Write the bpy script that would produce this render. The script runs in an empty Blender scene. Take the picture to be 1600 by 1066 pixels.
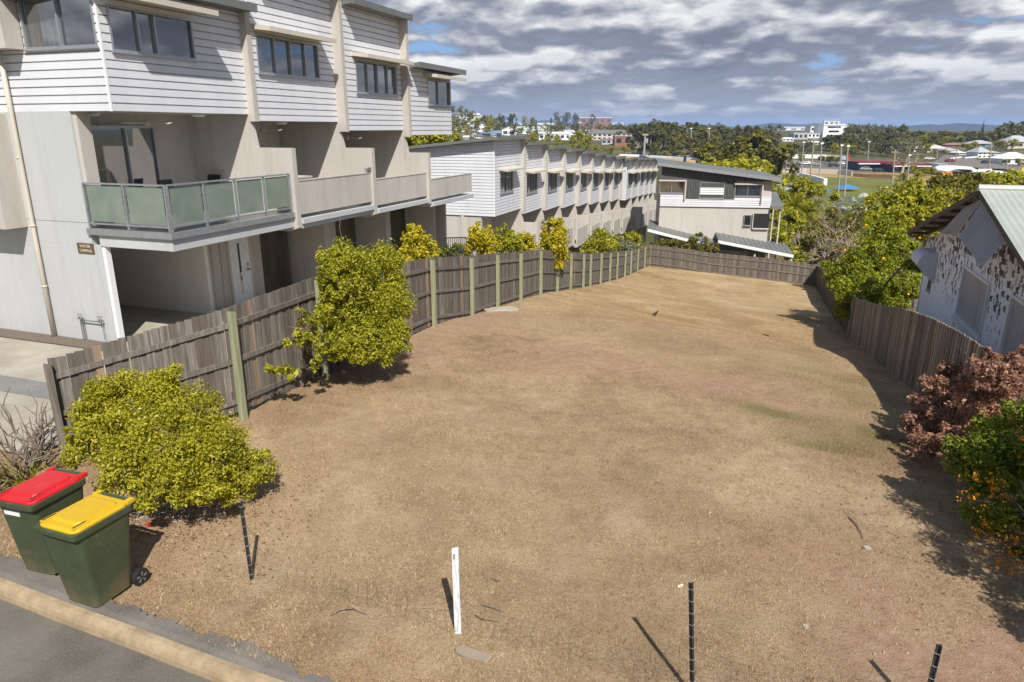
import bpy, bmesh, math, random
import numpy as np
from mathutils import Vector
C = bpy.context.scene.collection
SC = bpy.context.scene
rnd = random.Random(7)
PI = math.pi
# ------------------------------------------------------------------ camera geometry helpers
HC = 5.3
FPX = 1100.0
TH = math.atan(333 / 1100)
cT, sT = math.cos(TH), math.sin(TH)
def ray(px, py):
    x = (px - 800) / FPX; y = (533 - py) / FPX
    return np.array([x, cT + y * sT, -sT + y * cT])
CAM = np.array([0, 0, HC])
def at_z(px, py, z):
    r = ray(px, py); return CAM + r * ((z - HC) / r[2])
def at_Y(px, py, Y):
    r = ray(px, py); return CAM + r * (Y / r[1])
AZ = math.radians(19.8)
U = np.array([math.sin(AZ), math.cos(AZ), 0]); V = np.array([math.cos(AZ), -math.sin(AZ), 0])
A0 = np.array([-9.711, 16.575, 0.0])
def W(u, v, z): return (A0[0] + u * U[0] + v * V[0], A0[1] + u * U[1] + v * V[1], z)
def uv(x, y):
    dx = x - A0[0]; dy = y - A0[1]
    return dx * U[0] + dy * U[1], dx * V[0] + dy * V[1]
def onu(px, py, u):
    r = ray(px, py); d = CAM - A0; t = (u - d @ U) / (r @ U); p = CAM + t * r; return (p - A0) @ V, p[2]
def onv(px, py, v):
    r = ray(px, py); d = CAM - A0; t = (v - d @ V) / (r @ V); p = CAM + t * r; return (p - A0) @ U, p[2]
# ------------------------------------------------------------------ terrain
def sstep(a, b, x):
    t = np.clip((x - a) / (b - a), 0, 1); return t * t * (3 - 2 * t)
def smooth_prof(us, zs):
    g = np.arange(-60, 160, .25); z = np.interp(g, us, zs)
    k = np.hanning(25); k /= k.sum(); zp = np.pad(z, 12, mode='edge')
    z2 = np.convolve(zp, k, 'valid')
    return lambda u: np.interp(u, g, z2)
ZL = smooth_prof([-60, -7.6, -5, -3, 0, 4.75, 9.65, 14.5, 21.75, 28.1, 34.9, 43.4, 60, 90, 120], [0, 0, .12, .34, .25, 0, -.68, -1.22, -2.48, -3.45, -4.35, -5.2, -8, -12, -14])
ZR = smooth_prof([-60, -7.6, -3, 2, 6.6, 12, 18.35, 30, 43.4, 60, 90, 120], [0, 0, -.05, -.3, -.95, -1.95, -3.1, -4.6, -5.9, -8, -12, -14])
ZD = smooth_prof([-60, -7.6, -4, 0, 4, 16, 22, 27, 55, 90, 120], [0, 0, .12, .2, .2, -.6, -2.3, -3.2, -6.5, -11, -14])
def hgt(x, y):
    x = np.asarray(x, float); y = np.asarray(y, float)
    u, v = uv(x, y)
    t = np.clip((v - 6.3) / (18.5 - 6.3), 0, 1)
    near = ZL(u) * (1 - t) + ZR(u) * t
    mid = np.sin(np.pi * np.clip(t, 0, 1))
    near = near + mid * (.28 * sstep(2, 8, u) * (1 - sstep(9, 15, u)) - .25 * sstep(11, 17, u) * (1 - sstep(24, 40, u)))
    k = 1 - sstep(5.0, 6.0, v)
    near = near * (1 - k) + ZD(u) * k
    q = x / np.maximum(y, 1)
    far = np.interp(y, [60, 90, 130, 330, 420, 600, 800, 1200, 2500, 8000], [-8, -12, -14, -14, -12.4, -6, -2, 0, -4, -12])
    lift = sstep(.02, -.10, q) * np.interp(y, [300, 500, 750, 1000, 1400, 2500], [0, 2, 14, 26, 30, 5])
    lift = lift + sstep(.55, .75, q) * np.interp(y, [350, 550, 800, 1300], [0, 3, 5, 0])
    far = far + lift
    b = sstep(60, 125, u)
    return near * (1 - b) + far * b
def hz(x, y): return float(hgt(x, y))
def ground_at(px, py, off=0.0):
    r = ray(px, py); t0 = 2.0
    ts = np.concatenate([np.arange(3, 150, .1), np.arange(150, 3000, 1.0)])
    X = r[0] * ts; Y = r[1] * ts; Z = HC + r[2] * ts
    d = Z - hgt(X, Y) - off
    i = np.where(d < 0)[0]
    if len(i) == 0:
        t = 2500
    else:
        i = i[0]; a = ts[max(i - 1, 0)]; b = ts[i]; da = d[max(i - 1, 0)]; db = d[i]
        t = a + (b - a) * (da / (da - db) if da != db else 0)
    return np.array([r[0] * t, r[1] * t, HC + r[2] * t])
def pxm(p):   # pixels (1600 wide) per metre at a world point
    d = p[1] * cT - (p[2] - HC) * sT
    return FPX / d
# ------------------------------------------------------------------ mesh builder
class MB:
    local = False
    def __init__(s, F=None): s.v = []; s.f = []; s.t = []; s.F = F or (lambda a, b, c: (a, b, c)); s.tint = .5
    def pts(s, P):
        i = len(s.v); s.v += [s.F(*p) for p in P]; return i
    def face(s, P):
        i = s.pts(P); s.f.append(tuple(range(i, i + len(P)))); s.t.append(s.tint)
    def fi(s, *idx): s.f.append(tuple(idx)); s.t.append(s.tint)
    def box(s, a0, a1, b0, b1, c0, c1):
        i = s.pts([(a0, b0, c0), (a1, b0, c0), (a1, b1, c0), (a0, b1, c0), (a0, b0, c1), (a1, b0, c1), (a1, b1, c1), (a0, b1, c1)])
        for q in ((0, 3, 2, 1), (4, 5, 6, 7), (0, 1, 5, 4), (1, 2, 6, 5), (2, 3, 7, 6), (3, 0, 4, 7)): s.fi(*[i + k for k in q])
        return s
    def hexa(s, P):  # 8 points bottom 4 top 4
        i = s.pts(P)
        for q in ((0, 3, 2, 1), (4, 5, 6, 7), (0, 1, 5, 4), (1, 2, 6, 5), (2, 3, 7, 6), (3, 0, 4, 7)): s.fi(*[i + k for k in q])
        return s
    def prism(s, poly, b0, b1, order='acb'):
        # poly in (a,c); extruded along b
        n = len(poly)
        i = s.pts([(p[0], b0, p[1]) for p in poly]) ; j = s.pts([(p[0], b1, p[1]) for p in poly])
        s.fi(*range(i, i + n)); s.fi(*reversed(range(j, j + n)))
        for k in range(n):
            k2 = (k + 1) % n; s.fi(i + k, j + k, j + k2, i + k2)
        return s
    def prism_a(s, poly, a0, a1):
        n = len(poly)
        i = s.pts([(a0, p[0], p[1]) for p in poly]); j = s.pts([(a1, p[0], p[1]) for p in poly])
        s.fi(*range(i, i + n)); s.fi(*reversed(range(j, j + n)))
        for k in range(n):
            k2 = (k + 1) % n; s.fi(i + k, j + k, j + k2, i + k2)
        return s
    def tube(s, path, radii, n=6, cap=True):
        path = [np.array(p, float) for p in path]
        if not hasattr(radii, '__len__'): radii = [radii] * len(path)
        rings = []
        for k, p in enumerate(path):
            d = path[min(k + 1, len(path) - 1)] - path[max(k - 1, 0)]
            d = d / (np.linalg.norm(d) + 1e-9)
            a = np.cross(d, [0, 0, 1.0])
            if np.linalg.norm(a) < .05: a = np.cross(d, [1.0, 0, 0])
            a /= np.linalg.norm(a); b = np.cross(d, a)
            rings.append(s.pts([tuple(p + radii[k] * (math.cos(2 * PI * m / n) * a + math.sin(2 * PI * m / n) * b)) for m in range(n)]))
        for k in range(len(rings) - 1):
            for m in range(n):
                m2 = (m + 1) % n; s.fi(rings[k] + m, rings[k] + m2, rings[k + 1] + m2, rings[k + 1] + m)
        if cap:
            s.fi(*[rings[0] + m for m in range(n)]); s.fi(*[rings[-1] + m for m in reversed(range(n))])
        return s
    def loft(s, rings, cap=True):
        idx = [s.pts(r) for r in rings]; n = len(rings[0])
        for k in range(len(idx) - 1):
            for m in range(n):
                m2 = (m + 1) % n; s.fi(idx[k] + m, idx[k] + m2, idx[k + 1] + m2, idx[k + 1] + m)
        if cap:
            s.fi(*[idx[0] + m for m in reversed(range(n))]); s.fi(*[idx[-1] + m for m in range(n)])
        return s
    def build(s, name, m, parent=None, smooth=False, bevel=0, recalc=True, origin=None, **props):
        loc = np.array(origin if origin is not None else wloc(parent), float)
        vs = s.v if s.local else [tuple(np.array(p) - loc) for p in s.v]
        me = bpy.data.meshes.new(name); me.from_pydata([tuple(map(float, p)) for p in vs], [], s.f)
        at = me.attributes.new('tint', 'FLOAT', 'FACE'); at.data.foreach_set('value', np.array(s.t, dtype=np.float32))
        if recalc:
            bm = bmesh.new(); bm.from_mesh(me); bmesh.ops.recalc_face_normals(bm, faces=bm.faces[:])
            bm.to_mesh(me); bm.free()
        if smooth: me.polygons.foreach_set('use_smooth', [True] * len(me.polygons))
        o = bpy.data.objects.new(name, me); C.objects.link(o)
        if m is not None: me.materials.append(m)
        if parent is not None: o.parent = parent
        if origin is not None: o.location = [float(c) for c in origin]
        if bevel:
            b = o.modifiers.new('bevel', 'BEVEL'); b.width = bevel; b.segments = 2; b.limit_method = 'ANGLE'
        for k, val in props.items(): o[k] = val
        return o
def wloc(o):
    p = np.zeros(3)
    while o is not None:
        p += np.array(o.location); o = o.parent
    return p
def LMB():
    m = MB(); m.local = True; return m
def tag(o, label=None, cat=None, group=None, kind=None):
    if label: o['label'] = label
    if cat: o['category'] = cat
    if group: o['group'] = group
    if kind: o['kind'] = kind
    return o
def thing(name, label, cat, loc=(0, 0, 0), rz=0, group=None):
    o = bpy.data.objects.new(name, None); C.objects.link(o); o.location = [float(c) for c in loc]; o.rotation_euler = (0, 0, rz)
    o.empty_display_size = .2
    return tag(o, label, cat, group)
def dup(root, loc, rz=0, sc=1.0, label=None, group=None):
    r = root.copy(); C.objects.link(r); r.location = [float(c) for c in loc]; r.rotation_euler = (0, 0, rz)
    r.scale = (sc, sc, sc) if not hasattr(sc, '__len__') else sc
    if label: r['label'] = label
    if group: r['group'] = group
    for ch in list(root.children):
        c = ch.copy(); C.objects.link(c); c.parent = r
        for g in list(ch.children):
            d = g.copy(); C.objects.link(d); d.parent = c
    return r
def planeU(v): return lambda a, n, z: W(a, v + n, z)      # lot-facing plane: a runs along U
def planeV(u): return lambda a, n, z: W(u - n, a, z)      # street-facing plane: a runs along V
# ------------------------------------------------------------------ materials
class N:
    def __init__(s, name):
        s.m = bpy.data.materials.new(name); s.m.use_nodes = True; s.t = s.m.node_tree; s.n = s.t.nodes; s.l = s.t.links
        s.b = s.n['Principled BSDF']; s.out = s.n['Material Output']
    def add(s, ty, **kw):
        n = s.n.new(ty)
        for k, v in kw.items(): setattr(n, k, v)
        return n
    def put(s, sock, v):
        if hasattr(v, 'is_linked') or isinstance(v, bpy.types.NodeSocket): s.l.new(v, sock)
        elif isinstance(v, (tuple, list)) and len(v) == 3 and sock.type == 'RGBA': sock.default_value = (*v, 1)
        else: sock.default_value = v
    def pos(s): return s.add('ShaderNodeNewGeometry').outputs['Position']
    def obj(s): return s.add('ShaderNodeTexCoord').outputs['Object']
    def map(s, vec, scale=(1, 1, 1), rot=(0, 0, 0), loc=(0, 0, 0)):
        n = s.add('ShaderNodeMapping'); s.put(n.inputs[0], vec); n.inputs['Scale'].default_value = scale; n.inputs['Rotation'].default_value = rot; n.inputs['Location'].default_value = loc
        return n.outputs[0]
    def noise(s, vec, scale, detail=4, rough=.55, dist=0, out='Fac'):
        n = s.add('ShaderNodeTexNoise'); s.put(n.inputs['Vector'], vec); n.inputs['Scale'].default_value = scale; n.inputs['Detail'].default_value = detail
        n.inputs['Roughness'].default_value = rough; n.inputs['Distortion'].default_value = dist
        return n.outputs[out]
    def vor(s, vec, scale, out='Distance', feature='F1'):
        n = s.add('ShaderNodeTexVoronoi', feature=feature); s.put(n.inputs['Vector'], vec); n.inputs['Scale'].default_value = scale; return n.outputs[out]
    def ramp(s, fac, stops):
        n = s.add('ShaderNodeValToRGB'); s.put(n.inputs[0], fac); e = n.color_ramp.elements
        while len(e) < len(stops): e.new(.5)
        for i, (p, c) in enumerate(stops):
            e[i].position = p; e[i].color = (*c, 1) if hasattr(c, '__len__') else (c, c, c, 1)
        return n.outputs[0]
    def mix(s, fac, a, b, blend='MIX'):
        n = s.add('ShaderNodeMix', data_type='RGBA', blend_type=blend); s.put(n.inputs[0], fac); s.put(n.inputs[6], a); s.put(n.inputs[7], b); return n.outputs[2]
    def math(s, op, a, b=None, c=None, clamp=False):
        n = s.add('ShaderNodeMath', operation=op); n.use_clamp = clamp; s.put(n.inputs[0], a)
        if b is not None: s.put(n.inputs[1], b)
        if c is not None: s.put(n.inputs[2], c)
        return n.outputs[0]
    def attr(s, name, out='Fac'):
        n = s.add('ShaderNodeAttribute'); n.attribute_name = name; return n.outputs[out]
    def bump(s, h, strength=.3, dist=.01):
        n = s.add('ShaderNodeBump'); s.put(n.inputs['Height'], h); n.inputs['Strength'].default_value = strength; n.inputs['Distance'].default_value = dist
        s.l.new(n.outputs[0], s.b.inputs['Normal']); return n.outputs[0]
    def col(s, c): s.put(s.b.inputs['Base Color'], c); return s
    def set(s, rough=None, metal=None, spec=None):
        if rough is not None: s.put(s.b.inputs['Roughness'], rough)
        if metal is not None: s.put(s.b.inputs['Metallic'], metal)
        if spec is not None: s.put(s.b.inputs['Specular IOR Level'], spec)
        return s
def paint(name, c, rough=.6, var=.12, scale=1.2, dirt=.0, bump=.0, spec=.4, streak=True):
    n = N(name); p = n.pos()
    a = n.noise(n.map(p, (1, 1, .25 if streak else 1)), scale, 5, .6)
    b = n.noise(p, scale * 14, 3, .6)
    f = n.math('ADD', n.math('MULTIPLY', a, .75), n.math('MULTIPLY', b, .25))
    lo = tuple(x * (1 - var * 1.3) for x in c); hi = tuple(min(x * (1 + var * .8), .95) for x in c)
    col = n.ramp(f, [(.32, lo), (.68, hi)])
    if dirt:
        d = n.noise(n.map(p, (3, 3, .35)), 1.1, 6, .7)
        col = n.mix(n.ramp(d, [(.5, 0), (.75, dirt)]), col, (.16, .14, .11))
    n.col(col).set(rough, 0, spec)
    if bump: n.bump(n.noise(p, 60, 3), bump, .004)
    return n.m
def flat(name, c, rough=.6, metal=0, spec=.4, var=.1):
    n = N(name); f = n.noise(n.pos(), 9, 4)
    n.col(n.ramp(f, [(.3, tuple(x * (1 - var) for x in c)), (.7, tuple(min(1, x * (1 + var)) for x in c))])).set(rough, metal, spec); return n.m
MT = {}
MT['clad'] = paint('white_board_paint', (.70, .70, .715), .5, .05, .8, dirt=.12)
MT['render'] = paint('beige_render', (.495, .452, .40), .85, .08, .7, dirt=.30, bump=.15)
MT['white_render'] = paint('pale_grey_render', (.47, .475, .465), .8, .06, .5, dirt=.2, bump=.15)
MT['warmwhite'] = paint('warm_white_wall', (.80, .75, .67), .8, .04, dirt=.05); MT['white'] = paint('white_trim', (.78, .78, .77), .5, .05)
MT['cream'] = paint('cream_trim', (.56, .50, .415), .6, .06, dirt=.1)
MT['roofgrey'] = paint('grey_roof_steel', (.16, .165, .155), .5, .12, .6, streak=False)
MT['darkboard'] = paint('charcoal_cladding', (.085, .085, .08), .6, .1)
MT['alu'] = flat('grey_aluminium', (.42, .43, .44), .35, .6)
MT['sage'] = paint('sage_roof_steel', (.44, .46, .40), .5, .07, .6, streak=False)
MT['steel_dark'] = flat('dark_steel', (.03, .027, .025), .6)
MT['galv'] = flat('galvanised_steel', (.42, .43, .44), .5, .5)
MT['soffit'] = paint('soffit_board', (.56, .53, .48), .8, .05)
MT['doorwhite'] = flat('white_door_paint', (.74, .75, .76), .4)
MT['garagedoor'] = paint('bronze_garage_door', (.10, .085, .06), .35, .5, 2.0)
MT['red'] = flat('red_paint', (.55, .02, .02), .5); MT['maroon'] = flat('maroon_paint', (.22, .02, .035), .5)
MT['orange'] = flat('orange_paint', (.75, .22, .02), .5); MT['yellow'] = flat('yellow_paint', (.8, .5, .02), .5)
MT['blue'] = flat('blue_fabric', (.03, .22, .62), .7); MT['navy'] = flat('navy_paint', (.03, .04, .08), .5)
MT['brick'] = paint('brown_brick', (.30, .13, .075), .85, .15, 2); MT['blueroof'] = paint('blue_roof_steel', (.16, .24, .36), .5, .1)
MT['greenroof'] = paint('pale_green_roof_steel', (.40, .44, .365), .5, .08); MT['paleroof'] = paint('pale_roof_steel', (.42, .42, .43), .5, .08)
MT['tile'] = paint('brown_tile_roof', (.28, .17, .12), .8, .2, 2); MT['wood_pole'] = paint('weathered_pole_timber', (.36, .29, .21), .9, .2)
MT['lettering'] = flat('cream_lettering', (.62, .52, .38), .6); MT['plaque'] = flat('bronze_plaque', (.11, .075, .045), .45)
MT['black'] = flat('black_plastic', (.02, .02, .02), .5)
def m_glass():
    n = N('dark_window_glass'); t = n.attr('tint'); p = n.pos()
    c = n.noise(n.map(p, (9, 9, .2)), 1.3, 3)
    cur = n.ramp(c, [(.35, (.05, .052, .055)), (.65, (.20, .205, .21))])
    n.col(n.mix(t, (.012, .013, .015), cur)).set(.04, 0, .9); n.b.inputs['IOR'].default_value = 2.3
    return n.m
MT['glass'] = m_glass()
def m_frost():
    n = N('frosted_green_glass'); p = n.pos(); f = n.noise(p, 2.2, 4)
    n.col(n.ramp(f, [(.3, (.27, .34, .28)), (.7, (.40, .44, .365))])).set(.25, 0, .6)
    tr = n.add('ShaderNodeBsdfTranslucent'); tr.inputs[0].default_value = (.42, .50, .42, 1)
    mx = n.add('ShaderNodeMixShader'); mx.inputs[0].default_value = .45
    n.l.new(n.b.outputs[0], mx.inputs[1]); n.l.new(tr.outputs[0], mx.inputs[2]); n.l.new(mx.outputs[0], n.out.inputs[0])
    return n.m
MT['frost'] = m_frost()
def m_paling(name, warm=0.0):
    n = N(name); p = n.obj(); t = n.attr('tint')
    g = n.noise(n.map(p, (14, 14, .7)), 1.6, 6, .65)
    big = n.noise(n.map(p, (1, 1, .6)), .7, 3)
    c = n.ramp(g, [(.25, (.075 + warm * .10, .066 + warm * .065, .056 + warm * .05)), (.5, (.19 + warm * .30, .165 + warm * .22, .14 + warm * .15)), (.75, (.37 + warm * .28, .33 + warm * .21, .28 + warm * .15))])
    c = n.mix(n.math('MULTIPLY', n.math('SUBTRACT', 1, t), .75), c, (.085, .065, .05))
    c = n.mix(n.math('MULTIPLY', n.math('GREATER_THAN', t, .975), .45), c, (.36, .22, .10))
    c = n.mix(n.ramp(big, [(.45, 0), (.7, .35)]), c, (.13, .115, .10))
    n.col(c).set(.9, 0, .15); n.bump(g, .5, .006)
    return n.m
MT['paling'] = m_paling('weathered_grey_paling'); MT['paling2'] = m_paling('brownish_paling', .8)
def m_post():
    n = N('treated_pine_post'); p = n.obj(); g = n.noise(n.map(p, (10, 10, .6)), 2, 5)
    n.col(n.ramp(g, [(.3, (.22, .235, .13)), (.7, (.36, .36, .22))])).set(.85, 0, .2); return n.m
MT['post'] = m_post()
def m_leaf(name, lo, hi, alt=None, altp=.9, trans=.35, rough=.45):
    n = N(name); t = n.attr('tint'); p = n.pos(); big = n.noise(p, 1.6, 3)
    f = n.math('ADD', n.math('MULTIPLY', t, .7), n.math('MULTIPLY', big, .35))
    c = n.ramp(f, [(.15, lo), (.85, hi)])
    if alt: c = n.mix(n.math('GREATER_THAN', t, altp), c, alt)
    n.col(c).set(rough, 0, .35)
    tr = n.add('ShaderNodeBsdfTranslucent'); n.l.new(c, tr.inputs[0])
    mx = n.add('ShaderNodeMixShader'); mx.inputs[0].default_value = trans
    n.l.new(n.b.outputs[0], mx.inputs[1]); n.l.new(tr.outputs[0], mx.inputs[2]); n.l.new(mx.outputs[0], n.out.inputs[0])
    return n.m
MT['leaf_olive'] = m_leaf('olive_yellow_leaves', (.20, .20, .014), (.58, .52, .036), (.58, .44, .05), .94)
MT['leaf_green'] = m_leaf('mid_green_leaves', (.165, .175, .012), (.54, .50, .032), (.56, .44, .04), .93)
MT['leaf_orange_tree'] = m_leaf('citrus_leaves', (.10, .14, .010), (.42, .43, .024), (.52, .45, .03), .9)
MT['leaf_yellow'] = m_leaf('golden_leaves', (.33, .28, .014), (.66, .55, .026), (.74, .54, .03), .92)
MT['leaf_lime'] = m_leaf('lime_leaves', (.20, .215, .014), (.50, .46, .03), (.58, .48, .04), .92)
MT['leaf_grey'] = m_leaf('grey_green_leaves', (.16, .17, .09), (.36, .36, .21))
MT['leaf_silver'] = m_leaf('silver_palm_leaves', (.34, .36, .33), (.60, .62, .58))
MT['leaf_purple'] = m_leaf('copper_purple_leaves', (.21, .095, .065), (.52, .29, .19), (.62, .36, .18), .9)
MT['leaf_dark'] = m_leaf('dark_green_leaves', (.06, .10, .008), (.34, .38, .026), (.48, .48, .04), .92)
MT['leaf_euc'] = m_leaf('eucalypt_leaves', (.07, .075, .016), (.25, .23, .05), (.32, .26, .07), .94)
MT['leaf_euc2'] = m_leaf('olive_eucalypt_leaves', (.10, .10, .018), (.32, .28, .05), (.38, .3, .07), .94)
MT['leaf_pine'] = m_leaf('dark_pine_needles', (.025, .035, .015), (.075, .09, .03))
MT['flower_orange'] = m_leaf('orange_blossom', (.65, .24, .01), (.95, .42, .02))
MT['litter'] = m_leaf('dry_leaf_litter', (.16, .08, .05), (.40, .25, .15), (.48, .19, .09), .92)
def m_bark(name, lo, hi):
    n = N(name); p = n.pos(); g = n.noise(n.map(p, (6, 6, 1.5)), 3, 5)
    n.col(n.ramp(g, [(.3, lo), (.7, hi)])).set(.9, 0, .2); return n.m
MT['bark'] = m_bark('grey_brown_bark', (.10, .075, .055), (.27, .21, .16)); MT['bark_pale'] = m_bark('pale_gum_bark', (.28, .24, .19), (.50, .45, .38))
MT['twig'] = m_bark('dry_twigs', (.14, .09, .06), (.36, .26, .19)); MT['twig_pink'] = m_bark('pinkish_bare_twigs', (.30, .20, .16), (.58, .44, .38))
# ------------------------------------------------------------------ camera, world, sun
cam = bpy.data.cameras.new('camera'); co = bpy.data.objects.new('camera', cam); C.objects.link(co)
cam.sensor_width = 36; cam.lens = FPX / 1600 * 36; cam.clip_start = .1; cam.clip_end = 30000
co.location = (0, 0, HC); co.rotation_euler = (PI / 2 - TH, 0, 0); SC.camera = co
SUN_EL = math.radians(47.5); sd = np.array([.24, -.97, 0]); sd /= np.linalg.norm(sd)
TOSUN = Vector((sd[0] * math.cos(SUN_EL), sd[1] * math.cos(SUN_EL), math.sin(SUN_EL)))
sun = bpy.data.lights.new('sun', 'SUN'); so = bpy.data.objects.new('sun', sun); C.objects.link(so)
sun.energy = 5.0; sun.angle = math.radians(.5); sun.color = (1, .965, .91)
so.rotation_euler = TOSUN.to_track_quat('Z', 'Y').to_euler(); so.location = (0, 0, 60)
w = bpy.data.worlds.new('World'); SC.world = w; w.use_nodes = True
def world():
    t = w.node_tree; n = t.nodes; l = t.links; bg = n['Background']
    class X(N):
        def __init__(s): s.t = t; s.n = n; s.l = l
    x = X()
    sky = x.add('ShaderNodeTexSky', sky_type='NISHITA'); sky.sun_disc = False; sky.sun_elevation = SUN_EL
    sky.sun_rotation = math.atan2(TOSUN.x, TOSUN.y); sky.air_density = 1.0; sky.dust_density = .6; sky.ozone_density = 1.5
    g = x.add('ShaderNodeTexCoord').outputs['Generated']
    sp = x.add('ShaderNodeSeparateXYZ'); l.new(g, sp.inputs[0]); Z = sp.outputs[2]
    zc = x.math('ADD', x.math('MAXIMUM', Z, 0), .20)
    def proj(dz):
        zz = x.math('ADD', zc, dz)
        cb = x.add('ShaderNodeCombineXYZ'); l.new(x.math('DIVIDE', sp.outputs[0], zz), cb.inputs[0]); l.new(x.math('DIVIDE', sp.outputs[1], zz), cb.inputs[1]); cb.inputs[2].default_value = 3.7
        return cb.outputs[0]
    def vadd(a, b, sc):
        m = x.add('ShaderNodeVectorMath', operation='MULTIPLY_ADD'); l.new(b, m.inputs[0]); m.inputs[1].default_value = (sc, sc, sc); l.new(a, m.inputs[2]); return m.outputs[0]
    def bub(v, sc):
        n_ = x.add('ShaderNodeTexVoronoi', feature='SMOOTH_F1', voronoi_dimensions='2D'); l.new(v, n_.inputs['Vector']); n_.inputs['Scale'].default_value = sc; n_.inputs['Smoothness'].default_value = .25
        return x.math('SUBTRACT', .62, n_.outputs['Distance'])
    def noise2(v, det, ro, out='Fac'):
        n_ = x.add('ShaderNodeTexNoise', noise_dimensions='2D'); l.new(v, n_.inputs['Vector']); n_.inputs['Scale'].default_value = 1; n_.inputs['Detail'].default_value = det; n_.inputs['Roughness'].default_value = ro; return n_.outputs[out]
    def dens(v):
        wv = vadd(v, noise2(x.map(v, (4, 4, 1)), 3, .6, 'Color'), .28)
        a = noise2(x.map(v, (1.25, 1.02, 1), loc=(1.1, 1.5, 0)), 7, .58)
        b = noise2(x.map(v, (.7, .6, 1), loc=(2.3, 8.1, 0)), 2, .5)
        d = x.math('ADD', x.math('MULTIPLY', a, .62), x.math('MULTIPLY', b, .34))
        return x.math('ADD', d, x.math('ADD', x.math('MULTIPLY', bub(wv, 2.6), .15), x.math('MULTIPLY', bub(wv, 6.0), .10)))
    d0 = dens(proj(0)); d1 = dens(proj(.016)); d2 = dens(proj(.05))
    lowb = x.ramp(Z, [(.0, .05), (.09, 0)])
    cov = x.ramp(x.math('ADD', d0, lowb), [(.395, 0), (.45, 1)])
    lit = x.math('MULTIPLY_ADD', x.math('SUBTRACT', d0, d1), 4.6, x.math('MULTIPLY_ADD', x.math('SUBTRACT', d0, d2), 2.3, .29), clamp=True)
    thick = x.ramp(d0, [(.42, 1), (.66, .0)])
    f = x.math('ADD', x.math('MULTIPLY', lit, .74), x.math('MULTIPLY', thick, .30), clamp=True)
    cl = x.ramp(f, [(.06, (1.5, 1.64, 2.2)), (.34, (2.5, 2.68, 3.3)), (.56, (4.5, 4.6, 5.0)), (.86, (7.9, 7.85, 7.8))])
    blue = x.mix(x.ramp(Z, [(.18, .7), (.4, .1)]), sky.outputs[0], (1.3, 2.9, 6.2))
    cov = x.math('MULTIPLY', cov, x.ramp(Z, [(.22, 1), (.48, .22)]))
    c = x.mix(cov, blue, cl)
    haze = x.ramp(Z, [(.0, .8), (.03, .45), (.085, .0)])
    c = x.mix(haze, c, (3.5, 3.85, 4.6))
    l.new(c, bg.inputs[0]); bg.inputs[1].default_value = .1
world()
w.cycles.sampling_method = 'MANUAL'; w.cycles.sample_map_resolution = 512
SC.view_settings.view_transform = 'Standard'; SC.view_settings.look = 'None'; SC.view_settings.exposure = 0.28; SC.view_settings.gamma = 1
SC.cycles.max_bounces = 6; SC.cycles.transparent_max_bounces = 8; SC.cycles.use_denoising = True
# ------------------------------------------------------------------ ground
def grid_mesh(name, us, vs, zoff, m, mask=None, attrs=None, kind='structure', jitter=None):
    Ug, Vg = np.meshgrid(us, vs, indexing='ij')
    X = A0[0] + Ug * U[0] + Vg * V[0]; Y = A0[1] + Ug * U[1] + Vg * V[1]
    Z = hgt(X, Y) + (zoff(Ug, Vg) if callable(zoff) else zoff)
    nu, nv = Ug.shape
    co_ = np.stack([X, Y, Z], -1).reshape(-1, 3)
    i = np.arange(nu * nv).reshape(nu, nv)
    q = np.stack([i[:-1, :-1], i[1:, :-1], i[1:, 1:], i[:-1, 1:]], -1).reshape(-1, 4)
    if mask is not None:
        uc = (Ug[:-1, :-1] + Ug[1:, 1:]) / 2; vc = (Vg[:-1, :-1] + Vg[1:, 1:]) / 2
        q = q[mask(uc, vc).reshape(-1)]
    me = raw_mesh(name, co_, q[:, ::-1])
    if attrs:
        for k, fn in attrs.items():
            a = me.attributes.new(k, 'FLOAT', 'POINT'); a.data.foreach_set('value', fn(Ug, Vg).astype(np.float32).reshape(-1))
    me.polygons.foreach_set('use_smooth', [True] * len(me.polygons))
    o = bpy.data.objects.new(name, me); C.objects.link(o); me.materials.append(m)
    if kind: o['kind'] = kind
    return o
def raw_mesh(name, co_, q):
    me = bpy.data.meshes.new(name); q = np.asarray(q); k = q.shape[1]
    me.vertices.add(len(co_)); me.vertices.foreach_set('co', np.asarray(co_, np.float32).reshape(-1))
    me.loops.add(q.size); me.loops.foreach_set('vertex_index', q.astype(np.int32).reshape(-1))
    me.polygons.add(len(q)); me.polygons.foreach_set('loop_start', np.arange(0, q.size, k, dtype=np.int32))
    me.polygons.foreach_set('loop_total', np.full(len(q), k, dtype=np.int32))
    me.update(calc_edges=True); return me
def m_far_ground():
    n = N('dry_town_ground'); p = n.pos()
    a = n.noise(p, .03, 6, .6); b = n.noise(p, .3, 5, .65)
    c = n.ramp(a, [(.3, (.05, .055, .018)), (.5, (.105, .095, .038)), (.72, (.24, .18, .10))])
    c = n.mix(n.ramp(b, [(.45, 0), (.7, .6)]), c, (.09, .09, .035))
    n.col(c).set(.95, 0, .1); return n.m
gu = np.concatenate([[-300, -120, -60, -30, -15, -9], np.arange(-7.55, 60, 1.5), np.arange(62, 160, 4), np.arange(165, 500, 12), np.geomspace(510, 7000, 40)])
gv = np.concatenate([-np.geomspace(40, 6500, 34)[::-1], np.arange(-36, 42, 1.5), np.geomspace(44, 7000, 46)])
def goff(u, v):
    return np.where((u > -7.5) & (u < 46) & (v > 2) & (v < 32), -.18, -.05) + np.where(u < -7.5, -.4, 0)
grid_mesh('ground', gu, gv, goff, m_far_ground())
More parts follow.
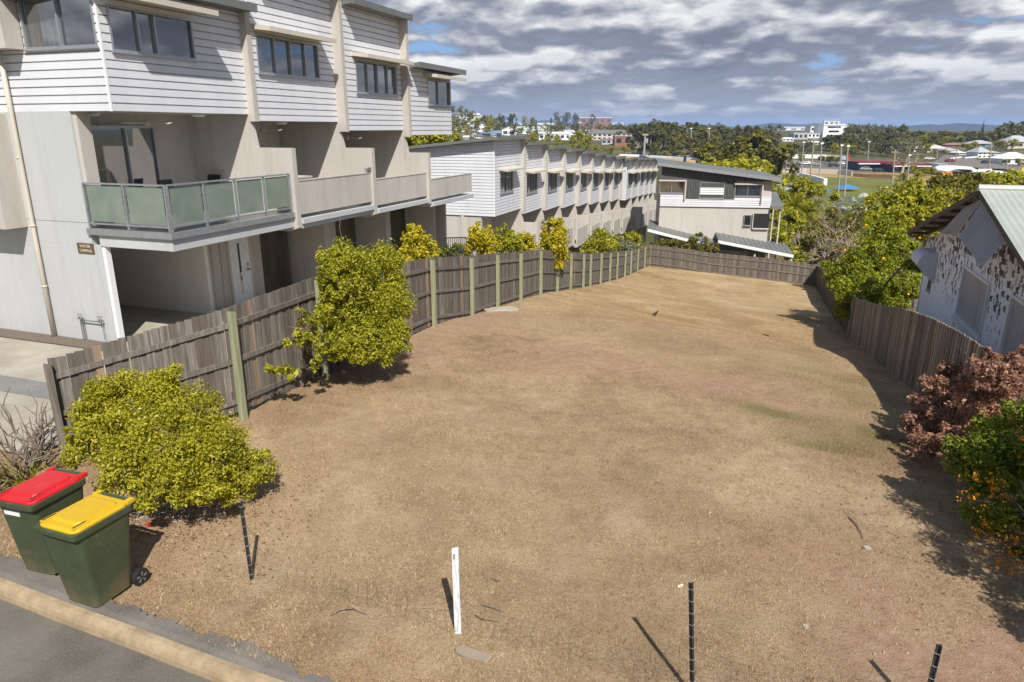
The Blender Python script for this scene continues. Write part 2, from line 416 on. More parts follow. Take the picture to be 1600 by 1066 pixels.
# --- lot lawn
def bl(u, v, u0, v0, ru, rv): return np.exp(-(((u - u0) / ru) ** 2 + ((v - v0) / rv) ** 2))
def vnoise(u, v, s, seed):
    r = np.random.RandomState(seed); g = r.rand(64, 64)
    x = (u * s) % 63; y = (v * s) % 63; i = np.floor(x).astype(int); j = np.floor(y).astype(int); fx = x - i; fy = y - j
    fx = fx * fx * (3 - 2 * fx); fy = fy * fy * (3 - 2 * fy); i2 = (i + 1) % 64; j2 = (j + 1) % 64
    return g[i, j] * (1 - fx) * (1 - fy) + g[i2, j] * fx * (1 - fy) + g[i, j2] * (1 - fx) * fy + g[i2, j2] * fx * fy
def guv(px, py):
    p = ground_at(px, py); return uv(p[0], p[1])
_soil = [(750, 500, 2.0, 1.2, .9), (870, 556, 1.4, 2.2, .8), (1000, 580, 1.2, 2.4, .75), (1130, 605, 1.0, 2.0, .8), (1200, 625, .8, 1.6, .7), (610, 560, 1.6, .9, .8), (540, 590, .9, 1.2, .6), (1490, 1025, .8, 1.3, 1.05), (1560, 1040, .6, .9, .95), (1400, 960, .7, .9, .5), (1400, 900, 1.0, 1.2, .6), (1320, 860, 1.3, 1.3, .45), (690, 520, 1.6, 1.4, .55), (300, 850, .9, .9, .5), (230, 830, .5, .6, .5), (1090, 820, 1.6, 1.4, .25)]
_green = [(1225, 655, .9, 1.2, .9), (1310, 690, .8, 1.6, .8), (1340, 610, 4, 1.0, .55), (1240, 570, 5, 1.4, .5), (1150, 560, 4, 2.5, .30), (1000, 545, 2, 2, .35), (1250, 818, .12, .14, .8), (620, 610, 1.2, .8, .25), (1180, 450, 10, 2, .25), (400, 900, .8, .8, .2)]
_pale = [(1010, 520, 1.2, 4, .6), (820, 505, 1.5, 3, .5), (1150, 470, 3, 3, .5), (690, 760, 2, 2, .35), (1080, 960, 1, 2, .35)]
def blobs_attr(L):
    L2 = [(*guv(a, b), c, d, e) for a, b, c, d, e in L]
    def fn(u, v):
        r = np.zeros_like(u); wob = (vnoise(u, v, .9, 3) - .5) * 1.6
        for u0, v0, ru, rv, s in L2: r = np.maximum(r, s * bl(u + wob, v + wob * .7, u0, v0, ru, rv))
        return r * (.55 + .9 * vnoise(u, v, 1.7, 5))
    return fn
def m_lawn():
    n = N('dry_mown_grass'); p = n.pos()
    big = n.noise(p, .33, 5, .6, .6); md = n.noise(p, 2.6, 5, .65); fine = n.noise(n.map(p, (1, 1, 1)), 24, 5, .8); fib = n.noise(n.map(p, (150, 45, 60), rot=(0, 0, .5)), 1, 3, .7)
    f = n.math('ADD', n.math('ADD', n.math('MULTIPLY', big, .55), n.math('MULTIPLY', md, .36)), n.math('MULTIPLY', fine, .40))
    c = n.ramp(f, [(.44, (.15, .093, .047)), (.55, (.31, .208, .115)), (.66, (.44, .305, .178)), (.82, (.62, .455, .285))])
    c = n.mix(n.math('MULTIPLY', n.attr('gold'), .55), c, n.ramp(f, [(.44, (.175, .110, .042)), (.6, (.36, .24, .10)), (.82, (.58, .415, .20))]))
    soil = n.ramp(n.math('ADD', n.attr('soil'), n.math('MULTIPLY', n.math('SUBTRACT', md, .5), .9)), [(.2, 0), (.65, .92)])
    c = n.mix(soil, c, n.ramp(n.noise(p, 6, 4), [(.3, (.35, .205, .12)), (.7, (.50, .335, .22))]))
    gr = n.ramp(n.math('ADD', n.attr('green'), n.math('MULTIPLY', n.math('SUBTRACT', md, .5), 1.0)), [(.22, 0), (.85, .75)])
    c = n.mix(gr, c, n.ramp(fine, [(.3, (.085, .085, .02)), (.7, (.215, .19, .055))]))
    c = n.mix(n.math('MULTIPLY', n.attr('pale'), .7), c, (.44, .325, .19))
    c = n.mix(n.ramp(n.attr('track'), [(.35, 0), (1, .5)]), c, (.47, .35, .21))
    sp = n.vor(p, 27); c = n.mix(n.ramp(sp, [(.07, .7), (.2, 0)]), c, (.07, .048, .03))
    c = n.mix(n.ramp(fib, [(.52, 0), (.72, .5)]), c, (.50, .39, .24))
    c = n.mix(n.ramp(fib, [(.25, .55), (.42, 0)]), c, (.10, .072, .042))
    n.col(c).set(.95, 0, .1)
    n.bump(n.math('ADD', n.math('MULTIPLY', fine, .8), n.math('MULTIPLY', fib, .5)), .9, .05); return n.m
lu = np.concatenate([np.arange(-7.9, 14, .15), np.arange(14.2, 44.2, .3)]); lv = np.arange(1.0, 31, .22)
def lmask(u, v):
    fl = np.interp(u, [-8, -5.3, -5.1, -3.0, 44], [-2, -2, 3.4, 5.5, 6.1])
    return ((v > fl) & (v < np.where(u < 3, 30, 18.7)) & (u < 43.7) & (u > -7.30 + np.interp(v, [5, 6.4, 10.6, 14], [-.01, -.08, -.30, -.48])))
def lbump(u, v):
    return .05 * (vnoise(u, v, .5, 11) - .5) + .03 * (vnoise(u, v, 1.6, 12) - .5) + .03
_tr = guv(1090, 470)
def track(u, v):
    s = np.sin((v + .25 * u) * 2 * PI / 1.5); m = bl(u, v, 33, 14.5, 8, 4)
    s2 = np.sin((u * .9 - v * .5) * 2 * PI / 1.7); m2 = bl(u, v, 30, 9, 8, 4)
    return np.clip(s * m + .7 * s2 * m2, 0, 1)
lawn = grid_mesh('dry_lawn', lu, lv, lbump, m_lawn(), lmask, {'soil': blobs_attr(_soil), 'green': blobs_attr(_green), 'pale': blobs_attr(_pale), 'track': track, 'gold': lambda u, v: sstep(8, 18, u) * (.5 + vnoise(u, v, .6, 9))})
# --- blades of dry grass
def m_blade():
    n = N('dry_grass_blades'); t = n.attr('tint')
    c = n.ramp(t, [(0, (.11, .068, .034)), (.3, (.285, .182, .095)), (.65, (.485, .335, .18)), (.88, (.68, .51, .32)), (1, (.25, .21, .05))])
    n.col(c).set(.8, 0, .2); return n.m
SOIL = blobs_attr(_soil)
def blades(count, u0, u1, v0, v1, name, seed, hmin, hmax, wd):
    r = np.random.RandomState(seed)
    t = r.rand(count) ** 2.0; u = u0 + (u1 - u0) * t; v = v0 + (v1 - v0) * r.rand(count)
    tf = r.rand(count) < .32; ti = r.randint(0, 26000, count); tu = u0 + (u1 - u0) * r.rand(26000) ** 2.0; tv = v0 + (v1 - v0) * r.rand(26000)
    u = np.where(tf, tu[ti] + r.normal(size=count) * .022, u); v = np.where(tf, tv[ti] + r.normal(size=count) * .022, v)
    keep = lmask(u, v) & (vnoise(u, v, 2.1, 21) + .5 * vnoise(u, v, .7, 22) + .35 * r.rand(count) > .58) & (SOIL(u, v) < .25 + .7 * r.rand(count))
    u = u[keep]; v = v[keep]; k = len(u)
    X = A0[0] + u * U[0] + v * V[0]; Y = A0[1] + u * U[1] + v * V[1]; Z = hgt(X, Y) + lbump(u, v) - .004
    a = r.rand(k) * 2 * PI; h = (hmin + (hmax - hmin) * r.rand(k) ** 2) * np.where(tf[keep], 1.3, 1); ln = r.rand(k) * 1.1 * h + .006; b = r.rand(k) * 2 * PI
    base = np.stack([X, Y, Z], -1); side = np.stack([np.cos(a), np.sin(a), 0 * a], -1) * (wd * (.6 + .8 * r.rand(k)))[:, None]
    tip = base + np.stack([np.cos(b) * ln, np.sin(b) * ln, h], -1)
    co_ = np.stack([base - side, base + side, tip], 1).reshape(-1, 3)
    me = raw_mesh(name, co_, np.arange(3 * k).reshape(-1, 3))
    at = me.attributes.new('tint', 'FLOAT', 'FACE'); at.data.foreach_set('value', np.clip(.05 + .88 * r.rand(k) * (.6 + .6 * vnoise(u, v, .8, 31)) + (r.rand(k) > .985) * .2, 0, 1).astype(np.float32))
    me.materials.append(m_blade()); o = bpy.data.objects.new(name, me); C.objects.link(o); return tag(o, 'short dry straw coloured grass covering the vacant lot', 'grass', kind='stuff')
blades(1250000, -7.8, 26, 2.5, 19.5, 'dry_grass', 5, .010, .042, .0030)
# --- road, kerb, driveway, asphalt strip
def m_asphalt(name, lo, hi):
    n = N(name); p = n.pos(); a = n.noise(p, 1.2, 5); b = n.noise(p, 75, 4, .8); v_ = n.vor(p, 110)
    f = n.math('ADD', n.math('MULTIPLY', a, .5), n.math('MULTIPLY', b, .5))
    c = n.ramp(f, [(.35, lo), (.65, hi)]); c = n.mix(n.ramp(v_, [(.12, .75), (.3, 0)]), c, tuple(x * 1.9 for x in hi))
    n.col(c).set(.9, 0, .2); n.bump(b, .8, .01); return n.m
MT['asphalt'] = m_asphalt('weathered_asphalt', (.082, .072, .059), (.205, .182, .152)); MT['asphalt2'] = m_asphalt('worn_asphalt_strip', (.10, .088, .075), (.22, .195, .165))
grid_mesh('road', np.linspace(-15, -7.42, 20), np.linspace(-25, 40, 60), lambda u, v: -.12 + 0 * u, MT['asphalt'])
def m_conc(name, lo, hi, sc=1.5):
    n = N(name); p = n.pos(); a = n.noise(p, sc, 6, .65); b = n.noise(p, 70, 3); d = n.noise(p, sc * .35, 3)
    c = n.ramp(n.math('ADD', n.math('MULTIPLY', a, .7), n.math('MULTIPLY', b, .3)), [(.35, lo), (.65, hi)])
    c = n.mix(n.ramp(d, [(.5, 0), (.7, .4)]), c, tuple(x * .6 for x in lo)); n.col(c).set(.9, 0, .2); n.bump(b, .3, .004); return n.m
MT['conc'] = m_conc('driveway_concrete', (.29, .26, .20), (.42, .375, .30)); MT['kerbc'] = m_conc('yellowed_concrete_kerb', (.27, .195, .115), (.41, .315, .195), 7); MT['conc_dark'] = m_conc('dark_concrete_band', (.17, .165, .155), (.25, .24, .22)); MT['gravel'] = m_conc('garden_gravel', (.09, .065, .05), (.24, .19, .15), 40)
kb = MB(); KS = lambda v: np.interp(v, [5, 6.4, 10.6, 14], [-.01, -.08, -.30, -.48])
prof = [(-7.548, -.30), (-7.548, -.115), (-7.54, -.06), (-7.52, -.015), (-7.495, .015), (-7.46, .03), (-7.41, .034), (-7.40, .034), (-7.40, -.30)]
vs_ = np.linspace(-25, 40, 196); rings = []
for v_ in vs_:
    j = .004 * math.sin(v_ * 3.1) + float(KS(v_)); zo = float(hgt(*W(-7.4 + j, v_, 0)[:2])); rings.append([W(u + j, v_, z + zo) for u, z in prof])
kb.loft(rings); kb.build('kerb', MT['kerbc'], smooth=False, kind='structure')
def stripmask(u, v): return (u > -7.47 + KS(v)) & (u < -7.36 + KS(v) + np.interp(v, [6, 8.5, 10, 13], [.06, .05, -.02, -.04]) + .15 * vnoise(u * 3, v, 1.1, 44) + .10 * vnoise(u, v, 5, 45) + .08 * vnoise(u, v, 17, 47))
grid_mesh('asphalt_strip', np.arange(-8.0, -6.9, .016), np.arange(2, 13, .025), lambda u, v: .050 + .006 * vnoise(u, v, 9, 46) - .034 * (1 - sstep(-7.40, -7.32, u - KS(v))), MT['asphalt2'], stripmask)
grid_mesh('driveway', np.arange(-7.4, 24, .4), np.linspace(-40, 5.2, 60), .012, MT['conc'], lambda u, v: v < np.interp(u, [-8, -5.1, -3, 24], [.6, 4.2, 5.9, 5.4]) - .5)
_a = guv(0, 587); _b = guv(0, 612)
grid_mesh('driveway_band', np.linspace(_a[0], _b[0], 4), np.linspace(-30, 3.6, 30), .018, MT['conc_dark'])
grid_mesh('garden_bed', np.linspace(-.55, -.02, 5), np.linspace(-14, .2, 40), lambda u, v: .03 + .015 * vnoise(u, v, 8, 2), MT['gravel'])
# ------------------------------------------------------------------ cladding, windows and townhouse kit
def clip_top(poly, top):
    # poly list of (a,z) convex; keep z <= top(a) for linear top
    out = []
    for i in range(len(poly)):
        p, q = poly[i], poly[(i + 1) % len(poly)]
        dp, dq = top(p[0]) - p[1], top(q[0]) - q[1]
        if dp >= 0: out.append(p)
        if (dp >= 0) != (dq >= 0):
            t = dp / (dp - dq); out.append((p[0] + t * (q[0] - p[0]), p[1] + t * (q[1] - p[1])))
    return out
def clad(mb, a0, a1, z0, z1, ops=(), bh=.178, gap=.03, d=.055, top=None):
    r = random.Random(int(a0 * 100 + z0 * 10))
    def piece(x0, x1, za, zb, n0, n1):
        if x1 - x0 < .004 or zb - za < .002: return
        poly = [(x0, za), (x1, za), (x1, zb), (x0, zb)]
        if top: poly = clip_top(poly, top)
        if len(poly) >= 3: mb.prism(poly, n0, n1)
    def row(za, zb, n0, n1):
        cuts = sorted({za, zb} | {z for o in ops for z in o[2:4] if za < z < zb})
        for c0, c1 in zip(cuts[:-1], cuts[1:]):
            xs = [(a0, a1)]
            for o in ops:
                if o[2] < (c0 + c1) / 2 < o[3]:
                    nx = []
                    for s, e in xs:
                        if o[0] > s: nx.append((s, min(e, o[0])))
                        if o[1] < e: nx.append((max(s, o[1]), e))
                    xs = [p for p in nx if p[1] > p[0]]
            for s, e in xs: piece(s, e, c0, c1, n0, n1)
    z = z0
    while z < z1 - .01:
        zt = min(z + bh - gap, z1); mb.tint = r.uniform(.4, .6)
        row(z, zt, -d, 0); z += bh
    row(z0 + .01, z1 - .003, -d - .02, -d - .002)
    mb.tint = .5
def window(parent, F, a0, a1, z0, z1, fr=(.25, .25, .25, .25), tints=None, sill=True, sub=True, fw=.05):
    m = MB(F)
    m.box(a0, a1, -.09, .02, z0, z0 + fw); m.box(a0, a1, -.09, .02, z1 - fw, z1); m.box(a0, a0 + fw, -.09, .019, z0 + fw, z1 - fw); m.box(a1 - fw, a1, -.09, .019, z0 + fw, z1 - fw)
    x = a0; cuts = []
    for f in fr[:-1]:
        x += (a1 - a0) * f; cuts.append(x); m.box(x - .022, x + .022, -.085, .012, z0 + fw, z1 - fw)
    if sill: m.box(a0 - .03, a1 + .03, -.06, .06, z0 - .035, z0 - .001)
    o = m.build('window', MT['alu'], parent)
    g = MB(F); xs = [a0 + fw] + cuts + [a1 - fw]
    for i in range(len(xs) - 1):
        g.tint = (tints[i] if tints else (.75, .1, .15, .6)[i % 4]); g.box(xs[i] + .02, xs[i + 1] - .02, -.062 - .012 * (i % 2), -.05 - .012 * (i % 2), z0 + fw, z1 - fw)
    g.build('pane', MT['glass'], o)
    return o
def hood(parent, F, a0, a1, z, n1=.62, m='cream'):
    h = MB(F); h.prism_a([(-.03, z - .02), (n1, z - .10), (n1, z + .02), (-.03, z + .10)], a0, a1)
    h.build('sun_hood', MT[m], parent)
def roof_unit(parent, u0, u1, v, zt, back=7.0, rise=.11, over=.40, name='roof'):
    F = lambda a, n, z: W(a, n, z)
    r = MB(F); s = lambda x: zt + (x - v) * rise
    r.prism_a([(v - back, s(v - back)), (v + over, s(v + over)), (v + over, s(v + over) + .13), (v - back, s(v - back) + .13)], u0, u1)
    o = r.build(name, MT['roofgrey'], parent)
    g = MB(F); g.box(u0 - .02, u1 + .02, v + over, v + over + .09, s(v + over) - .03, s(v + over) + .16)
    g.build('gutter', MT['roofgrey'], o)
    rb = MB(F); k = u0 + .1
    while k < u1:
        rb.prism_a([(v - back, s(v - back) + .131), (v + over, s(v + over) + .131), (v + over, s(v + over) + .165), (v - back, s(v - back) + .165)], k, k + .03); k += .25
    rb.build('roof_rib', MT['roofgrey'], o)
def divider(parent, u0, th, zt, vin, vnext, zbl, zstep, vbal, zsl, low=.45, zlow=-2, rise=.11, back=6.0):
    F = lambda a, n, z: W(a, n, z)
    d = MB(F)
    pts = [(vin - back, zlow), (low, zlow), (low, zsl - .02), (vbal - .35, zsl - .14), (vbal + .02, zsl - .03), (vbal + .02, zstep), (vin + .13, zstep), (vin + .02, zbl), (vnext + .02, zbl), (vnext + .02, zt + (vnext - vin) * rise + .1), (vin - back, zt - back * rise)]
    d.prism_a(pts, u0, u0 + th)
    return d.build('dividing_wall', MT['render'], parent)
Fw = lambda a, n, z: W(a, n, z)
# ------------------------------------------------------------------ nearest townhouse block
def near_block():
    base = W(0, 0, .2)
    B = thing('townhouse_block', 'nearest stepped townhouse block, white boards above beige walls, frosted glass corner balcony', 'building', base)
    th = .18
    ZF = [.2, 0, -.25, -.45]
    un = [dict(u=(0, 4.42), v=1.0, zb=5.66, zt=8.22, win=(.25, 2.7, 6.9, 7.84), fr=(.32, .2, .48), tn=(.05, .25, .0), hood=(.15, 2.85, 8.0, .72)),
          dict(u=(4.60, 8.5), v=1.19, zb=5.49, zt=9.45, win=(4.78, 7.68, 6.74, 7.76), fr=(.27, .25, .24, .24), tn=(.3, .05, .05, .2), hood=(4.65, 7.78, 7.88, .62)),
          dict(u=(8.68, 12.42), v=1.48, zb=5.22, zt=9.0, win=(9.3, 12.08, 6.42, 7.46), fr=(.27, .24, .25, .24), tn=(.35, .05, .08, .4), hood=(9.12, 12.3, 7.58, .62)),
          dict(u=(12.60, 16.3), v=1.73, zb=5.04, zt=7.42, win=(14.1, 16.22, 6.17, 7.14), fr=(.45, .55), tn=(.5, .12), hood=(13.75, 16.6, 7.25, .6))]
    bal = [dict(u=(0, 4.42), v=2.19, top=4.09, s0=2.62, s1=3.06), dict(u=(4.60, 8.5), v=2.32, top=3.87, s0=2.56, s1=2.86), dict(u=(8.68, 12.42), v=2.40, top=3.65, s0=2.54, s1=2.72), dict(u=(12.60, 16.6), v=2.49, top=3.40, s0=2.37, s1=2.56)]
    div = [(4.42, 5.47, 4.77, 2.3), (8.5, 5.18, 4.67, 2.38), (12.42, 4.98, 4.40, 2.47)]
    for i, d in enumerate(un):
        u0, u1 = d['u']; v = d['v']; zb, zt = d['zb'], d['zt']; w_ = d['win']
        F = planeU(v)
        m = MB(F); clad(m, u0 + (.0 if i else .035), u1, zb, zt + .03, [w_]); m.build('board_cladding', MT['clad'], B)
        m = MB(Fw); m.prism_a([(v - 6.3, zb + .06), (v - .14, zb + .06), (v - .14, zt - .05), (v - 6.3, zt - .75)], u0 + (.16 if i == 0 else .02), u1); m.build('upper_wall', MT['white_render'], B)
        m = MB(Fw); m.box(u0 + .05, u1, -3, v - .01, zb + .0, zb + .055); m.build('soffit', MT['soffit'], B)
        window(B, F, *w_, fr=d['fr'], tints=d['tn']); hood(B, F, *d['hood'][:2], d['hood'][2], d['hood'][3])
        roof_unit(B, u0 - (.35 if i == 0 else .0), u1 + (.5 if i == 3 else .17), v, zt)
        b = bal[i]; bu0, bu1 = b['u']; bv = b['v']
        m = MB(Fw); m.box(bu0 + (.225 if i == 0 else 0), bu1, -1.6, -.02, b['s0'], b['s1'] - .17); m.box(bu0, bu1, -.019, bv, b['s0'], b['s1'] - .17); m.build('balcony_slab', MT['white_render'], B)
        m = MB(Fw); m.box(bu0 + (.225 if i == 0 else 0), bu1, -1.6, -.3, b['s1'] - .165, b['s1'] - .02); m.box(bu0 - (.07 if i == 0 else 0), bu1, -.299, bv + .07, b['s1'] - .165, b['s1'] - .02); m.build('slab_edge', MT['alu'] if i == 0 else MT['white_render'], B)
        m = MB(Fw); m.box(bu0 + (.23 if i == 0 else 0), bu1, -1.45, -1.16, b['s1'] - .03, zb + .05); m.build('balcony_back_wall', MT['render'], B)
        if i:
            m = MB(Fw); m.box(bu0 + .01, bu1 - .01, bv - .1, bv - .01, b['s1'] + .09, b['top']); m.box(bu0 + .03, bu1 - .03, bv - .115, bv + .005, b['top'], b['top'] + .03)
            m.build('balustrade', MT['render'], B)
        # ground storey behind
        zf = ZF[i]; g0 = (3.1, 7.2, 11.2, 15.2)[i]
        m = MB(Fw); m.box(g0, g0 + .12, -4, (.1, 1.25, 1.25, 1.3)[i], zf - 1.5, b['s0'] - .01); m.build('carport_wall', MT['warmwhite'] if i == 0 else MT['render'], B)
        m = MB(Fw); m.box(g0 + .12, g0 + 2.35, -.1, .1, zf - 1.5, b['s0'] - .012); m.build('entry_wall', MT['render'], B)
        F2 = planeU(.1)
        m = MB(F2); m.box(g0 + .95, g0 + 1.78, -.02, .035, zf + .02, zf + 2.1); dr = m.build('door', MT['doorwhite'], B)
        m = MB(F2); m.box(g0 + 1.28, g0 + 1.36, .03, .042, zf + .35, zf + 1.85); m.tint = 0; m.build('door_glass', MT['glass'], dr)
        m = MB(F2); m.tube([(g0 + 1.65, .04, zf + 1.02), (g0 + 1.65, .1, zf + 1.02)], .022, 8); m.tube([(g0 + 1.65, .09, zf + 1.02), (g0 + 1.54, .09, zf + 1.02)], .013, 6); m.tube([(g0 + 1.65, .03, zf + 1.17), (g0 + 1.65, .06, zf + 1.17)], .028, 8); m.build('handle', MT['black'], dr)
        m = MB(F2); m.box(g0 + .88, g0 + .945, -.02, .05, zf, zf + 2.16); m.box(g0 + 1.785, g0 + 1.85, -.02, .05, zf, zf + 2.16); m.box(g0 + .945, g0 + 1.785, -.02, .05, zf + 2.105, zf + 2.16); m.build('door_frame', MT['cream'], B)
        window(B, F2, g0 + .22, g0 + .62, zf + .05, zf + 2.1, fr=(1,), tints=(.05,), sill=False)
        m = MB(Fw)
        for k in range(12): m.box(g0 + 2.36, g0 + 3.9, -.12, -.05 - .012 * (k % 2), zf + k * .2, zf + k * .2 + .198)
        m.build('garage_door', MT['garagedoor'], B)
        if i < 3: divider(B, div[i][0], th, zt if i == 1 else max(zt, 8.2), v, un[i + 1]['v'], div[i][1], div[i][2], div[i][3], b['s0'], low=.42 if i else -.3)
    # end wall of the last unit (far end) and tapered end rib
    m = MB(Fw); m.box(16.3, 16.42, -5, -1.17, -2.5, 5.06); m.box(16.3, 16.42, -1.168, 1.3, -2.5, 2.36); m.build('end_wall', MT['render'], B)
    # street front: white wall, boarded upper corner, window
    m = MB(Fw); m.box(0, .22, -12, -.02, -.3, 2.63); m.box(0.0, .22, -12, -.27, 2.632, 3.15); m.box(0.0, .22, -12, -.27, 3.164, 5.66); m.box(0.014, .2, -12, -.28, 3.149, 3.165); m.build('street_wall', MT['white_render'], B)
    m = MB(Fw); m.box(0.22, 4.3, -4.3, -4.1, -.3, 2.6); m.build('carport_side_wall', MT['warmwhite'], B)
    m = MB(Fw); m.box(.06, .4, -.27, -.16, 3.06, 5.66); m.build('wall_return', MT['render'], B)
    m = MB(Fw); m.box(0.02, .16, -.015, .09, -.2, 2.6); m.build('opening_jamb', MT['white'], B)
    F0 = planeV(0)
    m = MB(F0); clad(m, -6, 1.0 - .035, 5.66, 8.7, [(-1.25, .9, 6.97, 8.7), (-6, -1.3, 6.97, 9)]); m.build('board_cladding', MT['clad'], B)
    m = MB(F0); m.box(.955, 1.006, -.03, .012, 5.65, 8.3); m.build('corner_trim', MT['white'], B)
    window(B, F0, -1.25, .9, 6.97, 8.45, fr=(.5, .5), tints=(.45, .1))
    # beige volumes at the far left of the frame
    m = MB(Fw); m.box(-.42, .0, -7, -1.32, 6.98, 9); m.build('upper_bay', MT['render'], B)
    m = MB(Fw); m.box(-.55, -.002, -7, -2.3, 2.98, 5.62); m.build('side_balcony', MT['render'], B)
    m = MB(Fw); m.box(-6, -.56, -7, -6.2, 2.98, 4.1); m.build('side_balcony_rail', MT['render'], B)
    # downpipe
    m = MB(Fw); m.tube([W_(-.09, -2.02, .16), W_(-.09, -2.02, 2.7), W_(-.09, -2.0, 5.6), W_(-.13, -1.95, 6.95)], .055, 10); 
    for z in (1.5, 3.0, 4.6): m.tube([W_(-.09, -2.02, z), W_(-.09, -2.02, z + .05)], .066, 10)
    m.build('downpipe', MT['cream'], B, smooth=True)
    # sliding doors on the first balcony
    F1 = planeU(-1.05)
    for (a0, a1, fr, tn) in ((.72, 3.1, (.14, .46, .40), (.1, .2, .55)),):
        f = window(B, F1, a0, a1, 3.05, 5.36, fr=fr, tints=tn, sill=False, fw=.07)
    F2b = planeU(-1.05); window(B, F2b, 4.9, 6.7, 2.86, 4.95, fr=(.5, .5), tints=(.1, .9), sill=False, fw=.06)
    # frosted glass balustrade on the corner balcony
    gp = MB(Fw); r_ = []
    def bal_run(F, a0, a1, n, zb, zt):
        rail = MB(F); rail.box(a0, a1, -.035, .025, zt - .036, zt); rail.box(a0, a1, -.025, .015, zb, zb + .036); rail.build('balcony_rail', MT['alu'], B)
        st = (a1 - a0) / n
        for k in range(n + 1):
            x = a0 + st * k; p = MB(F); p.box(x - .022, x + .022, -.032, .018, zb - .09, zt - .037); p.build('balcony_post', MT['alu'], B)
        for k in range(n):
            g = MB(F); g.box(a0 + st * k + .075, a0 + st * (k + 1) - .075, -.017, -.007, zb + .07, zt - .065)
            g.build('glass_panel', MT['frost'], B)
    bal_run(planeV(-.02), -.22, 2.18, 2, 3.14, 4.10)
    bal_run(planeU(2.2), .04, 4.36, 4, 3.14, 4.10)
    # things on the block
    MT['pipe'] = flat('dull_pipe_metal', (.20, .20, .20), .5, .4)
    for (u, v, z, lb) in ((1.55, .35, 5.62, 'cream ceiling fan over the frosted glass corner balcony'), (5.6, .5, 5.45, 'cream ceiling fan over the second balcony along the near block'), (9.6, .8, 5.18, 'cream ceiling fan over the third balcony along the near block')):
        t = thing('ceiling_fan', lb, 'ceiling fan', W(u, v, z), rz=.4 + u, group='ceiling fans over the balconies')
        m = LMB(); m.tube([(0, 0, 0), (0, 0, -.16)], .015, 8); m.tube([(0, 0, -.0), (0, 0, -.04)], .05, 10); m.build('rod', MT['cream'], t)
        m = LMB(); m.tube([(0, 0, -.15), (0, 0, -.18), (0, 0, -.24), (0, 0, -.27)], [.05, .095, .095, .05], 14); m.build('motor', MT['cream'], t)
        for k in range(3):
            a = 2 * PI * k / 3; ca, sa = math.cos(a), math.sin(a); m = LMB()
            P = []
            for (r0, hw) in ((.08, .035), (.2, .06), (.62, .055)):
                P.append((r0, hw))
            vv = [(r0 * ca - s * hw * sa, r0 * sa + s * hw * ca, -.21 + s * .012 + dz) for dz in (-.006, .006) for (r0, hw) in P for s in (-1, 1)]
            i = m.pts(vv)
            for j in range(2):
                m.fi(i + 2 * j, i + 2 * j + 1, i + 2 * j + 3, i + 2 * j + 2); m.fi(i + 6 + 2 * j, i + 6 + 2 * j + 1, i + 6 + 2 * j + 3, i + 6 + 2 * j + 2)
                m.fi(i + 2 * j, i + 2 * j + 2, i + 8 + 2 * j, i + 6 + 2 * j); m.fi(i + 2 * j + 1, i + 2 * j + 3, i + 9 + 2 * j, i + 7 + 2 * j)
            m.build('blade', MT['cream'], t)
    for (u, v, z, lb) in ((1.0, -.75, 5.655, 'round white ceiling light left of the fan on the corner balcony'), (3.2, .4, 5.655, 'round white ceiling light right of the fan on the corner balcony'), (6.9, .2, 5.485, 'round white ceiling light above the second balcony')):
        m = MB(); p = W(u, v, z); m.tube([p, (p[0], p[1], z - .05), (p[0], p[1], z - .08)], [.17, .17, .12], 18); tag(m.build('ceiling_light', MT['white'], None, origin=p), lb, 'ceiling light', 'round lights under the balcony ceilings')
    # outdoor chair on balcony one
    t = thing('balcony_chair', 'black chair standing behind the frosted glass balcony', 'chair', W(2.75, -.3, 3.05), rz=1.2)
    m = LMB(); m.box(-.23, .23, -.22, .22, .42, .46); m.build('seat', MT['black'], t)
    m = LMB(); m.hexa([(-.23, .2, .46), (.23, .2, .46), (.23, .23, .46), (-.23, .23, .46), (-.23, .29, .92), (.23, .29, .92), (.23, .32, .92), (-.23, .32, .92)]); m.build('backrest', MT['black'], t)
    for sx in (-.2, .2):
        for sy in (-.19, .19): m = LMB(); m.tube([(sx, sy, .42), (sx * 1.1, sy * 1.1, 0)], .014, 6); m.build('leg', MT['black'], t)
    t = thing('balcony_chair', 'black chair in the shaded right corner of the glass balcony', 'chair', W(3.85, -.2, 3.05), rz=-.4)
    m = LMB(); m.box(-.23, .23, -.22, .22, .42, .46); m.build('seat', MT['black'], t)
    m = LMB(); m.hexa([(-.23, .2, .46), (.23, .2, .46), (.23, .23, .46), (-.23, .23, .46), (-.23, .29, .98), (.23, .29, .98), (.23, .32, .98), (-.23, .32, .98)]); m.build('backrest', MT['black'], t)
    for sx in (-.2, .2):
        for sy in (-.19, .19): m = LMB(); m.tube([(sx, sy, .42), (sx * 1.1, sy * 1.1, 0)], .014, 6); m.build('leg', MT['black'], t)
    # plaque with lettering
    t = thing('wall_sign', 'small bronze sign with two lines of letters on the pale street wall', 'sign', W(-.02, -.5, 2.54))
    m = MB(planeV(0)); m.box(-.755, -.235, .002, .018, 2.42, 2.67); m.build('plate', MT['plaque'], t)
    for (tx, z, sz) in (('WATER', 2.565, .10), ('TAPPING', 2.455, .10)):
        cu = bpy.data.curves.new('sign_text', 'FONT'); cu.body = tx; cu.size = sz; cu.extrude = .002; cu.align_x = 'CENTER'
        tmp = bpy.data.objects.new('tmp', cu); C.objects.link(tmp); dg = bpy.context.evaluated_depsgraph_get(); me = bpy.data.meshes.new_from_object(tmp.evaluated_get(dg)); bpy.data.objects.remove(tmp); bpy.data.curves.remove(cu)
        me.materials.clear(); me.materials.append(MT['lettering']); o = bpy.data.objects.new('lettering', me); C.objects.link(o); o.parent = t
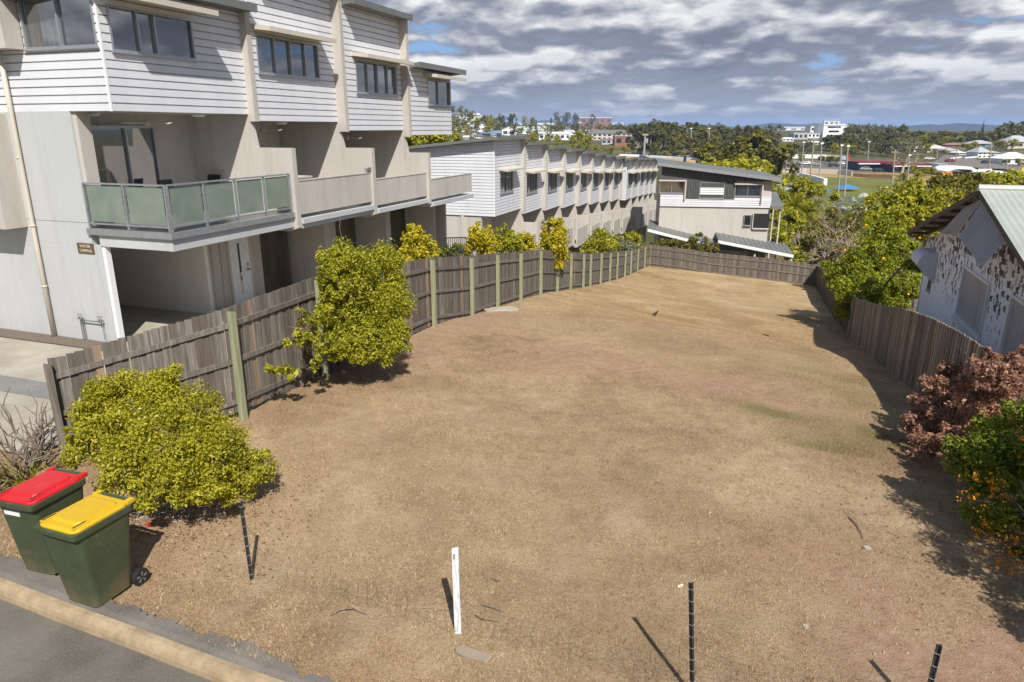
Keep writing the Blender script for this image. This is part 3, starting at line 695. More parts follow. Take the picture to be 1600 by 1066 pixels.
        p = np.array(W(-.021, -.495, z)) - np.array(W(-.02, -.5, 2.54)); o.location = [float(c) for c in p]; o.rotation_euler = (PI / 2, 0, -AZ)
    # water tapping pipework
    t = thing('water_pipes', 'grey standpipes with taps fixed to the pale street wall', 'pipes', W(-.1, -.75, .15))
    m = MB(); 
    for v_ in (-1.02, -.95): m.tube([W(-.08, v_, .15), W(-.08, v_, .82)], .013, 8)
    m.tube([W(-.08, -.3, .72), W(-.08, -.3, .3)], .008, 6); m.tube([W(-.08, -1.0, .75), W(-.08, -.32, .75)], .015, 8); m.build('pipe', MT['pipe'], t)
    for v_ in (-1.02, -.93, -.36, -.28):
        m = MB(); m.tube([W(-.08, v_, .78), W(-.11, v_, .84), W(-.16, v_ + .02, .79)], [.018, .022, .013], 8); m.tube([W(-.11, v_ - .035, .90), W(-.11, v_ + .035, .90)], .008, 6); m.tube([W(-.11, v_, .84), W(-.11, v_, .90)], .007, 6); m.build('tap', MT['pipe'], t)
    # bits seen on balconies
    t = thing('floodlight', 'small grey floodlights clipped on the second balcony rail', 'lamp', W(8.3, 2.28, 3.95))
    for du in (0, .14):
        m = MB(); m.tube([W(8.25 + du, 2.28, 3.9), W(8.25 + du, 2.30, 4.02)], .012, 6); m.tube([W(8.25 + du, 2.26, 4.05), W(8.25 + du, 2.37, 4.01)], [.04, .07], 10); m.build('lamp_head', MT['galv'], t)
    t = thing('outdoor_table', 'pale table top showing over the second balcony wall', 'table', W(5.9, 1.3, 2.86))
    m = MB(Fw); m.box(5.5, 6.3, .9, 1.6, 3.86, 3.91); m.build('top', MT['cream'], t)
    for a in (5.56, 6.24):
        for b_ in (.96, 1.54): m = MB(Fw); m.box(a - .025, a + .025, b_ - .025, b_ + .025, 2.86, 3.858); m.build('leg', MT['cream'], t)
W_ = lambda u, v, z: (u, v, z)
near_block()
# ------------------------------------------------------------------ farther rows
def row_block(label, units, sill, head, front_v0, roofz, zground, dark_low=True, step_front=True):
    u_first = units[0][0]; v0 = units[0][2]
    B = thing('townhouse_block', label, 'building', W(u_first, v0 - 2, zground))
    for i, (u0, u1, v, zb) in enumerate(units):
        th = .22; zt = roofz[i] - .18; last = i == len(units) - 1
        vn = units[i + 1][2] if not last else v + .2; zbn = units[i + 1][3] if not last else zb - .1
        F = planeU(v); w0 = u0 + (.9 if i == 0 else .25); w1 = w0 + min(2.3, (u1 - u0) * .66)
        wz0, wz1 = zb + sill, zb + head
        m = MB(F); clad(m, u0 + (.03 if i == 0 else 0), u1, zb, zt + .02, [(w0, w1, wz0, wz1)]); m.build('board_cladding', MT['clad'], B)
        m = MB(Fw); m.box(u0 + (.14 if i == 0 else 0), u1, v - 6, v - .14, zb + .05, zt - .75); m.box(u0 + (.14 if i == 0 else 0), u1, v - 1.2, v - .14, zt - .75, zt - .13); m.build('upper_wall', MT['render'], B)
        window(B, F, w0, w1, wz0, wz1, fr=(.28, .24, .24, .24), tints=(.6, .1, .9, .5)); hood(B, F, w0 - .15, min(w1 + .5, u1 + .15), wz1 + .16, .6)
        roof_unit(B, u0 - (.5 if i == 0 else 0), u1 + th + (.1 if last else -.01), v, zt, rise=.10, over=.38)
        zsl = zb - 2.95
        divider(B, u1, th, zt, v, vn, zbn, zb - .9, v + 1.15, zsl, low=v - .6, zlow=zground - 2)
        m = MB(Fw); m.box(u0 + .0, u1, v - 1.5, v + 1.1, zsl, zsl + .26); m.box(u0 + .02, u1 - .02, v + 1.0, v + 1.09, zsl + .30, zb - 1.55); m.build('balcony', MT['render'], B)
        m = MB(Fw); m.box(u0, u1, v - 2.2, v - 2.0, zsl + .2, zb + .05); m.build('balcony_back_wall', MT['render'], B)
        m = MB(Fw); m.box(u0, u1, v - .95, v - .8, zground - 2, zsl - .005); m.build('ground_wall', MT['render'], B)
        m = MB(planeU(v - .8)); m.box(u0 + .5, min(u0 + 2.7, u1 - .2), .0, .04, zground, zsl - .35); m.build('garage_door', MT['garagedoor'], B)
    u0, u1, v, zb = units[0]
    F = planeV(u0); top = lambda a: roofz[0] - .2 + (a - v) * .10
    m = MB(F); clad(m, front_v0, v - .03, zb, roofz[0], top=top); m.build('board_cladding', MT['clad'], B)
    m = MB(F); m.box(v - .04, v + .008, -.03, .012, zb - .01, roofz[0] - .25); m.build('corner_trim', MT['white'], B)
    m = MB(Fw); m.box(u0 + .05, u0 + 1, front_v0 + .02, v - .1, zb + .0, zb + .05); m.box(u0 + .08, u0 + .25, front_v0, v - .9, zground - 2, zb); m.box(u0 + .08, u0 + .3, front_v0 - .1, front_v0, zground - 2, zb + 3); m.build('front_wall', MT['render'], B)
    return B
MID = [(27.0, 31.75, -.49, .26), (31.97, 35.7, -.28, -.09), (35.92, 39.4, -.03, -.28), (39.62, 42.95, .23, -.47), (43.17, 46.15, .48, -.69), (46.37, 49.35, .72, -.85), (49.57, 52.3, .97, -1.02), (52.52, 55.4, 1.21, -1.16)]
Bm = row_block('middle row of white boarded townhouses stepping downhill behind the golden shrubs', MID, 1.22, 2.5, -9.5, [4.80, 4.40, 4.05, 3.77, 3.5, 3.24, 3.0, 2.76], -4.6)
m = MB(planeV(27.08)); m.box(-3.9, -2.8, .0, .03, -2.7, -1.9); m.build('dark_panel', MT['navy'], Bm)
FAR = [(56.0, 59.0, 1.73, -1.36), (59.15, 62.1, 1.85, -1.44), (62.25, 64.9, 1.97, -1.52), (65.05, 67.5, 2.09, -1.63), (67.65, 70.3, 2.2, -1.74)]
row_block('farthest row of white townhouses, seen end on beside the charcoal house', FAR, 1.2, 2.4, -4.5, [2.55, 2.4, 2.28, 2.15, 2.02], -6.8)
# ------------------------------------------------------------------ charcoal house beyond the back fence
def far_house():
    YL, YR = 60.0, 58.6
    a = at_Y(1028, 372, YL); b = at_Y(1199, 372, YR)
    L = math.hypot(b[0] - a[0], b[1] - a[1]); X = np.array([(b[0] - a[0]) / L, (b[1] - a[1]) / L, 0]); Nn = np.array([X[1], -X[0], 0])
    zg = -8.0
    B = thing('house', 'charcoal and white two storey house with sloping grey roof beyond the back fence', 'house', (a[0], a[1], zg))
    F = lambda p, n, z: tuple(np.array([a[0], a[1], 0]) + p * X + n * Nn + np.array([0, 0, z]))
    def pz(px, py):
        r = ray(px, py); P0 = np.array([a[0], a[1], 0]); t = ((P0 - CAM) @ Nn) / (r @ Nn); q = CAM + r * t; return (q - P0) @ X, q[2]
    zc = (pz(1030, 318)[1] + pz(1196, 329)[1]) / 2
    zl = pz(1028, 258)[1]; zr = pz(1197, 281)[1]
    top = lambda p: zl + (zr - zl) * p / L
    m = MB(F); m.prism([(0, zg), (L, zg), (L, zr - .05), (0, zl - .05)], -.12, -7); m.build('wall', MT['render'], B)
    # openings in pixels
    wl = pz(1031, 281)[0], pz(1070, 281)[0], pz(1040, 302)[1], pz(1040, 283)[1]
    wr = pz(1149, 290)[0], pz(1190, 290)[0], pz(1160, 307)[1], pz(1160, 288.5)[1]
    wc = pz(1092, 310)[0], pz(1131, 310)[0], pz(1100, 312)[1], pz(1100, 285)[1]
    zb1 = pz(1100, 317)[1] + .25
    m = MB(F)
    xs = [0.0]; k = 0
    step = .2; p = pz(1031, 281)[0]
    p = wl[1] + .12
    while p < wr[0] - .15:
        m.prism([(p, zc + .62), (p + step - .03, zc + .62), (p + step - .03, top(p + step) - .1), (p, top(p) - .1)], -.125, .012); p += step
    p = .0
    while p < L - .2:
        if not (wl[1] + .1 < p < wr[0] - .3): m.prism([(p, wl[3] + .05), (p + step - .03, wl[3] + .05), (p + step - .03, top(p + step) - .1), (p, top(p) - .1)], -.125, .012)
        p += step
    m.build('dark_cladding', MT['darkboard'], B)
    m = MB(F); clad(m, .0, L, zc, zc + .62, ()); clad(m, 0, wl[1] + .1, zc + .62, wl[2] - .02); clad(m, wr[0] - .1, L, zc + .62, wr[2] - .02); m.build('board_cladding', MT['clad'], B)
    for w_, fr, t in ((wl, (.5, .5), (.2, .15)), (wr, (.5, .5), (.25, .15))):
        window(B, F, *w_, fr=fr, tints=t, sub=True)
        fm = MB(F); fm.box(w_[0] - .08, w_[1] + .14, 0, .22, w_[3] + .0, w_[3] + .1); fm.box(w_[1] + .04, w_[1] + .14, 0, .2, w_[2] - .5, w_[3]); fm.build('window_surround', MT['cream'], B)
    wdw = window(B, F, wc[0], wc[1], wc[2] + .1, wc[3], fr=(1,), tints=(.2,))
    m = MB(F); clad(m, wc[0] + .06, wc[1] - .06, wc[2] + .42, wc[3] - .42, ()); m.v = [tuple(np.array(q) + .06 * Nn) for q in m.v]; m.build('shutter', MT['white'], wdw)
    s0 = pz(1163, 336), pz(1173, 353); window(B, F, s0[0][0], s0[1][0], s0[1][1], s0[0][1], fr=(1,), tints=(.1,))
    o0 = pz(1178, 334), pz(1201, 357); m = MB(F); m.tint = .0; m.box(o0[0][0], min(o0[1][0], L), -.06, -.03, o0[1][1], o0[0][1]); m.build('opening_shade_panel', MT['black'], B)  # black panel on the solid wall, painting the shade inside a carport opening
    m = MB(F); m.box(o0[0][0] - .06, o0[0][0], -.05, .05, o0[1][1], o0[0][1]); m.box(o0[0][0], L, -.05, .06, o0[1][1] - .1, o0[1][1]); m.build('opening_frame', MT['cream'], B)
    m = MB(F); m.prism([(-.4, zl + .05), (L + .5, zr - .02), (L + .5, zr + .24), (-.4, zl + .3)], .5, -7.2); ro = m.build('roof', MT['roofgrey'], B)
    m = MB(F); m.prism([(-.42, zl - .02), (L + .52, zr - .1), (L + .52, zr + .16), (-.42, zl + .22)], .5, .62); m.build('fascia', MT['alu'], ro)
    m = MB(F); m.tube([F_(1.9, -1.4, zl + .2), F_(1.9, -1.4, zl + .7)], .12, 8); m.build('roof_vent', MT['navy'], ro)
    m = MB(F); m.prism_a([(.25, pz(1200, 326)[1]), (-3, pz(1200, 322)[1]), (-3, pz(1200, 322)[1] + .9), (.25, pz(1200, 326)[1] + .25)], L + .02, L + .95); m.build('porch_roof', MT['roofgrey'], B)
    m = MB(F)
    for q in (0.0, -2.8): m.box(L + .75, L + .85, q - .05, q + .05, zg, pz(1200, 326)[1])
    m.build('porch_post', MT['cream'], B)
    # the two carports between fence and house
    for (x0, x1, y0, y1, yb0, yb1, Yf, lb) in ((1012, 1123, 358, 386, 352, 371, 57.5, 'low grey roofed carport left of the other carport behind the back fence'), (1122, 1240, 376, 399, 364, 382, 55.6, 'grey roofed carport with white fascia overlapping the back fence at right')):
        p = at_Y(x0, y0, Yf + .6); q = at_Y(x1, y1, Yf - .6)
        L2 = math.hypot(q[0] - p[0], q[1] - p[1]); X2 = np.array([(q[0] - p[0]) / L2, (q[1] - p[1]) / L2, 0]); N2 = np.array([X2[1], -X2[0], 0])
        z0, z1 = p[2], q[2]; zg2 = -8.2
        D = thing('carport', lb, 'carport', (p[0], p[1], zg2))
        F2 = lambda aa, n, z, p=p, X2=X2, N2=N2: tuple(np.array([p[0], p[1], 0]) + aa * X2 + n * N2 + np.array([0, 0, z]))
        dep = 4.2
        m = MB(F2); m.hexa([F2_(0, 0, z0 + .0), F2_(L2, 0, z1), F2_(L2, -dep, z1 + .14), F2_(0, -dep, z0 + .14), F2_(0, 0, z0 + .1), F2_(L2, 0, z1 + .1), F2_(L2, -dep, z1 + .24), F2_(0, -dep, z0 + .24)]); ro = m.build('roof', MT['roofgrey'], D)
        m = MB(F2); k = .2
        while k < L2 - .1:
            zz = z0 + (z1 - z0) * k / L2; m.hexa([F2_(k, 0, zz + .1), F2_(k + .04, 0, zz + .1), F2_(k + .04, -dep, zz + .24), F2_(k, -dep, zz + .24), F2_(k, 0, zz + .13), F2_(k + .04, 0, zz + .13), F2_(k + .04, -dep, zz + .27), F2_(k, -dep, zz + .27)]); k += .4
        m.build('roof_rib', MT['roofgrey'], ro)
        m = MB(F2); m.hexa([F2_(0, .0, z0 - .2), F2_(L2, .0, z1 - .2), F2_(L2, .06, z1 - .2), F2_(0, .06, z0 - .2), F2_(0, .0, z0 + .03), F2_(L2, .0, z1 + .03), F2_(L2, .06, z1 + .03), F2_(0, .06, z0 + .03)]); m.build('fascia', MT['white'], D)
        for aa in (.1, L2 / 2, L2 - .1):
            m = MB(F2); m.box(aa - .06, aa + .06, -.15, -.03, zg2, z1 - .05); m.build('post', MT['cream'], D)
        m = MB(F2); m.box(.2, L2 * .45, -2.0, -1.85, zg2, z1 - .1); m.build('wall', MT['render'], D)
F_ = lambda p, n, z: (p, n, z)
F2_ = F_
far_house()
# ------------------------------------------------------------------ peeling weatherboard house on the right
def m_peel():
    n = N('peeling_white_boards'); p = n.obj()
    spz = n.add('ShaderNodeSeparateXYZ'); n.l.new(p, spz.inputs[0]); qz = n.math('FLOOR', n.math('DIVIDE', n.math('ADD', spz.outputs[2], n.math('MULTIPLY', n.noise(p, 5, 2), .12)), .155)); cz = n.add('ShaderNodeCombineXYZ'); n.l.new(spz.outputs[0], cz.inputs[0]); n.l.new(spz.outputs[1], cz.inputs[1]); n.l.new(n.math('MULTIPLY', qz, .37), cz.inputs[2]); vec = n.map(cz.outputs[0], (1.8, 1.8, 1.0))
    a = n.noise(vec, 2.6, 6, .62, .3); b = n.noise(n.map(p, (1, 1, .8)), .55, 3); hi_ = n.add('ShaderNodeSeparateXYZ'); n.l.new(n.pos(), hi_.inputs[0])
    up = n.math('MULTIPLY_ADD', hi_.outputs[2], .05, -.05)
    f = n.math('ADD', n.math('ADD', a, n.math('MULTIPLY', n.math('SUBTRACT', b, .5), .28)), up)
    msk = n.ramp(f, [(.55, 0), (.558, 1)])
    paintc = n.ramp(n.noise(p, 3, 4), [(.3, (.82, .82, .84)), (.7, (.90, .90, .91))])
    st = n.noise(n.map(p, (5, 5, .5)), 1.5, 4); paintc = n.mix(n.ramp(st, [(.5, 0), (.75, .3)]), paintc, (.42, .40, .38))
    wood = n.ramp(n.noise(n.map(p, (2, 2, 12)), 3, 4), [(.3, (.055, .032, .022)), (.7, (.13, .08, .055))])
    n.col(n.mix(msk, paintc, wood)).set(.7, 0, .3); return n.m
def old_house():
    VH = 20.6; zg = -4.2
    s = lambda px, py: onv(px, py, VH)
    cu, _ = s(1449, 395); over = .75; pu, pz_ = onv(1530, 292, VH - over); pz_ -= .27
    B = thing('old_house', 'old weatherboard house with peeling white paint and sage green iron roof', 'house', W(pu, VH, zg))
    F = lambda a, n, z: W(a, VH - n, z)
    half = cu - pu; u0, u1 = pu - half, cu
    eu_, ez_ = onv(1435, 353, VH - over); sl = (pz_ + .16 - ez_) / (eu_ - pu); ez = pz_ - sl * half
    bw = [s(1512, 425), s(1495, 497), s(1532, 523), s(1549, 443)]
    b0 = (min(bw[2][0], bw[3][0]), max(bw[0][0], bw[1][0]), (bw[1][1] + bw[2][1]) / 2, (bw[0][1] + bw[3][1]) / 2)
    w3 = [s(1585, 465), s(1562, 550)]; b3 = (w3[0][0] - 1.9, w3[0][0], w3[1][1], w3[0][1])
    wt, wb = s(1457, 416), s(1449, 452); b1 = (wt[0] - .42, wt[0] + .22, wb[1], wt[1])
    ops = [b0, b3, b1]
    m = MB(F)
    # lapped boards, clipped by the two gable slopes
    zt = -4.2; r = random.Random(3)
    def rowpoly(x0, x1, za, zb, n0, n1):
        poly = [(x0, za), (x1, za), (x1, zb), (x0, zb)]
        poly = clip_top(poly, lambda q: pz_ - .05 - sl * (q - pu)); 
        if len(poly) >= 3: poly = clip_top(poly, lambda q: pz_ - .05 + sl * (q - pu))
        if len(poly) >= 3:
            P = [(q[0], n0 if q[1] <= za + .001 else n1, q[1]) for q in poly]; m.face(P)
            lo = [q for q in poly if q[1] <= za + .001]
            if len(lo) >= 2: m.face([(lo[0][0], n0, za), (lo[1][0], n0, za), (lo[1][0], n1 - .02, za), (lo[0][0], n1 - .02, za)])
    while zt < pz_:
        zb = zt + .155; cuts = sorted({zt, zb} | {z for o in ops for z in o[2:4] if zt < z < zb})
        for c0, c1 in zip(cuts[:-1], cuts[1:]):
            xs = [(u0, u1)]
            for o in ops:
                if o[2] < (c0 + c1) / 2 < o[3]:
                    nx = []
                    for a_, e in xs:
                        if o[0] > a_: nx.append((a_, min(e, o[0])))
                        if o[1] < e: nx.append((max(a_, o[1]), e))
                    xs = [q for q in nx if q[1] > q[0]]
            for a_, e in xs: rowpoly(a_, e, c0, c1, .022, .004)
        zt = zb
    m.build('weatherboard_wall', m_peel(), B, recalc=False)
    m = MB(Fw); m.box(u0, u1, VH + .25, VH + 9, zg, ez - .1); m.box(u1 - .1, u1 - .01, VH - .0, VH + .25, zg, ez - .05); m.build('side_wall', MT['white'], B)
    m = MB(F); m.box(u1 - .06, u1 + .02, -.02, .05, zg, ez + .05); m.build('corner_stop', MT['white'], B)
    board = paint('old_boarded_panel', (.50, .45, .43), .8, .1, 1.5)
    for o, nm in ((b0, 'boarded_window'), (b3, 'boarded_window')):
        f = MB(F); f.box(o[0] - .07, o[0], -.05, .07, o[2] - .05, o[3] + .08); f.box(o[1], o[1] + .07, -.05, .07, o[2] - .05, o[3] + .08); f.box(o[0], o[1], -.05, .065, o[3], o[3] + .08); f.box(o[0] - .14, o[1] + .14, -.05, .13, o[2] - .1, o[2] - .0)
        fo = f.build(nm, MT['white'], B)
        g = MB(F); k = o[0] + .005
        while k < o[1] - .02:
            g.tint = r.random(); g.box(k, min(k + .295, o[1] - .004), -.05, -.012 + r.uniform(-.004, .004), o[2] + .002, o[3] - .002); k += .3
        g.build('boarding', board, fo)
    # small window with curved hood
    wd = window(B, F, *b1, fr=(.5, .5), tints=(.7, .4)); g = MB(F); g.box(b1[0] + .05, b1[1] - .05, -.045, -.02, (b1[2] + b1[3]) / 2 - .02, (b1[2] + b1[3]) / 2 + .02); g.build('glazing_bar', MT['white'], wd)
    g = MB(F); seg = 10; pts = []
    zc_ = b1[3] + .1; oa, ob = b1[0] - .28, b1[1] + .5
    outer = [(.62 * (1 - (1 - k / seg) ** 2) ** .5 if k else 0.0, zc_ + .46 - .44 * (k / seg) ** 1.6) for k in range(seg + 1)]
    g.prism_a([(n_, z_) for n_, z_ in outer] + [(n_ * .95, z_ - .04) for n_, z_ in reversed(outer)], oa, ob)
    for a_ in (oa, ob - .03): g.prism_a([(.0, zc_ + .42)] + [(n_ * .94, z_ - .045) for n_, z_ in outer[1:]] + [(.02, zc_ - .62)], a_, a_ + .03)
    g.build('window_hood', paint('chalky_hood_paint', (.62, .65, .72), .7, .12, 2), B, smooth=False)
    # roof: corrugated sage iron, ridge runs away from the lot
    vr0 = VH - over; eo = max(.25, eu_ - pu - half)
    def slope(sign, name, mat_):
        m = MB(Fw); nseg = int((9 + over) / .038); vsn = np.linspace(vr0, VH + 9, nseg)
        le = half + eo
        def zz(d): return pz_ + .22 - sl * d - .0 * d
        ds = [0, half * .5, half, half + eo * .5, le]
        idx = []
        for v in vsn:
            wv = .012 * math.sin(v * 2 * PI / .152)
            idx.append(m.pts([(pu + sign * d, v, zz(d) + wv) for d in ds]))
        for i in range(len(idx) - 1):
            for j in range(len(ds) - 1): m.fi(idx[i] + j, idx[i + 1] + j, idx[i + 1] + j + 1, idx[i] + j + 1)
        return m.build(name, mat_, B, smooth=True)
    n = N('sage_corrugated_iron'); p = n.pos(); rust = n.noise(p, 1.3, 5)
    n.col(n.mix(n.ramp(rust, [(.62, 0), (.75, .25)]), n.ramp(n.noise(p, .8, 4), [(.3, (.36, .385, .315)), (.7, (.47, .49, .42))]), (.25, .17, .11))).set(.45, .15, .4)
    r1 = slope(-1, 'roof', n.m); r2 = slope(1, 'roof', n.m)
    m = MB(Fw); m.tube([(pu, vr0 - .02, pz_ + .24), (pu, VH + 9, pz_ + .24)], .09, 8); m.build('ridge_cap', MT['sage'], r1)
    dk = paint('dark_rafter_timber', (.10, .075, .06), .85, .2)
    def zz(d): return pz_ + .22 - sl * d - .0 * d
    for sgn, rr in ((-1, r1), (1, r2)):
        m = MB(Fw)
        for d in np.linspace(.5, half + eo - .15, 7): m.box(pu + sgn * d - .035, pu + sgn * d + .035, vr0 + .04, VH - .03, zz(d) - .13, zz(d) - .03)
        for v in (vr0 + .0, VH - .12):
            ds = np.linspace(0.05, half + eo, 9)
            for a_, b_ in zip(ds[:-1], ds[1:]):
                q = [pu + sgn * a_, pu + sgn * b_]; m.hexa([(q[0], v, zz(a_) - .16), (q[1], v, zz(b_) - .16), (q[1], v + .04, zz(b_) - .16), (q[0], v + .04, zz(a_) - .16), (q[0], v, zz(a_) - .02), (q[1], v, zz(b_) - .02), (q[1], v + .04, zz(b_) - .02), (q[0], v + .04, zz(a_) - .02)])
        m.build('rafter', dk, rr)
    # gable skirt of corrugated iron
    skb = paint('rusty_iron_skirt', (.36, .30, .25), .7, .2, 2); ska = paint('grey_iron_skirt', (.30, .29, .30), .6, .12, 2)
    for sgn, mt_ in ((1, skb), (-1, ska)):
        m = MB(Fw); nn = 46; A_ = []
        for k in range(nn + 1):
            t = k / nn; d = t * half * (.22 if sgn > 0 else .30); wv = .014 * math.sin(k * 2 * PI / 4)
            z1 = zz(d) - .2; z0 = z1 - 1.05 + .3 * t
            A_.append(m.pts([(pu + sgn * d, vr0 + .16 + .0 * t + wv, z1), (pu + sgn * (d + .12), vr0 - .28 + wv, z0)]))
        for k in range(nn): m.fi(A_[k], A_[k + 1], A_[k + 1] + 1, A_[k] + 1)
        m.build('gable_skirt', mt_, B)
old_house()
# ------------------------------------------------------------------ fences
def paling_run(mb, P, Q, h0, h1, zp, zq, pw=.12, off=(0, 0), seed=1, jag=.02, low=.03):
    r = random.Random(seed); L = math.hypot(Q[0] - P[0], Q[1] - P[1]); X = ((Q[0] - P[0]) / L, (Q[1] - P[1]) / L); Nn = (X[1], -X[0])
    n = max(1, int(L / pw)); st = L / n; x0 = P[0] + off[0]; y0 = P[1] + off[1]
    for k in range(n):
        a = k * st + .003; b = (k + 1) * st + .004 - (r.random() < .08) * .01; t = (k + .5) / n
        zb = zp + (zq - zp) * t + low + r.uniform(-.01, .02); zt = zp + (zq - zp) * t + h0 + (h1 - h0) * t + r.uniform(-jag, jag)
        d0 = (k % 2) * .017 + r.uniform(0, .002); lean = r.uniform(-.008, .008); mb.tint = r.random()
        c = lambda aa, nn, z, l=0: (x0 + X[0] * (aa + l) + Nn[0] * nn, y0 + X[1] * (aa + l) + Nn[1] * nn, z)
        mb.hexa([c(a, d0, zb), c(b, d0, zb), c(b, d0 - .016, zb), c(a, d0 - .016, zb), c(a, d0, zt, lean), c(b, d0, zt + r.uniform(-.008, .008), lean), c(b, d0 - .016, zt, lean), c(a, d0 - .016, zt, lean)])
def rail_run(mb, P, Q, za, zb, nn=.03, hh=.09, dd=.045):
    L = math.hypot(Q[0] - P[0], Q[1] - P[1]); X = ((Q[0] - P[0]) / L, (Q[1] - P[1]) / L); Nn = (X[1], -X[0])
    c = lambda p, n, z: (p[0] + Nn[0] * n, p[1] + Nn[1] * n, z); mb.tint = rnd.uniform(.4, .9)
    mb.hexa([c(P, nn, za), c(Q, nn, zb), c(Q, nn - dd, zb), c(P, nn - dd, za), c(P, nn, za + hh), c(Q, nn, zb + hh), c(Q, nn - dd, zb + hh), c(P, nn - dd, za + hh)])
# left fence: splay + long run; (x, y, base z, top z)
LP = [(-7.12, 10.22, .02, 1.84), (-4.77, 11.58, .43, 2.33), (-3.92, 13.96, .25, 2.37)]
data = [(-3.05, 16.4, .12, 2.12), (-2.15, 18.87, .01, 1.89), (-1.24, 21.40, -.5, 1.49), (-.48, 23.51, -.72, 1.22), (.34, 25.77, -.99, .88), (1.18, 28.12, -1.25, .58), (2.01, 30.42, -1.73, .10), (2.78, 32.56, -2.07, -.28), (3.61, 34.87, -2.50, -.72), (4.11, 36.24, -2.75, -.97), (4.96, 38.60, -3.14, -1.33), (5.78, 40.88, -3.48, -1.70), (6.52, 42.95, -3.79, -2.0), (7.40, 45.4, -4.12, -2.38), (8.1, 47.35, -4.37, -2.66), (9.05, 50.0, -4.62, -2.98), (10.05, 52.75, -4.92, -3.25), (10.97, 55.31, -5.19, -3.54)]
LP += data
BK = [LP[-1]]
for (bx, by, ty) in ((1060, 421, 388.5), (1107, 430, 395.6), (1159, 436.5, 400.5), (1213, 443, 406), (1272, 449, 415)):
    rb, rt = ray(bx, by), ray(bx, ty); x0, y0 = LP[-1][:2]; q = rb[0] / rb[1]
    y = (x0 + y0 / .36) / (q + 1 / .36); x = q * y
    BK.append((x, y, HC + y * rb[2] / rb[1], HC + y * rt[2] / rt[1]))
def post_mesh(t, p, ztop, w_=.1, mt='post', sink=.3, nrm=None, cut=.03):
    m = MB(); a = math.atan2(nrm[1], nrm[0]) if nrm else 0; ca, sa = math.cos(a), math.sin(a)
    c = lambda x, y, z: (p[0] + ca * x - sa * y, p[1] + sa * x + ca * y, z)
    h = w_ / 2; zb = p[2] - sink
    m.hexa([c(-h, -h, zb), c(h, -h, zb), c(h, h, zb), c(-h, h, zb), c(-h, -h, ztop), c(h, -h, ztop - cut), c(h, h, ztop - cut), c(-h, h, ztop)])
    return m.build('post', MT[mt], t)
def fence(name, label, PT, side, mt, postm, inset=.1, nr=3, pw=.12, seed=1, rails=True, posts=True, jag=.008):
    t = thing(name, label, 'fence', PT[0][:3])
    m = MB(); rl = [MB() for _ in range(nr)]
    for i, (P, Q) in enumerate(zip(PT[:-1], PT[1:])):
        L = math.hypot(Q[0] - P[0], Q[1] - P[1]); X = ((Q[0] - P[0]) / L, (Q[1] - P[1]) / L); Nn = (X[1] * side, -X[0] * side)
        off = (-Nn[0] * inset, -Nn[1] * inset); P2 = (P[0] + off[0], P[1] + off[1]); Q2 = (Q[0] + off[0], Q[1] + off[1])
        paling_run(m, P2, Q2, P[3] - P[2] + .04, Q[3] - Q[2] + .04, P[2], Q[2], pw, seed=seed + i, jag=jag)
        if rails:
            for k in range(nr):
                f = (.13, .52, .86)[k] if nr == 3 else (.2, .82)[k]
                za = P[2] + (P[3] - P[2]) * f - .04; zb = Q[2] + (Q[3] - Q[2]) * f - .04
                rail_run(rl[k], P2, Q2, za, zb, nn=.052 if side > 0 else -.022, dd=.045)
    m.build('palings', MT[mt], t)
    if rails:
        for k in range(nr): rl[k].build('rail', MT[mt], t)
    if posts:
        for i, P in enumerate(PT):
            j = min(i, len(PT) - 2); Q0, Q1 = PT[j], PT[j + 1]; a = math.hypot(Q1[0] - Q0[0], Q1[1] - Q0[1]); post_mesh(t, P, P[3], .105, postm if not (i == 0 and name == 'paling_fence' and seed == 1) else mt, nrm=((Q1[0] - Q0[0]) / a, (Q1[1] - Q0[1]) / a))
    return t
fence('paling_fence', 'long grey paling fence with pale green posts along the left side of the lot', LP, 1, 'paling', 'post', seed=1)
fence('paling_fence', 'weathered paling fence with dark posts across the back of the lot', BK[0:], 1, 'paling', 'paling', seed=60, inset=-.02)
# right fences (palings face the lot)
def on_right(px, py, ty, k=.36):
    rb, rt = ray(px, py), ray(px, ty); q = rb[0] / rb[1]; x0, y0 = BK[-1][0], BK[-1][1]
    y = (x0 - k * y0) / (q - k); x = q * y; return (x, y, HC + y * rb[2] / rb[1], HC + y * rt[2] / rt[1])
kx = .36
def rline(u, vv=18.55): p = W(u, vv, 0); return p[0], p[1]
RF = []
for u, ht in ((20.9, 1.72), (18.4, 1.75), (15.9, 1.78), (13.4, 1.8), (10.9, 1.85), (8.4, 1.9), (5.9, 1.9), (3.4, 1.9), (.9, 1.9)):
    x, y = rline(u); z = hz(x, y); RF.append((x, y, z - .05, z + ht))
fence('paling_fence', 'tall plain paling fence in shade below the peeling house', RF, -1, 'paling2', 'paling2', inset=0, nr=2, pw=.1, seed=90, posts=False, jag=.012)
RB = [(BK[-1][0] + .02, BK[-1][1] - .05, BK[-1][2], BK[-1][3])]
for u in (41.0, 38.5, 36.0, 33.5, 31, 28.5, 26, 23.5, 21.0):
    x, y = rline(u); z = hz(x, y); RB.append((x, y, z - .05, z + (1.55 if u > 30 else 1.15)))
fence('paling_fence', 'low grey paling fence running behind the orange tree at the back right', RB, -1, 'paling', 'paling', inset=0, nr=2, pw=.12, seed=120, posts=False)
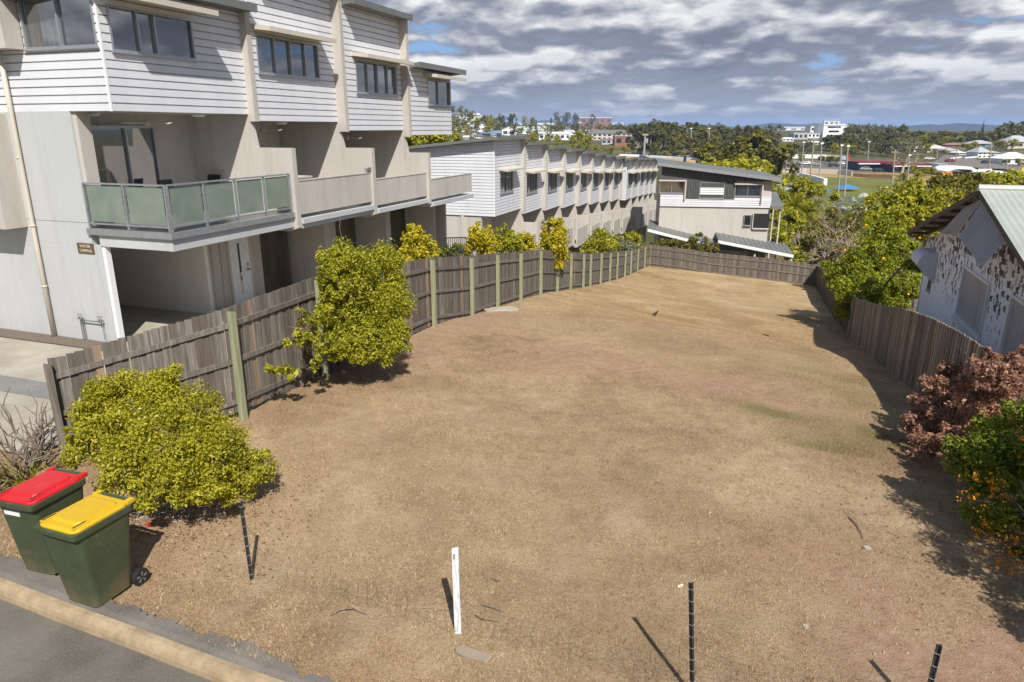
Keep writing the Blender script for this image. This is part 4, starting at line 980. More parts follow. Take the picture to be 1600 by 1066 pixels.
# ------------------------------------------------------------------ foliage kit
def leaf_cloud(blobs, n, size, seed, sub=46, spread=.30, up=.45, shell=.55, ratio=.5, fold=.25, gap=0.0, zmin=None):
    """blobs: (x,y,z,rx,ry,rz). Returns verts, quads, tints."""
    r = np.random.RandomState(seed); B = np.array(blobs, float)
    wgt = (B[:, 3] * B[:, 4] * B[:, 5]) ** (2 / 3); wgt /= wgt.sum()
    cs = []; rs = []; tt = []
    for b, w_ in zip(B, wgt):
        k = max(2, int(sub * w_ * len(B) ** .0 + .5)); d = r.normal(size=(k, 3)); d[:, 2] += .15; d /= np.linalg.norm(d, axis=1)[:, None]
        rad = (shell + (1 - shell) * r.rand(k)) ** 1.0
        cs.append(b[:3] + d * b[3:6] * rad[:, None] * .86); rs.append(np.full(k, spread * b[3:6].mean()) * (.7 + .6 * r.rand(k))); tt.append(r.rand(k))
    cs = np.concatenate(cs); rs = np.concatenate(rs); tt = np.concatenate(tt)
    ci = r.randint(0, len(cs), n); d = r.normal(size=(n, 3)); d /= np.linalg.norm(d, axis=1)[:, None]
    P = cs[ci] + d * (rs[ci] * r.rand(n) ** .45)[:, None]
    cen = np.average(B[:, :3], axis=0, weights=wgt)
    out = P - cs[ci]; out /= np.linalg.norm(out, axis=1)[:, None] + 1e-6
    nrm = out * .55 + r.normal(size=(n, 3)) * .55 + np.array([0, 0, up]); nrm /= np.linalg.norm(nrm, axis=1)[:, None]
    t = np.cross(nrm, r.normal(size=(n, 3))); t /= np.linalg.norm(t, axis=1)[:, None]; s = np.cross(nrm, t)
    L = size * (.6 + .8 * r.rand(n)); wd = L * ratio
    if zmin is not None:
        keep = P[:, 2] > zmin; P, nrm, t, s, L, wd, ci = P[keep], nrm[keep], t[keep], s[keep], L[keep], wd[keep], ci[keep]; n = len(P)
    v0 = P - t * (L / 2)[:, None]; v2 = P + t * (L / 2)[:, None] - nrm * (L * .12)[:, None]
    v1 = P + s * (wd / 2)[:, None] + nrm * (wd * fold)[:, None]; v3 = P - s * (wd / 2)[:, None] + nrm * (wd * fold)[:, None]
    co_ = np.stack([v0, v1, v2, v3], 1).reshape(-1, 3)
    q = np.arange(4 * n).reshape(-1, 4)
    tint = np.clip(.55 * r.rand(n) + .45 * tt[ci], 0, 1)
    return co_, q, tint, cs
def leaf_mesh(name, co_, q, tint, m):
    me = raw_mesh(name, co_, q); a = me.attributes.new('tint', 'FLOAT', 'FACE'); a.data.foreach_set('value', tint.astype(np.float32)); me.materials.append(m); return me
def plant(name, label, cat, base, blobs, n, size, leafm, bark, seed, group=None, trunk_r=.05, sub=46, spread=.3, part='foliage', stems=True, nst=22, ratio=.5, shell=.55, up=.45, extra=None, zmin=None, stemname='stem', wig=.06):
    t = thing(name, label, cat, base, group=group); base = np.array(base, float)
    bl_ = [(b[0] - base[0], b[1] - base[1], b[2] - base[2], *b[3:6]) for b in blobs]
    co_, q, tint, cs = leaf_cloud(bl_, n, size, seed, sub, spread, up, shell, ratio, zmin=zmin)
    o = bpy.data.objects.new(part, leaf_mesh(part, co_, q, tint, MT[leafm])); C.objects.link(o); o.parent = t
    if stems:
        m = LMB(); r = np.random.RandomState(seed + 1); bb = np.array(bl_)
        cen = bb[:, :3].mean(0); fork = np.array([cen[0] * .25, cen[1] * .25, max(.12, cen[2] * .35)])
        m.tube([(0, 0, -.15), tuple(fork * .5 + r.normal(size=3) * .02), tuple(fork)], [trunk_r, trunk_r * .9, trunk_r * .8], 7)
        for b in bb:
            c = b[:3]; mid = fork * .5 + c * .5 + r.normal(size=3) * wig; m.tube([tuple(fork), tuple(mid), tuple(c)], [trunk_r * .7, trunk_r * .45, trunk_r * .25], 6)
        for k in range(min(nst, len(cs))):
            c = cs[r.randint(len(cs))]; j = np.argmin(((bb[:, :3] - c) ** 2).sum(1)); s0 = bb[j, :3]; mid = (s0 + c) / 2 + r.normal(size=3) * wig
            m.tube([tuple(s0), tuple(mid), tuple(c)], [trunk_r * .25, trunk_r * .15, trunk_r * .06], 5)
        m.build(stemname, MT[bark], t, smooth=True)
    if extra:
        for nm, mm, cnt, sz, cover, sd_ in extra:
            c2, q2, t2, _ = leaf_cloud([(b[0] - base[0], b[1] - base[1], b[2] - base[2], *b[3:6]) for b in cover], cnt, sz, sd_, 170, .12, ratio=.7)
            o2 = bpy.data.objects.new(nm, leaf_mesh(nm, c2, q2, t2, MT[mm])); C.objects.link(o2); o2.parent = t
    return t
def pb(px, py, rpx, Y, sy=1.0, sz=1.0, sx=1.0):
    p = at_Y(px, py, Y); r = rpx / pxm(p); return (p[0], p[1], p[2], r * sx, r * sy, r * sz)
# --- shrubs of the lot
b0 = [pb(142, 700, 42, 8.7), pb(160, 635, 44, 9.2), pb(195, 615, 40, 9.4), pb(175, 690, 62, 8.9), pb(230, 640, 66, 9.4), pb(300, 660, 72, 9.4), pb(350, 710, 62, 9.1), pb(385, 735, 44, 9.0), pb(210, 730, 60, 8.3), pb(290, 735, 66, 8.4), pb(330, 765, 40, 8.3), pb(150, 650, 42, 9.2), pb(260, 690, 70, 8.7), pb(265, 600, 34, 9.6), pb(235, 770, 34, 8.1), pb(410, 725, 22, 9.0)]
gb = ground_at(275, 745)
def sprigs(bl_, n, r0, seed):
    rr = np.random.RandomState(seed); out = []
    for k in range(n):
        b = bl_[rr.randint(len(bl_))]; d = rr.normal(size=3); d[2] = abs(d[2]) * .9; d /= np.linalg.norm(d); q = .95 + .14 * rr.rand(); s_ = r0 * (.6 + .8 * rr.rand())
        out.append((b[0] + d[0] * b[3] * q, b[1] + d[1] * b[4] * q, b[2] + d[2] * b[5] * q, s_, s_, s_ * 1.3))
    return out
b0 = b0 + sprigs(b0, 16, .075, 4)
plant('shrub', 'large rounded olive yellow shrub behind the wheelie bins at the end of the fence', 'shrub', gb, b0, 85000, .044, 'leaf_olive', 'bark', 11, trunk_r=.05, sub=420, spread=.32, nst=60, shell=.5)
b1 = [pb(545, 420, 42, 13.6), pb(590, 430, 48, 14.4), pb(615, 470, 34, 14.4), pb(560, 480, 55, 13.8), pb(590, 520, 46, 13.8), pb(540, 520, 34, 13.4), pb(615, 525, 28, 14.0), pb(606, 404, 24, 14.8), pb(520, 405, 24, 13.4), pb(570, 535, 30, 13.3)]
b1 += [pb(560, 545, 32, 13.2), pb(600, 542, 28, 13.6), pb(525, 542, 26, 13.0), pb(630, 535, 18, 13.8), pb(516, 450, 27, 13.2), pb(512, 492, 24, 13.1), pb(525, 425, 26, 13.3)]
b1 = b1 + sprigs(b1, 14, .09, 6)
plant('shrub', 'tall dense green shrub standing against the left fence with dark gap below', 'shrub', ground_at(585, 560), b1, 70000, .056, 'leaf_green', 'bark', 12, trunk_r=.05, sub=480, spread=.36, nst=50)
b2 = [pb(480, 515, 26, 12.6), pb(500, 540, 22, 12.6), pb(462, 528, 20, 12.3), pb(470, 485, 8, 12.5)]
plant('shrub', 'small scraggly shrub with bare twigs beside the tall fence shrub', 'shrub', ground_at(490, 578), b2, 1500, .07, 'leaf_green', 'twig', 13, trunk_r=.03, sub=30, spread=.3, nst=40, wig=.12)
b3 = [pb(440, 578, 12, 12.0), pb(455, 582, 11, 12.0), pb(420, 575, 8, 11.8)]
plant('small_plant', 'low plant with broad green and yellow leaves at the fence foot', 'plant', ground_at(443, 600), b3, 150, .13, 'leaf_lime', 'twig', 14, trunk_r=.012, sub=12, spread=.5, nst=14)
b3 = [pb(493, 570, 10, 12.3), pb(498, 562, 9, 12.3)]
plant('small_plant', 'tiny bright green seedling below the scraggly shrub', 'plant', ground_at(492, 580), b3, 160, .07, 'leaf_lime', 'twig', 15, trunk_r=.01, sub=10, spread=.5, nst=8)
def twig_tangle(name, label, cat, base, n, ht, spread_, m, seed, r0=.012, lean=(0, 0)):
    t = thing(name, label, cat, base); r = np.random.RandomState(seed); b = LMB()
    def br(p, d, L, rad, lev):
        pts = [p]; 
        for k in range(3):
            d = d + r.normal(size=3) * .22; d /= np.linalg.norm(d); pts.append(pts[-1] + d * L / 3)
        b.tube([tuple(q) for q in pts], [rad, rad * .85, rad * .7, rad * .5], 5)
        if lev:
            for k in range(r.randint(2, 4)):
                dd = d + r.normal(size=3) * .65; dd[2] += .15; br(pts[r.randint(1, 4)], dd / np.linalg.norm(dd), L * .62, rad * .6, lev - 1)
    for k in range(n):
        a = r.rand() * 2 * PI; d = np.array([math.cos(a) * spread_ + lean[0], math.sin(a) * spread_ + lean[1], 1.0]); br(np.array([math.cos(a) * .05, math.sin(a) * .05, -.05]), d / np.linalg.norm(d), ht * (.5 + .4 * r.rand()), r0, 2)
    b.build('branches', MT[m], t); return t
twig_tangle('dead_shrub', 'bare grey brown twigs at the foot of the left fence', 'dead shrub', ground_at(520, 575), 12, .8, .7, 'twig', 5, .012)
twig_tangle('dead_shrub', 'bare thorny dead shrub behind the red lidded bin', 'dead shrub', at_z(35, 748, .05), 24, 1.15, 1.15, 'bark', 6, .027)
b4 = [pb(30, 720, 30, 8.6), pb(10, 700, 20, 8.8)]
t = twig_tangle('dead_shrub', 'long wispy branch arching over the left fence top', 'branch', W(1.5, 6.0, 1.9), 2, 1.2, .3, 'bark', 9, .013, (-.5, .1))
t = thing('strap_plant', 'strappy long leaved plant behind the red lidded bin', 'plant', at_z(45, 770, .03)); m = LMB(); r = np.random.RandomState(4)
for k in range(46):
    a = r.rand() * 2 * PI; L = .3 + .4 * r.rand(); c, s_ = math.cos(a), math.sin(a); wv = .012; h = .2 + .35 * r.rand(); m.tint = r.rand(); prev = None
    for j in range(4):
        q = j / 3; x = L * q; z = h * math.sin(q * 2.2); ww = wv * (1 - q * .9); cur = ((c * x - s_ * ww, s_ * x + c * ww, z), (c * x + s_ * ww, s_ * x - c * ww, z))
        if prev: m.face([prev[0], prev[1], cur[1], cur[0]])
        prev = cur
m.build('leaves', MT['leaf_green'], t, recalc=False)
# --- golden shrubs behind the fence, left to right
G = 'golden shrubs behind the left fence'
def back_shrub(label, bl_, Yb, leafm, n, size, seed, name='shrub', group=None, sub=60):
    c = bl_[0]; plant(name, label, 'shrub', (c[0], c[1], hz(c[0], c[1]) - .1), bl_, n, size, leafm, 'bark', seed, group=group, trunk_r=.06, sub=sub, spread=.36, nst=20, shell=.55)
Y_ = 24.5
back_shrub('rounded golden shrub over the fence just right of the tall green shrub', [pb(652, 385, 30, 22.5), pb(650, 365, 20, 22.5), pb(636, 395, 20, 22.5), pb(672, 392, 18, 22.8), pb(652, 410, 30, 22.5)], 22, 'leaf_yellow', 5500, .11, 21, group=G)
back_shrub('golden green shrub left of the lime green one over the fence', [pb(750, 375, 26, 28), pb(738, 395, 24, 28), pb(765, 390, 22, 28), pb(748, 362, 15, 28)], 28, 'leaf_yellow', 5000, .12, 22, group=G)
back_shrub('loose lime green shrub between two golden shrubs over the fence', [pb(788, 372, 20, 29.5), pb(800, 385, 24, 29.5), pb(778, 390, 18, 29.5)], 29, 'leaf_lime', 3800, .11, 23, group=G)
back_shrub('smaller golden shrub left of the tall conical one', [pb(822, 380, 18, 30), pb(815, 395, 20, 30), pb(832, 392, 12, 30)], 30, 'leaf_yellow', 2600, .12, 24, group=G)
back_shrub('tall conical golden shrub overhanging the fence at its bend', [pb(868, 345, 14, 31.0), pb(866, 362, 22, 31.0), pb(868, 382, 28, 30.6), pb(872, 400, 20, 30.4), pb(850, 390, 16, 31)], 31, 'leaf_yellow', 6000, .12, 25, group=G)
back_shrub('open light green bush with upright tip over the fence', [pb(938, 378, 24, 41.5), pb(938, 360, 11, 41.5), pb(925, 388, 18, 40.5), pb(955, 385, 18, 43), pb(915, 392, 10, 40)], 41, 'leaf_lime', 2600, .17, 26)
back_shrub('grey green bush between the light green bushes over the fence', [pb(972, 388, 17, 47.5), pb(985, 392, 15, 50), pb(965, 380, 12, 46)], 47, 'leaf_grey', 2200, .13, 27)
back_shrub('small light green bush near the far fence corner', [pb(990, 374, 13, 53), pb(1000, 382, 11, 55), pb(978, 372, 9, 51)], 53, 'leaf_lime', 1600, .16, 28)
back_shrub('low dusty green hedge behind the back fence', [pb(1035, 385, 12, 57), pb(1055, 384, 13, 57), pb(1078, 383, 14, 57), pb(1100, 385, 14, 56.5), pb(1115, 388, 11, 56), pb(1092, 370, 9, 57)], 57, 'leaf_euc2', 4200, .16, 29)
back_shrub('dark green hedge behind the iron gate left of the golden shrubs', [pb(702, 392, 12, 27), pb(714, 392, 12, 27), pb(690, 395, 12, 27)], 27, 'leaf_dark', 2000, .09, 30)
# --- right side plants
b5 = [pb(1345, 415, 40, 31.9), pb(1380, 385, 42, 32.4), pb(1400, 430, 46, 31.6), pb(1340, 460, 44, 30.4), pb(1310, 430, 28, 31.9), pb(1375, 460, 40, 30.8), pb(1315, 478, 26, 30.0), pb(1420, 470, 26, 31.2), pb(1390, 362, 22, 32.9), pb(1425, 400, 26, 28)]
ot = plant('orange_tree', 'bushy citrus tree with oranges leaning over the right fence', 'tree', W(22.6, 19.6, hz(*W(22.6, 19.6, 0)[:2]) - .1), b5, 36000, .125, 'leaf_orange_tree', 'bark', 31, trunk_r=.1, sub=190, spread=.33, nst=40, part='crown', stemname='trunk')
r = np.random.RandomState(8); fr = flat('orange_fruit', (.85, .36, .01), .45)
for (px, py) in ((1320, 391), (1380, 404), (1419, 460), (1437, 372), (1353, 352), (1361, 455)):
    p = at_Y(px, py, 29.6); bm = bmesh.new(); bmesh.ops.create_icosphere(bm, subdivisions=2, radius=.045 + .012 * r.rand()); me = bpy.data.meshes.new('fruit'); bm.to_mesh(me); bm.free(); me.materials.append(fr)
    me.polygons.foreach_set('use_smooth', [True] * len(me.polygons)); o = bpy.data.objects.new('fruit', me); C.objects.link(o); o.parent = ot; o.location = [float(a) for a in (p - np.array(ot.location))]
b6 = [pb(1465, 622, 46, 12.2), pb(1510, 600, 44, 12.6), pb(1550, 588, 34, 13.0), pb(1450, 665, 44, 11.4), pb(1495, 655, 46, 11.4), pb(1432, 640, 26, 11.8), pb(1540, 572, 28, 13.2), pb(1575, 580, 30, 13.2), pb(1445, 695, 30, 10.8), pb(1480, 690, 30, 10.6), pb(1480, 585, 26, 12.8), pb(1560, 602, 38, 12.4), pb(1592, 592, 36, 12.6), pb(1525, 640, 42, 11.6), pb(1570, 640, 40, 11.4), pb(1545, 588, 38, 10.6), pb(1575, 592, 38, 10.4), pb(1518, 612, 38, 10.8), pb(1592, 566, 28, 10.8), pb(1555, 562, 24, 10.8)]
plant('copper_shrub', 'copper purple leaved shrub in front of the peeling house', 'shrub', ground_at(1480, 720), b6, 25000, .068, 'leaf_purple', 'twig', 32, trunk_r=.045, sub=420, spread=.24, nst=60, shell=.35, wig=.1)
b7 = [pb(1550, 690, 44, 9.5), pb(1597, 668, 44, 9.7), pb(1530, 720, 50, 8.9), pb(1580, 730, 60, 9.0), pb(1560, 790, 50, 8.4), pb(1600, 820, 60, 8.4), pb(1590, 890, 46, 7.9), pb(1615, 720, 50, 9.2), pb(1515, 700, 26, 9.2)]
b7 += [(*W(u_, v_, 0)[:2], z_, r_, r_, r_ * .8) for u_, v_, z_, r_ in ((-2.2, 19.3, 2.3, .75), (-3.2, 18.7, 2.2, .75), (-3.9, 19.4, 2.6, .85), (-4.6, 18.8, 2.1, .7), (-5.6, 19.0, 1.9, .5), (-6.3, 19.2, 1.7, .45), (-2.9, 19.8, 1.2, .8), (-4.4, 19.8, 1.2, .8), (-1.6, 19.8, 1.4, .8))]
fl = [pb(1530, 770, 50, 8.2), pb(1555, 850, 52, 7.9), pb(1575, 905, 42, 7.6), pb(1590, 700, 24, 8.8), pb(1525, 760, 34, 8.3), pb(1550, 850, 40, 8.0), pb(1570, 900, 34, 7.7), pb(1590, 935, 22, 7.5), pb(1548, 740, 18, 8.2), pb(1575, 860, 26, 7.8)]
plant('flowering_shrub', 'dense dark green shrub dotted with orange flowers at the right edge', 'shrub', at_z(1620, 900, -.1), b7, 76000, .06, 'leaf_dark', 'bark', 33, trunk_r=.024, sub=330, spread=.34, nst=50, extra=[('blossom', 'flower_orange', 800, .032, fl, 71)])
# mid distance mass on the right
def mid_tree(label, bl_, leafm, n, size, seed, bark='bark', name='tree', sub=70, shell=.5, cat='tree', up=.45, nst=24):
    c = np.mean(np.array(bl_)[:, :3], axis=0); plant(name, label, cat, (c[0], c[1], hz(c[0], c[1]) - .3), bl_, n, size, leafm, bark, seed, trunk_r=.16, sub=sub, spread=.36, nst=nst, part='crown', stemname='trunk', shell=shell, wig=.3, up=up)
mid_tree('broad olive green tree directly above the orange tree', [pb(1390, 320, 36, 44), pb(1420, 310, 34, 44), pb(1445, 325, 34, 43), pb(1375, 345, 26, 43), pb(1410, 345, 34, 42), pb(1450, 300, 26, 46), pb(1365, 330, 18, 44)], 'leaf_lime', 9000, .26, 41)
mid_tree('grey green feathery tree left of the peeling house gable', [pb(1440, 345, 28, 36), pb(1465, 330, 28, 36), pb(1480, 310, 22, 38), pb(1420, 360, 22, 35), pb(1455, 360, 24, 35)], 'leaf_olive', 7000, .19, 42)
mid_tree('olive tree filling the view left of the sage roof ridge', [pb(1490, 298, 26, 52), pb(1515, 292, 24, 52), pb(1470, 290, 22, 54), pb(1500, 315, 24, 50)], 'leaf_euc2', 5000, .28, 43)
mid_tree('low yellow green tree rising behind the sage roof ridge', [pb(1550, 285, 16, 60), pb(1575, 284, 16, 60), pb(1598, 284, 16, 60), pb(1625, 288, 20, 60), pb(1565, 298, 18, 58), pb(1600, 300, 20, 58)], 'leaf_lime', 4500, .3, 44)
mid_tree('bushy green tree beside the charcoal house porch', [pb(1225, 370, 22, 64), pb(1240, 390, 22, 60), pb(1225, 345, 20, 68), pb(1250, 350, 20, 68), pb(1218, 330, 14, 72), pb(1245, 410, 16, 56)], 'leaf_green', 6500, .3, 45)
mid_tree('bushy green tree behind the right end of the back fence', [pb(1265, 405, 14, 57), pb(1285, 400, 16, 56), pb(1262, 380, 14, 60)], 'leaf_lime', 2600, .24, 46)
mid_tree('half bare tree with pinkish dry twigs left of the orange tree', [pb(1290, 370, 28, 58), pb(1320, 355, 28, 58), pb(1275, 350, 20, 62), pb(1310, 385, 22, 54), pb(1340, 340, 22, 60)], 'leaf_euc2', 2600, .24, 47, 'twig_pink', shell=.2, nst=20)
for (px, py, Y, hgt_, sd_, lb) in ((1290, 405, 55, 3.6, 51, 'tangle of pinkish bare branches left of the orange tree'), (1322, 395, 55, 3.8, 52, 'spreading pinkish bare branches just above the orange tree'), (1262, 395, 60, 3.4, 53, 'bare pinkish thicket beside the carport roof end'), (1300, 372, 62, 3.6, 54, 'bare pinkish branches below the silver palm')):
    p = at_Y(px, py, Y); twig_tangle('bare_tree', lb, 'bare tree', p, 15, hgt_ * .62, .9, 'twig_pink', sd_, .035)
mid_tree('dusty olive shrub below the silver palm', [pb(1345, 345, 16, 72), pb(1330, 350, 14, 72), pb(1365, 350, 16, 70), pb(1300, 340, 16, 76)], 'leaf_euc2', 2600, .3, 48)
def palm(name, label, px, py, Y, fr_px, leafm, seed, nfr=26, trunk=True, stiff=.5, fan=False):
    p = at_Y(px, py, Y); R = fr_px / pxm(p); zb = hz(p[0], p[1]); t = thing(name, label, 'palm', (p[0], p[1], zb)); r = np.random.RandomState(seed); h = p[2] - zb
    m = LMB(); m.tube([(0, 0, -.3), (.05, 0, h * .5), (0, 0, h)], [.2, .16, .14], 8); m.build('trunk', MT['bark'], t)
    m = LMB()
    for k in range(nfr):
        a = r.rand() * 2 * PI; el = math.radians(r.uniform(-25, 85)); c, s_ = math.cos(a), math.sin(a); L = R * r.uniform(.8, 1.1); pts = []
        x = z = 0; e = el
        for j in range(6):
            pts.append(np.array([c * x, s_ * x, h + z])); x += L / 5 * math.cos(e); z += L / 5 * math.sin(e); e -= stiff * .5
        m.tint = r.rand()
        if fan:
            o0 = pts[3]; d = pts[4] - pts[2]; d /= np.linalg.norm(d); sd2 = np.array([-s_, c, 0.]); 
            for q in range(13):
                an = math.radians(-100 + 200 * q / 12); v = d * math.cos(an) + sd2 * math.sin(an); tip = o0 + v * R * .42 + np.array([0, 0, -.06 * R]); b1_ = o0 + v * R * .2; n_ = np.cross(v, sd2 * math.cos(an) - d * math.sin(an)) * .02; w2 = (sd2 * math.cos(an) - d * math.sin(an)) * R * .045
                m.face([tuple(o0), tuple(b1_ + w2), tuple(tip), tuple(b1_ - w2)])
        else:
            for j in range(1, 6):
                d = pts[j] - pts[j - 1]; ln = np.linalg.norm(d); d /= ln; side = np.cross(d, [0, 0, 1.0]); side /= np.linalg.norm(side) + 1e-6
                for q in range(4):
                    o0 = pts[j - 1] + d * ln * q / 4
                    for sg in (-1, 1):
                        tip = o0 + side * sg * R * .20 * (1.1 - .12 * j) + d * R * .14 + np.array([0, 0, -.10 * R]); m.face([tuple(o0), tuple(o0 + d * .05 * R + side * sg * .03 * R), tuple(tip)])
    m.build('fronds', MT[leafm], t, recalc=False); return t
palm('palm', 'dark green clumping palm right of the charcoal house', 1240, 322, 78, 27, 'leaf_green', 61, 60, stiff=.35)
palm('palm', 'second green clumping palm beside the silvery fan palm', 1262, 332, 78, 24, 'leaf_green', 62, 54, stiff=.35)
palm('palm', 'pale drooping palm right of the clumping palms', 1280, 318, 80, 20, 'leaf_grey', 63, 34, stiff=.8)
palm('palm', 'silver fan palm beside the sports field', 1322, 322, 90, 22, 'leaf_silver', 64, 24, stiff=.4, fan=True)
palm('palm', 'wider silver fan palm left of the olive tree', 1348, 320, 90, 22, 'leaf_silver', 65, 24, stiff=.4, fan=True)
palm('palm', 'small silver fan palm beside the charcoal house roof end', 1226, 292, 100, 16, 'leaf_silver', 66, 18, stiff=.4, fan=True)
mid_tree('bank of rough scrub below the sports field', [pb(1215, 300, 14, 95), pb(1250, 292, 16, 100), pb(1275, 300, 14, 96), pb(1232, 280, 10, 110), pb(1300, 312, 12, 95), pb(1262, 285, 10, 104)], 'leaf_green', 5000, .36, 67)
# behind near block: palms/green strip and gate
mid_tree('bright green palm hedge showing under the last near townhouse corner', [pb(650, 214, 16, 62), pb(670, 215, 14, 62), pb(690, 216, 14, 62), pb(712, 219, 10, 62), pb(635, 216, 16, 60)], 'leaf_lime', 3500, .35, 68)
# --- fallen leaves under shrubs
def litter(cnt, spots, seed):
    r = np.random.RandomState(seed); P = []
    for (px, py, ru, rv, w_) in spots:
        u0, v0 = guv(px, py); k = int(cnt * w_); P.append(np.stack([u0 + r.normal(size=k) * ru, v0 + r.normal(size=k) * rv], 1))
    P = np.concatenate(P); u, v = P[:, 0], P[:, 1]; k_ = lmask(u, v) & (u > -7.1); u, v = u[k_], v[k_]; k = len(u)
    X = A0[0] + u * U[0] + v * V[0]; Y = A0[1] + u * U[1] + v * V[1]; Z = hgt(X, Y) + lbump(u, v) + .02
    c = np.stack([X, Y, Z], -1); a = r.rand(k) * 2 * PI; L = .010 + .016 * r.rand(k); t = np.stack([np.cos(a), np.sin(a), r.normal(size=k) * .35], -1) * L[:, None]; s = np.stack([-np.sin(a), np.cos(a), r.normal(size=k) * .35], -1) * (L * .5)[:, None]
    co_ = np.stack([c - t, c + s, c + t, c - s], 1).reshape(-1, 3); o = bpy.data.objects.new('fallen_leaves', leaf_mesh('fallen_leaves', co_, np.arange(4 * k).reshape(-1, 4), r.rand(k), MT['litter'])); C.objects.link(o)
    tag(o, 'dry reddish brown fallen leaves scattered under the lot shrubs', 'leaf litter', kind='stuff')
def pebbles():
    rr = np.random.RandomState(12); co_ = []; q = []; base = np.array([(1, 0, 0), (0, 1, 0), (-1, 0, 0), (0, -1, 0), (0, 0, .7), (0, 0, -.7)]); F3 = np.array([(0, 1, 4), (1, 2, 4), (2, 3, 4), (3, 0, 4), (1, 0, 5), (2, 1, 5), (3, 2, 5), (0, 3, 5)])
    for k in range(900):
        if k < 600:
            a = _soil[rr.randint(len(_soil))]; u0, v0 = guv(a[0], a[1]); u, v = u0 + rr.normal() * a[2] * .7, v0 + rr.normal() * a[3] * .7
        else: u, v = rr.uniform(-7, 14), rr.uniform(5, 18)
        if not lmask(np.array(u), np.array(v)): continue
        x, y, _ = W(u, v, 0); z = hz(x, y) + float(lbump(np.array(u), np.array(v))); s_ = .006 + .016 * rr.rand() ** 2.5; a = rr.rand() * 6.3
        p = base * (rr.uniform(.7, 1.3, (6, 3))) * s_; c, d = math.cos(a), math.sin(a); p = np.stack([p[:, 0] * c - p[:, 1] * d, p[:, 0] * d + p[:, 1] * c, p[:, 2]], 1) + np.array([x, y, z + s_ * .2])
        q.append(F3 + len(co_) * 6); co_.append(p)
    me = raw_mesh('pebbles', np.concatenate(co_), np.concatenate(q)); me.materials.append(paint('pale_pebble', (.42, .35, .28), .9, .3, 20)); o = bpy.data.objects.new('pebbles', me); C.objects.link(o); tag(o, 'small pale stones scattered over the bare patches of the lot', 'stones', kind='stuff')
pebbles()
litter(2600, [(560, 570, .5, .9, .28), (600, 560, .5, .7, .12), (480, 590, .4, .7, .15), (300, 810, .5, .9, .22), (240, 830, .3, .4, .08), (420, 770, .5, .6, .06), (1440, 760, 1.2, .7, .14), (1500, 860, 1, .6, .1), (330, 880, .8, .9, .05)], 3)
# ------------------------------------------------------------------ wheelie bins
def rrect(hw, hd, r, z, cx=0, cy=0, n=5):
    P = []
    for (sx, sy, a0) in ((1, 1, 0), (-1, 1, 90), (-1, -1, 180), (1, -1, 270)):
        for k in range(n):
            a = math.radians(a0 + 90 * k / (n - 1)); P.append((cx + sx * (hw - r) + r * math.cos(a), cy + sy * (hd - r) + r * math.sin(a), z))
    return P
def m_bin():
    n = N('dark_green_bin_plastic'); p = n.obj(); a = n.noise(p, 3, 5); sc = n.noise(n.map(p, (3, 3, 14)), 4, 4); d = n.noise(p, 1.8, 5, .65)
    c = n.ramp(a, [(.3, (.040, .055, .026)), (.7, (.062, .078, .040))]); c = n.mix(n.ramp(sc, [(.6, 0), (.70, .45)]), c, (.14, .16, .12))
    sp = n.add('ShaderNodeSeparateXYZ'); n.l.new(p, sp.inputs[0]); lowm = n.ramp(n.math('ADD', sp.outputs[2], n.math('MULTIPLY', n.math('SUBTRACT', d, .5), 1.0)), [(.02, .8), (.30, 0)])
    c = n.mix(lowm, c, (.15, .115, .06)); n.col(c).set(n.ramp(d, [(.3, .35), (.7, .6)]), 0, .45); n.bump(n.noise(p, 140, 2), .08, .002); return n.m
MT['bin'] = m_bin()
def m_lid(name, c):
    n = N(name); p = n.obj(); a = n.noise(p, 4, 5); s = n.noise(n.map(p, (30, 4, 4), rot=(0, 0, .6)), 2, 3)
    col = n.ramp(a, [(.3, tuple(x * .88 for x in c)), (.7, c)]); col = n.mix(n.ramp(s, [(.66, 0), (.76, .22)]), col, (.75, .7, .6)); d = n.noise(p, 14, 4); col = n.mix(n.ramp(d, [(.62, 0), (.75, .35)]), col, tuple(x * .5 for x in c))
    n.col(col).set(.38, 0, .45); return n.m
MT['lid_red'] = m_lid('red_bin_lid', (.58, .016, .02)); MT['lid_yellow'] = m_lid('yellow_bin_lid', (.62, .385, .012))
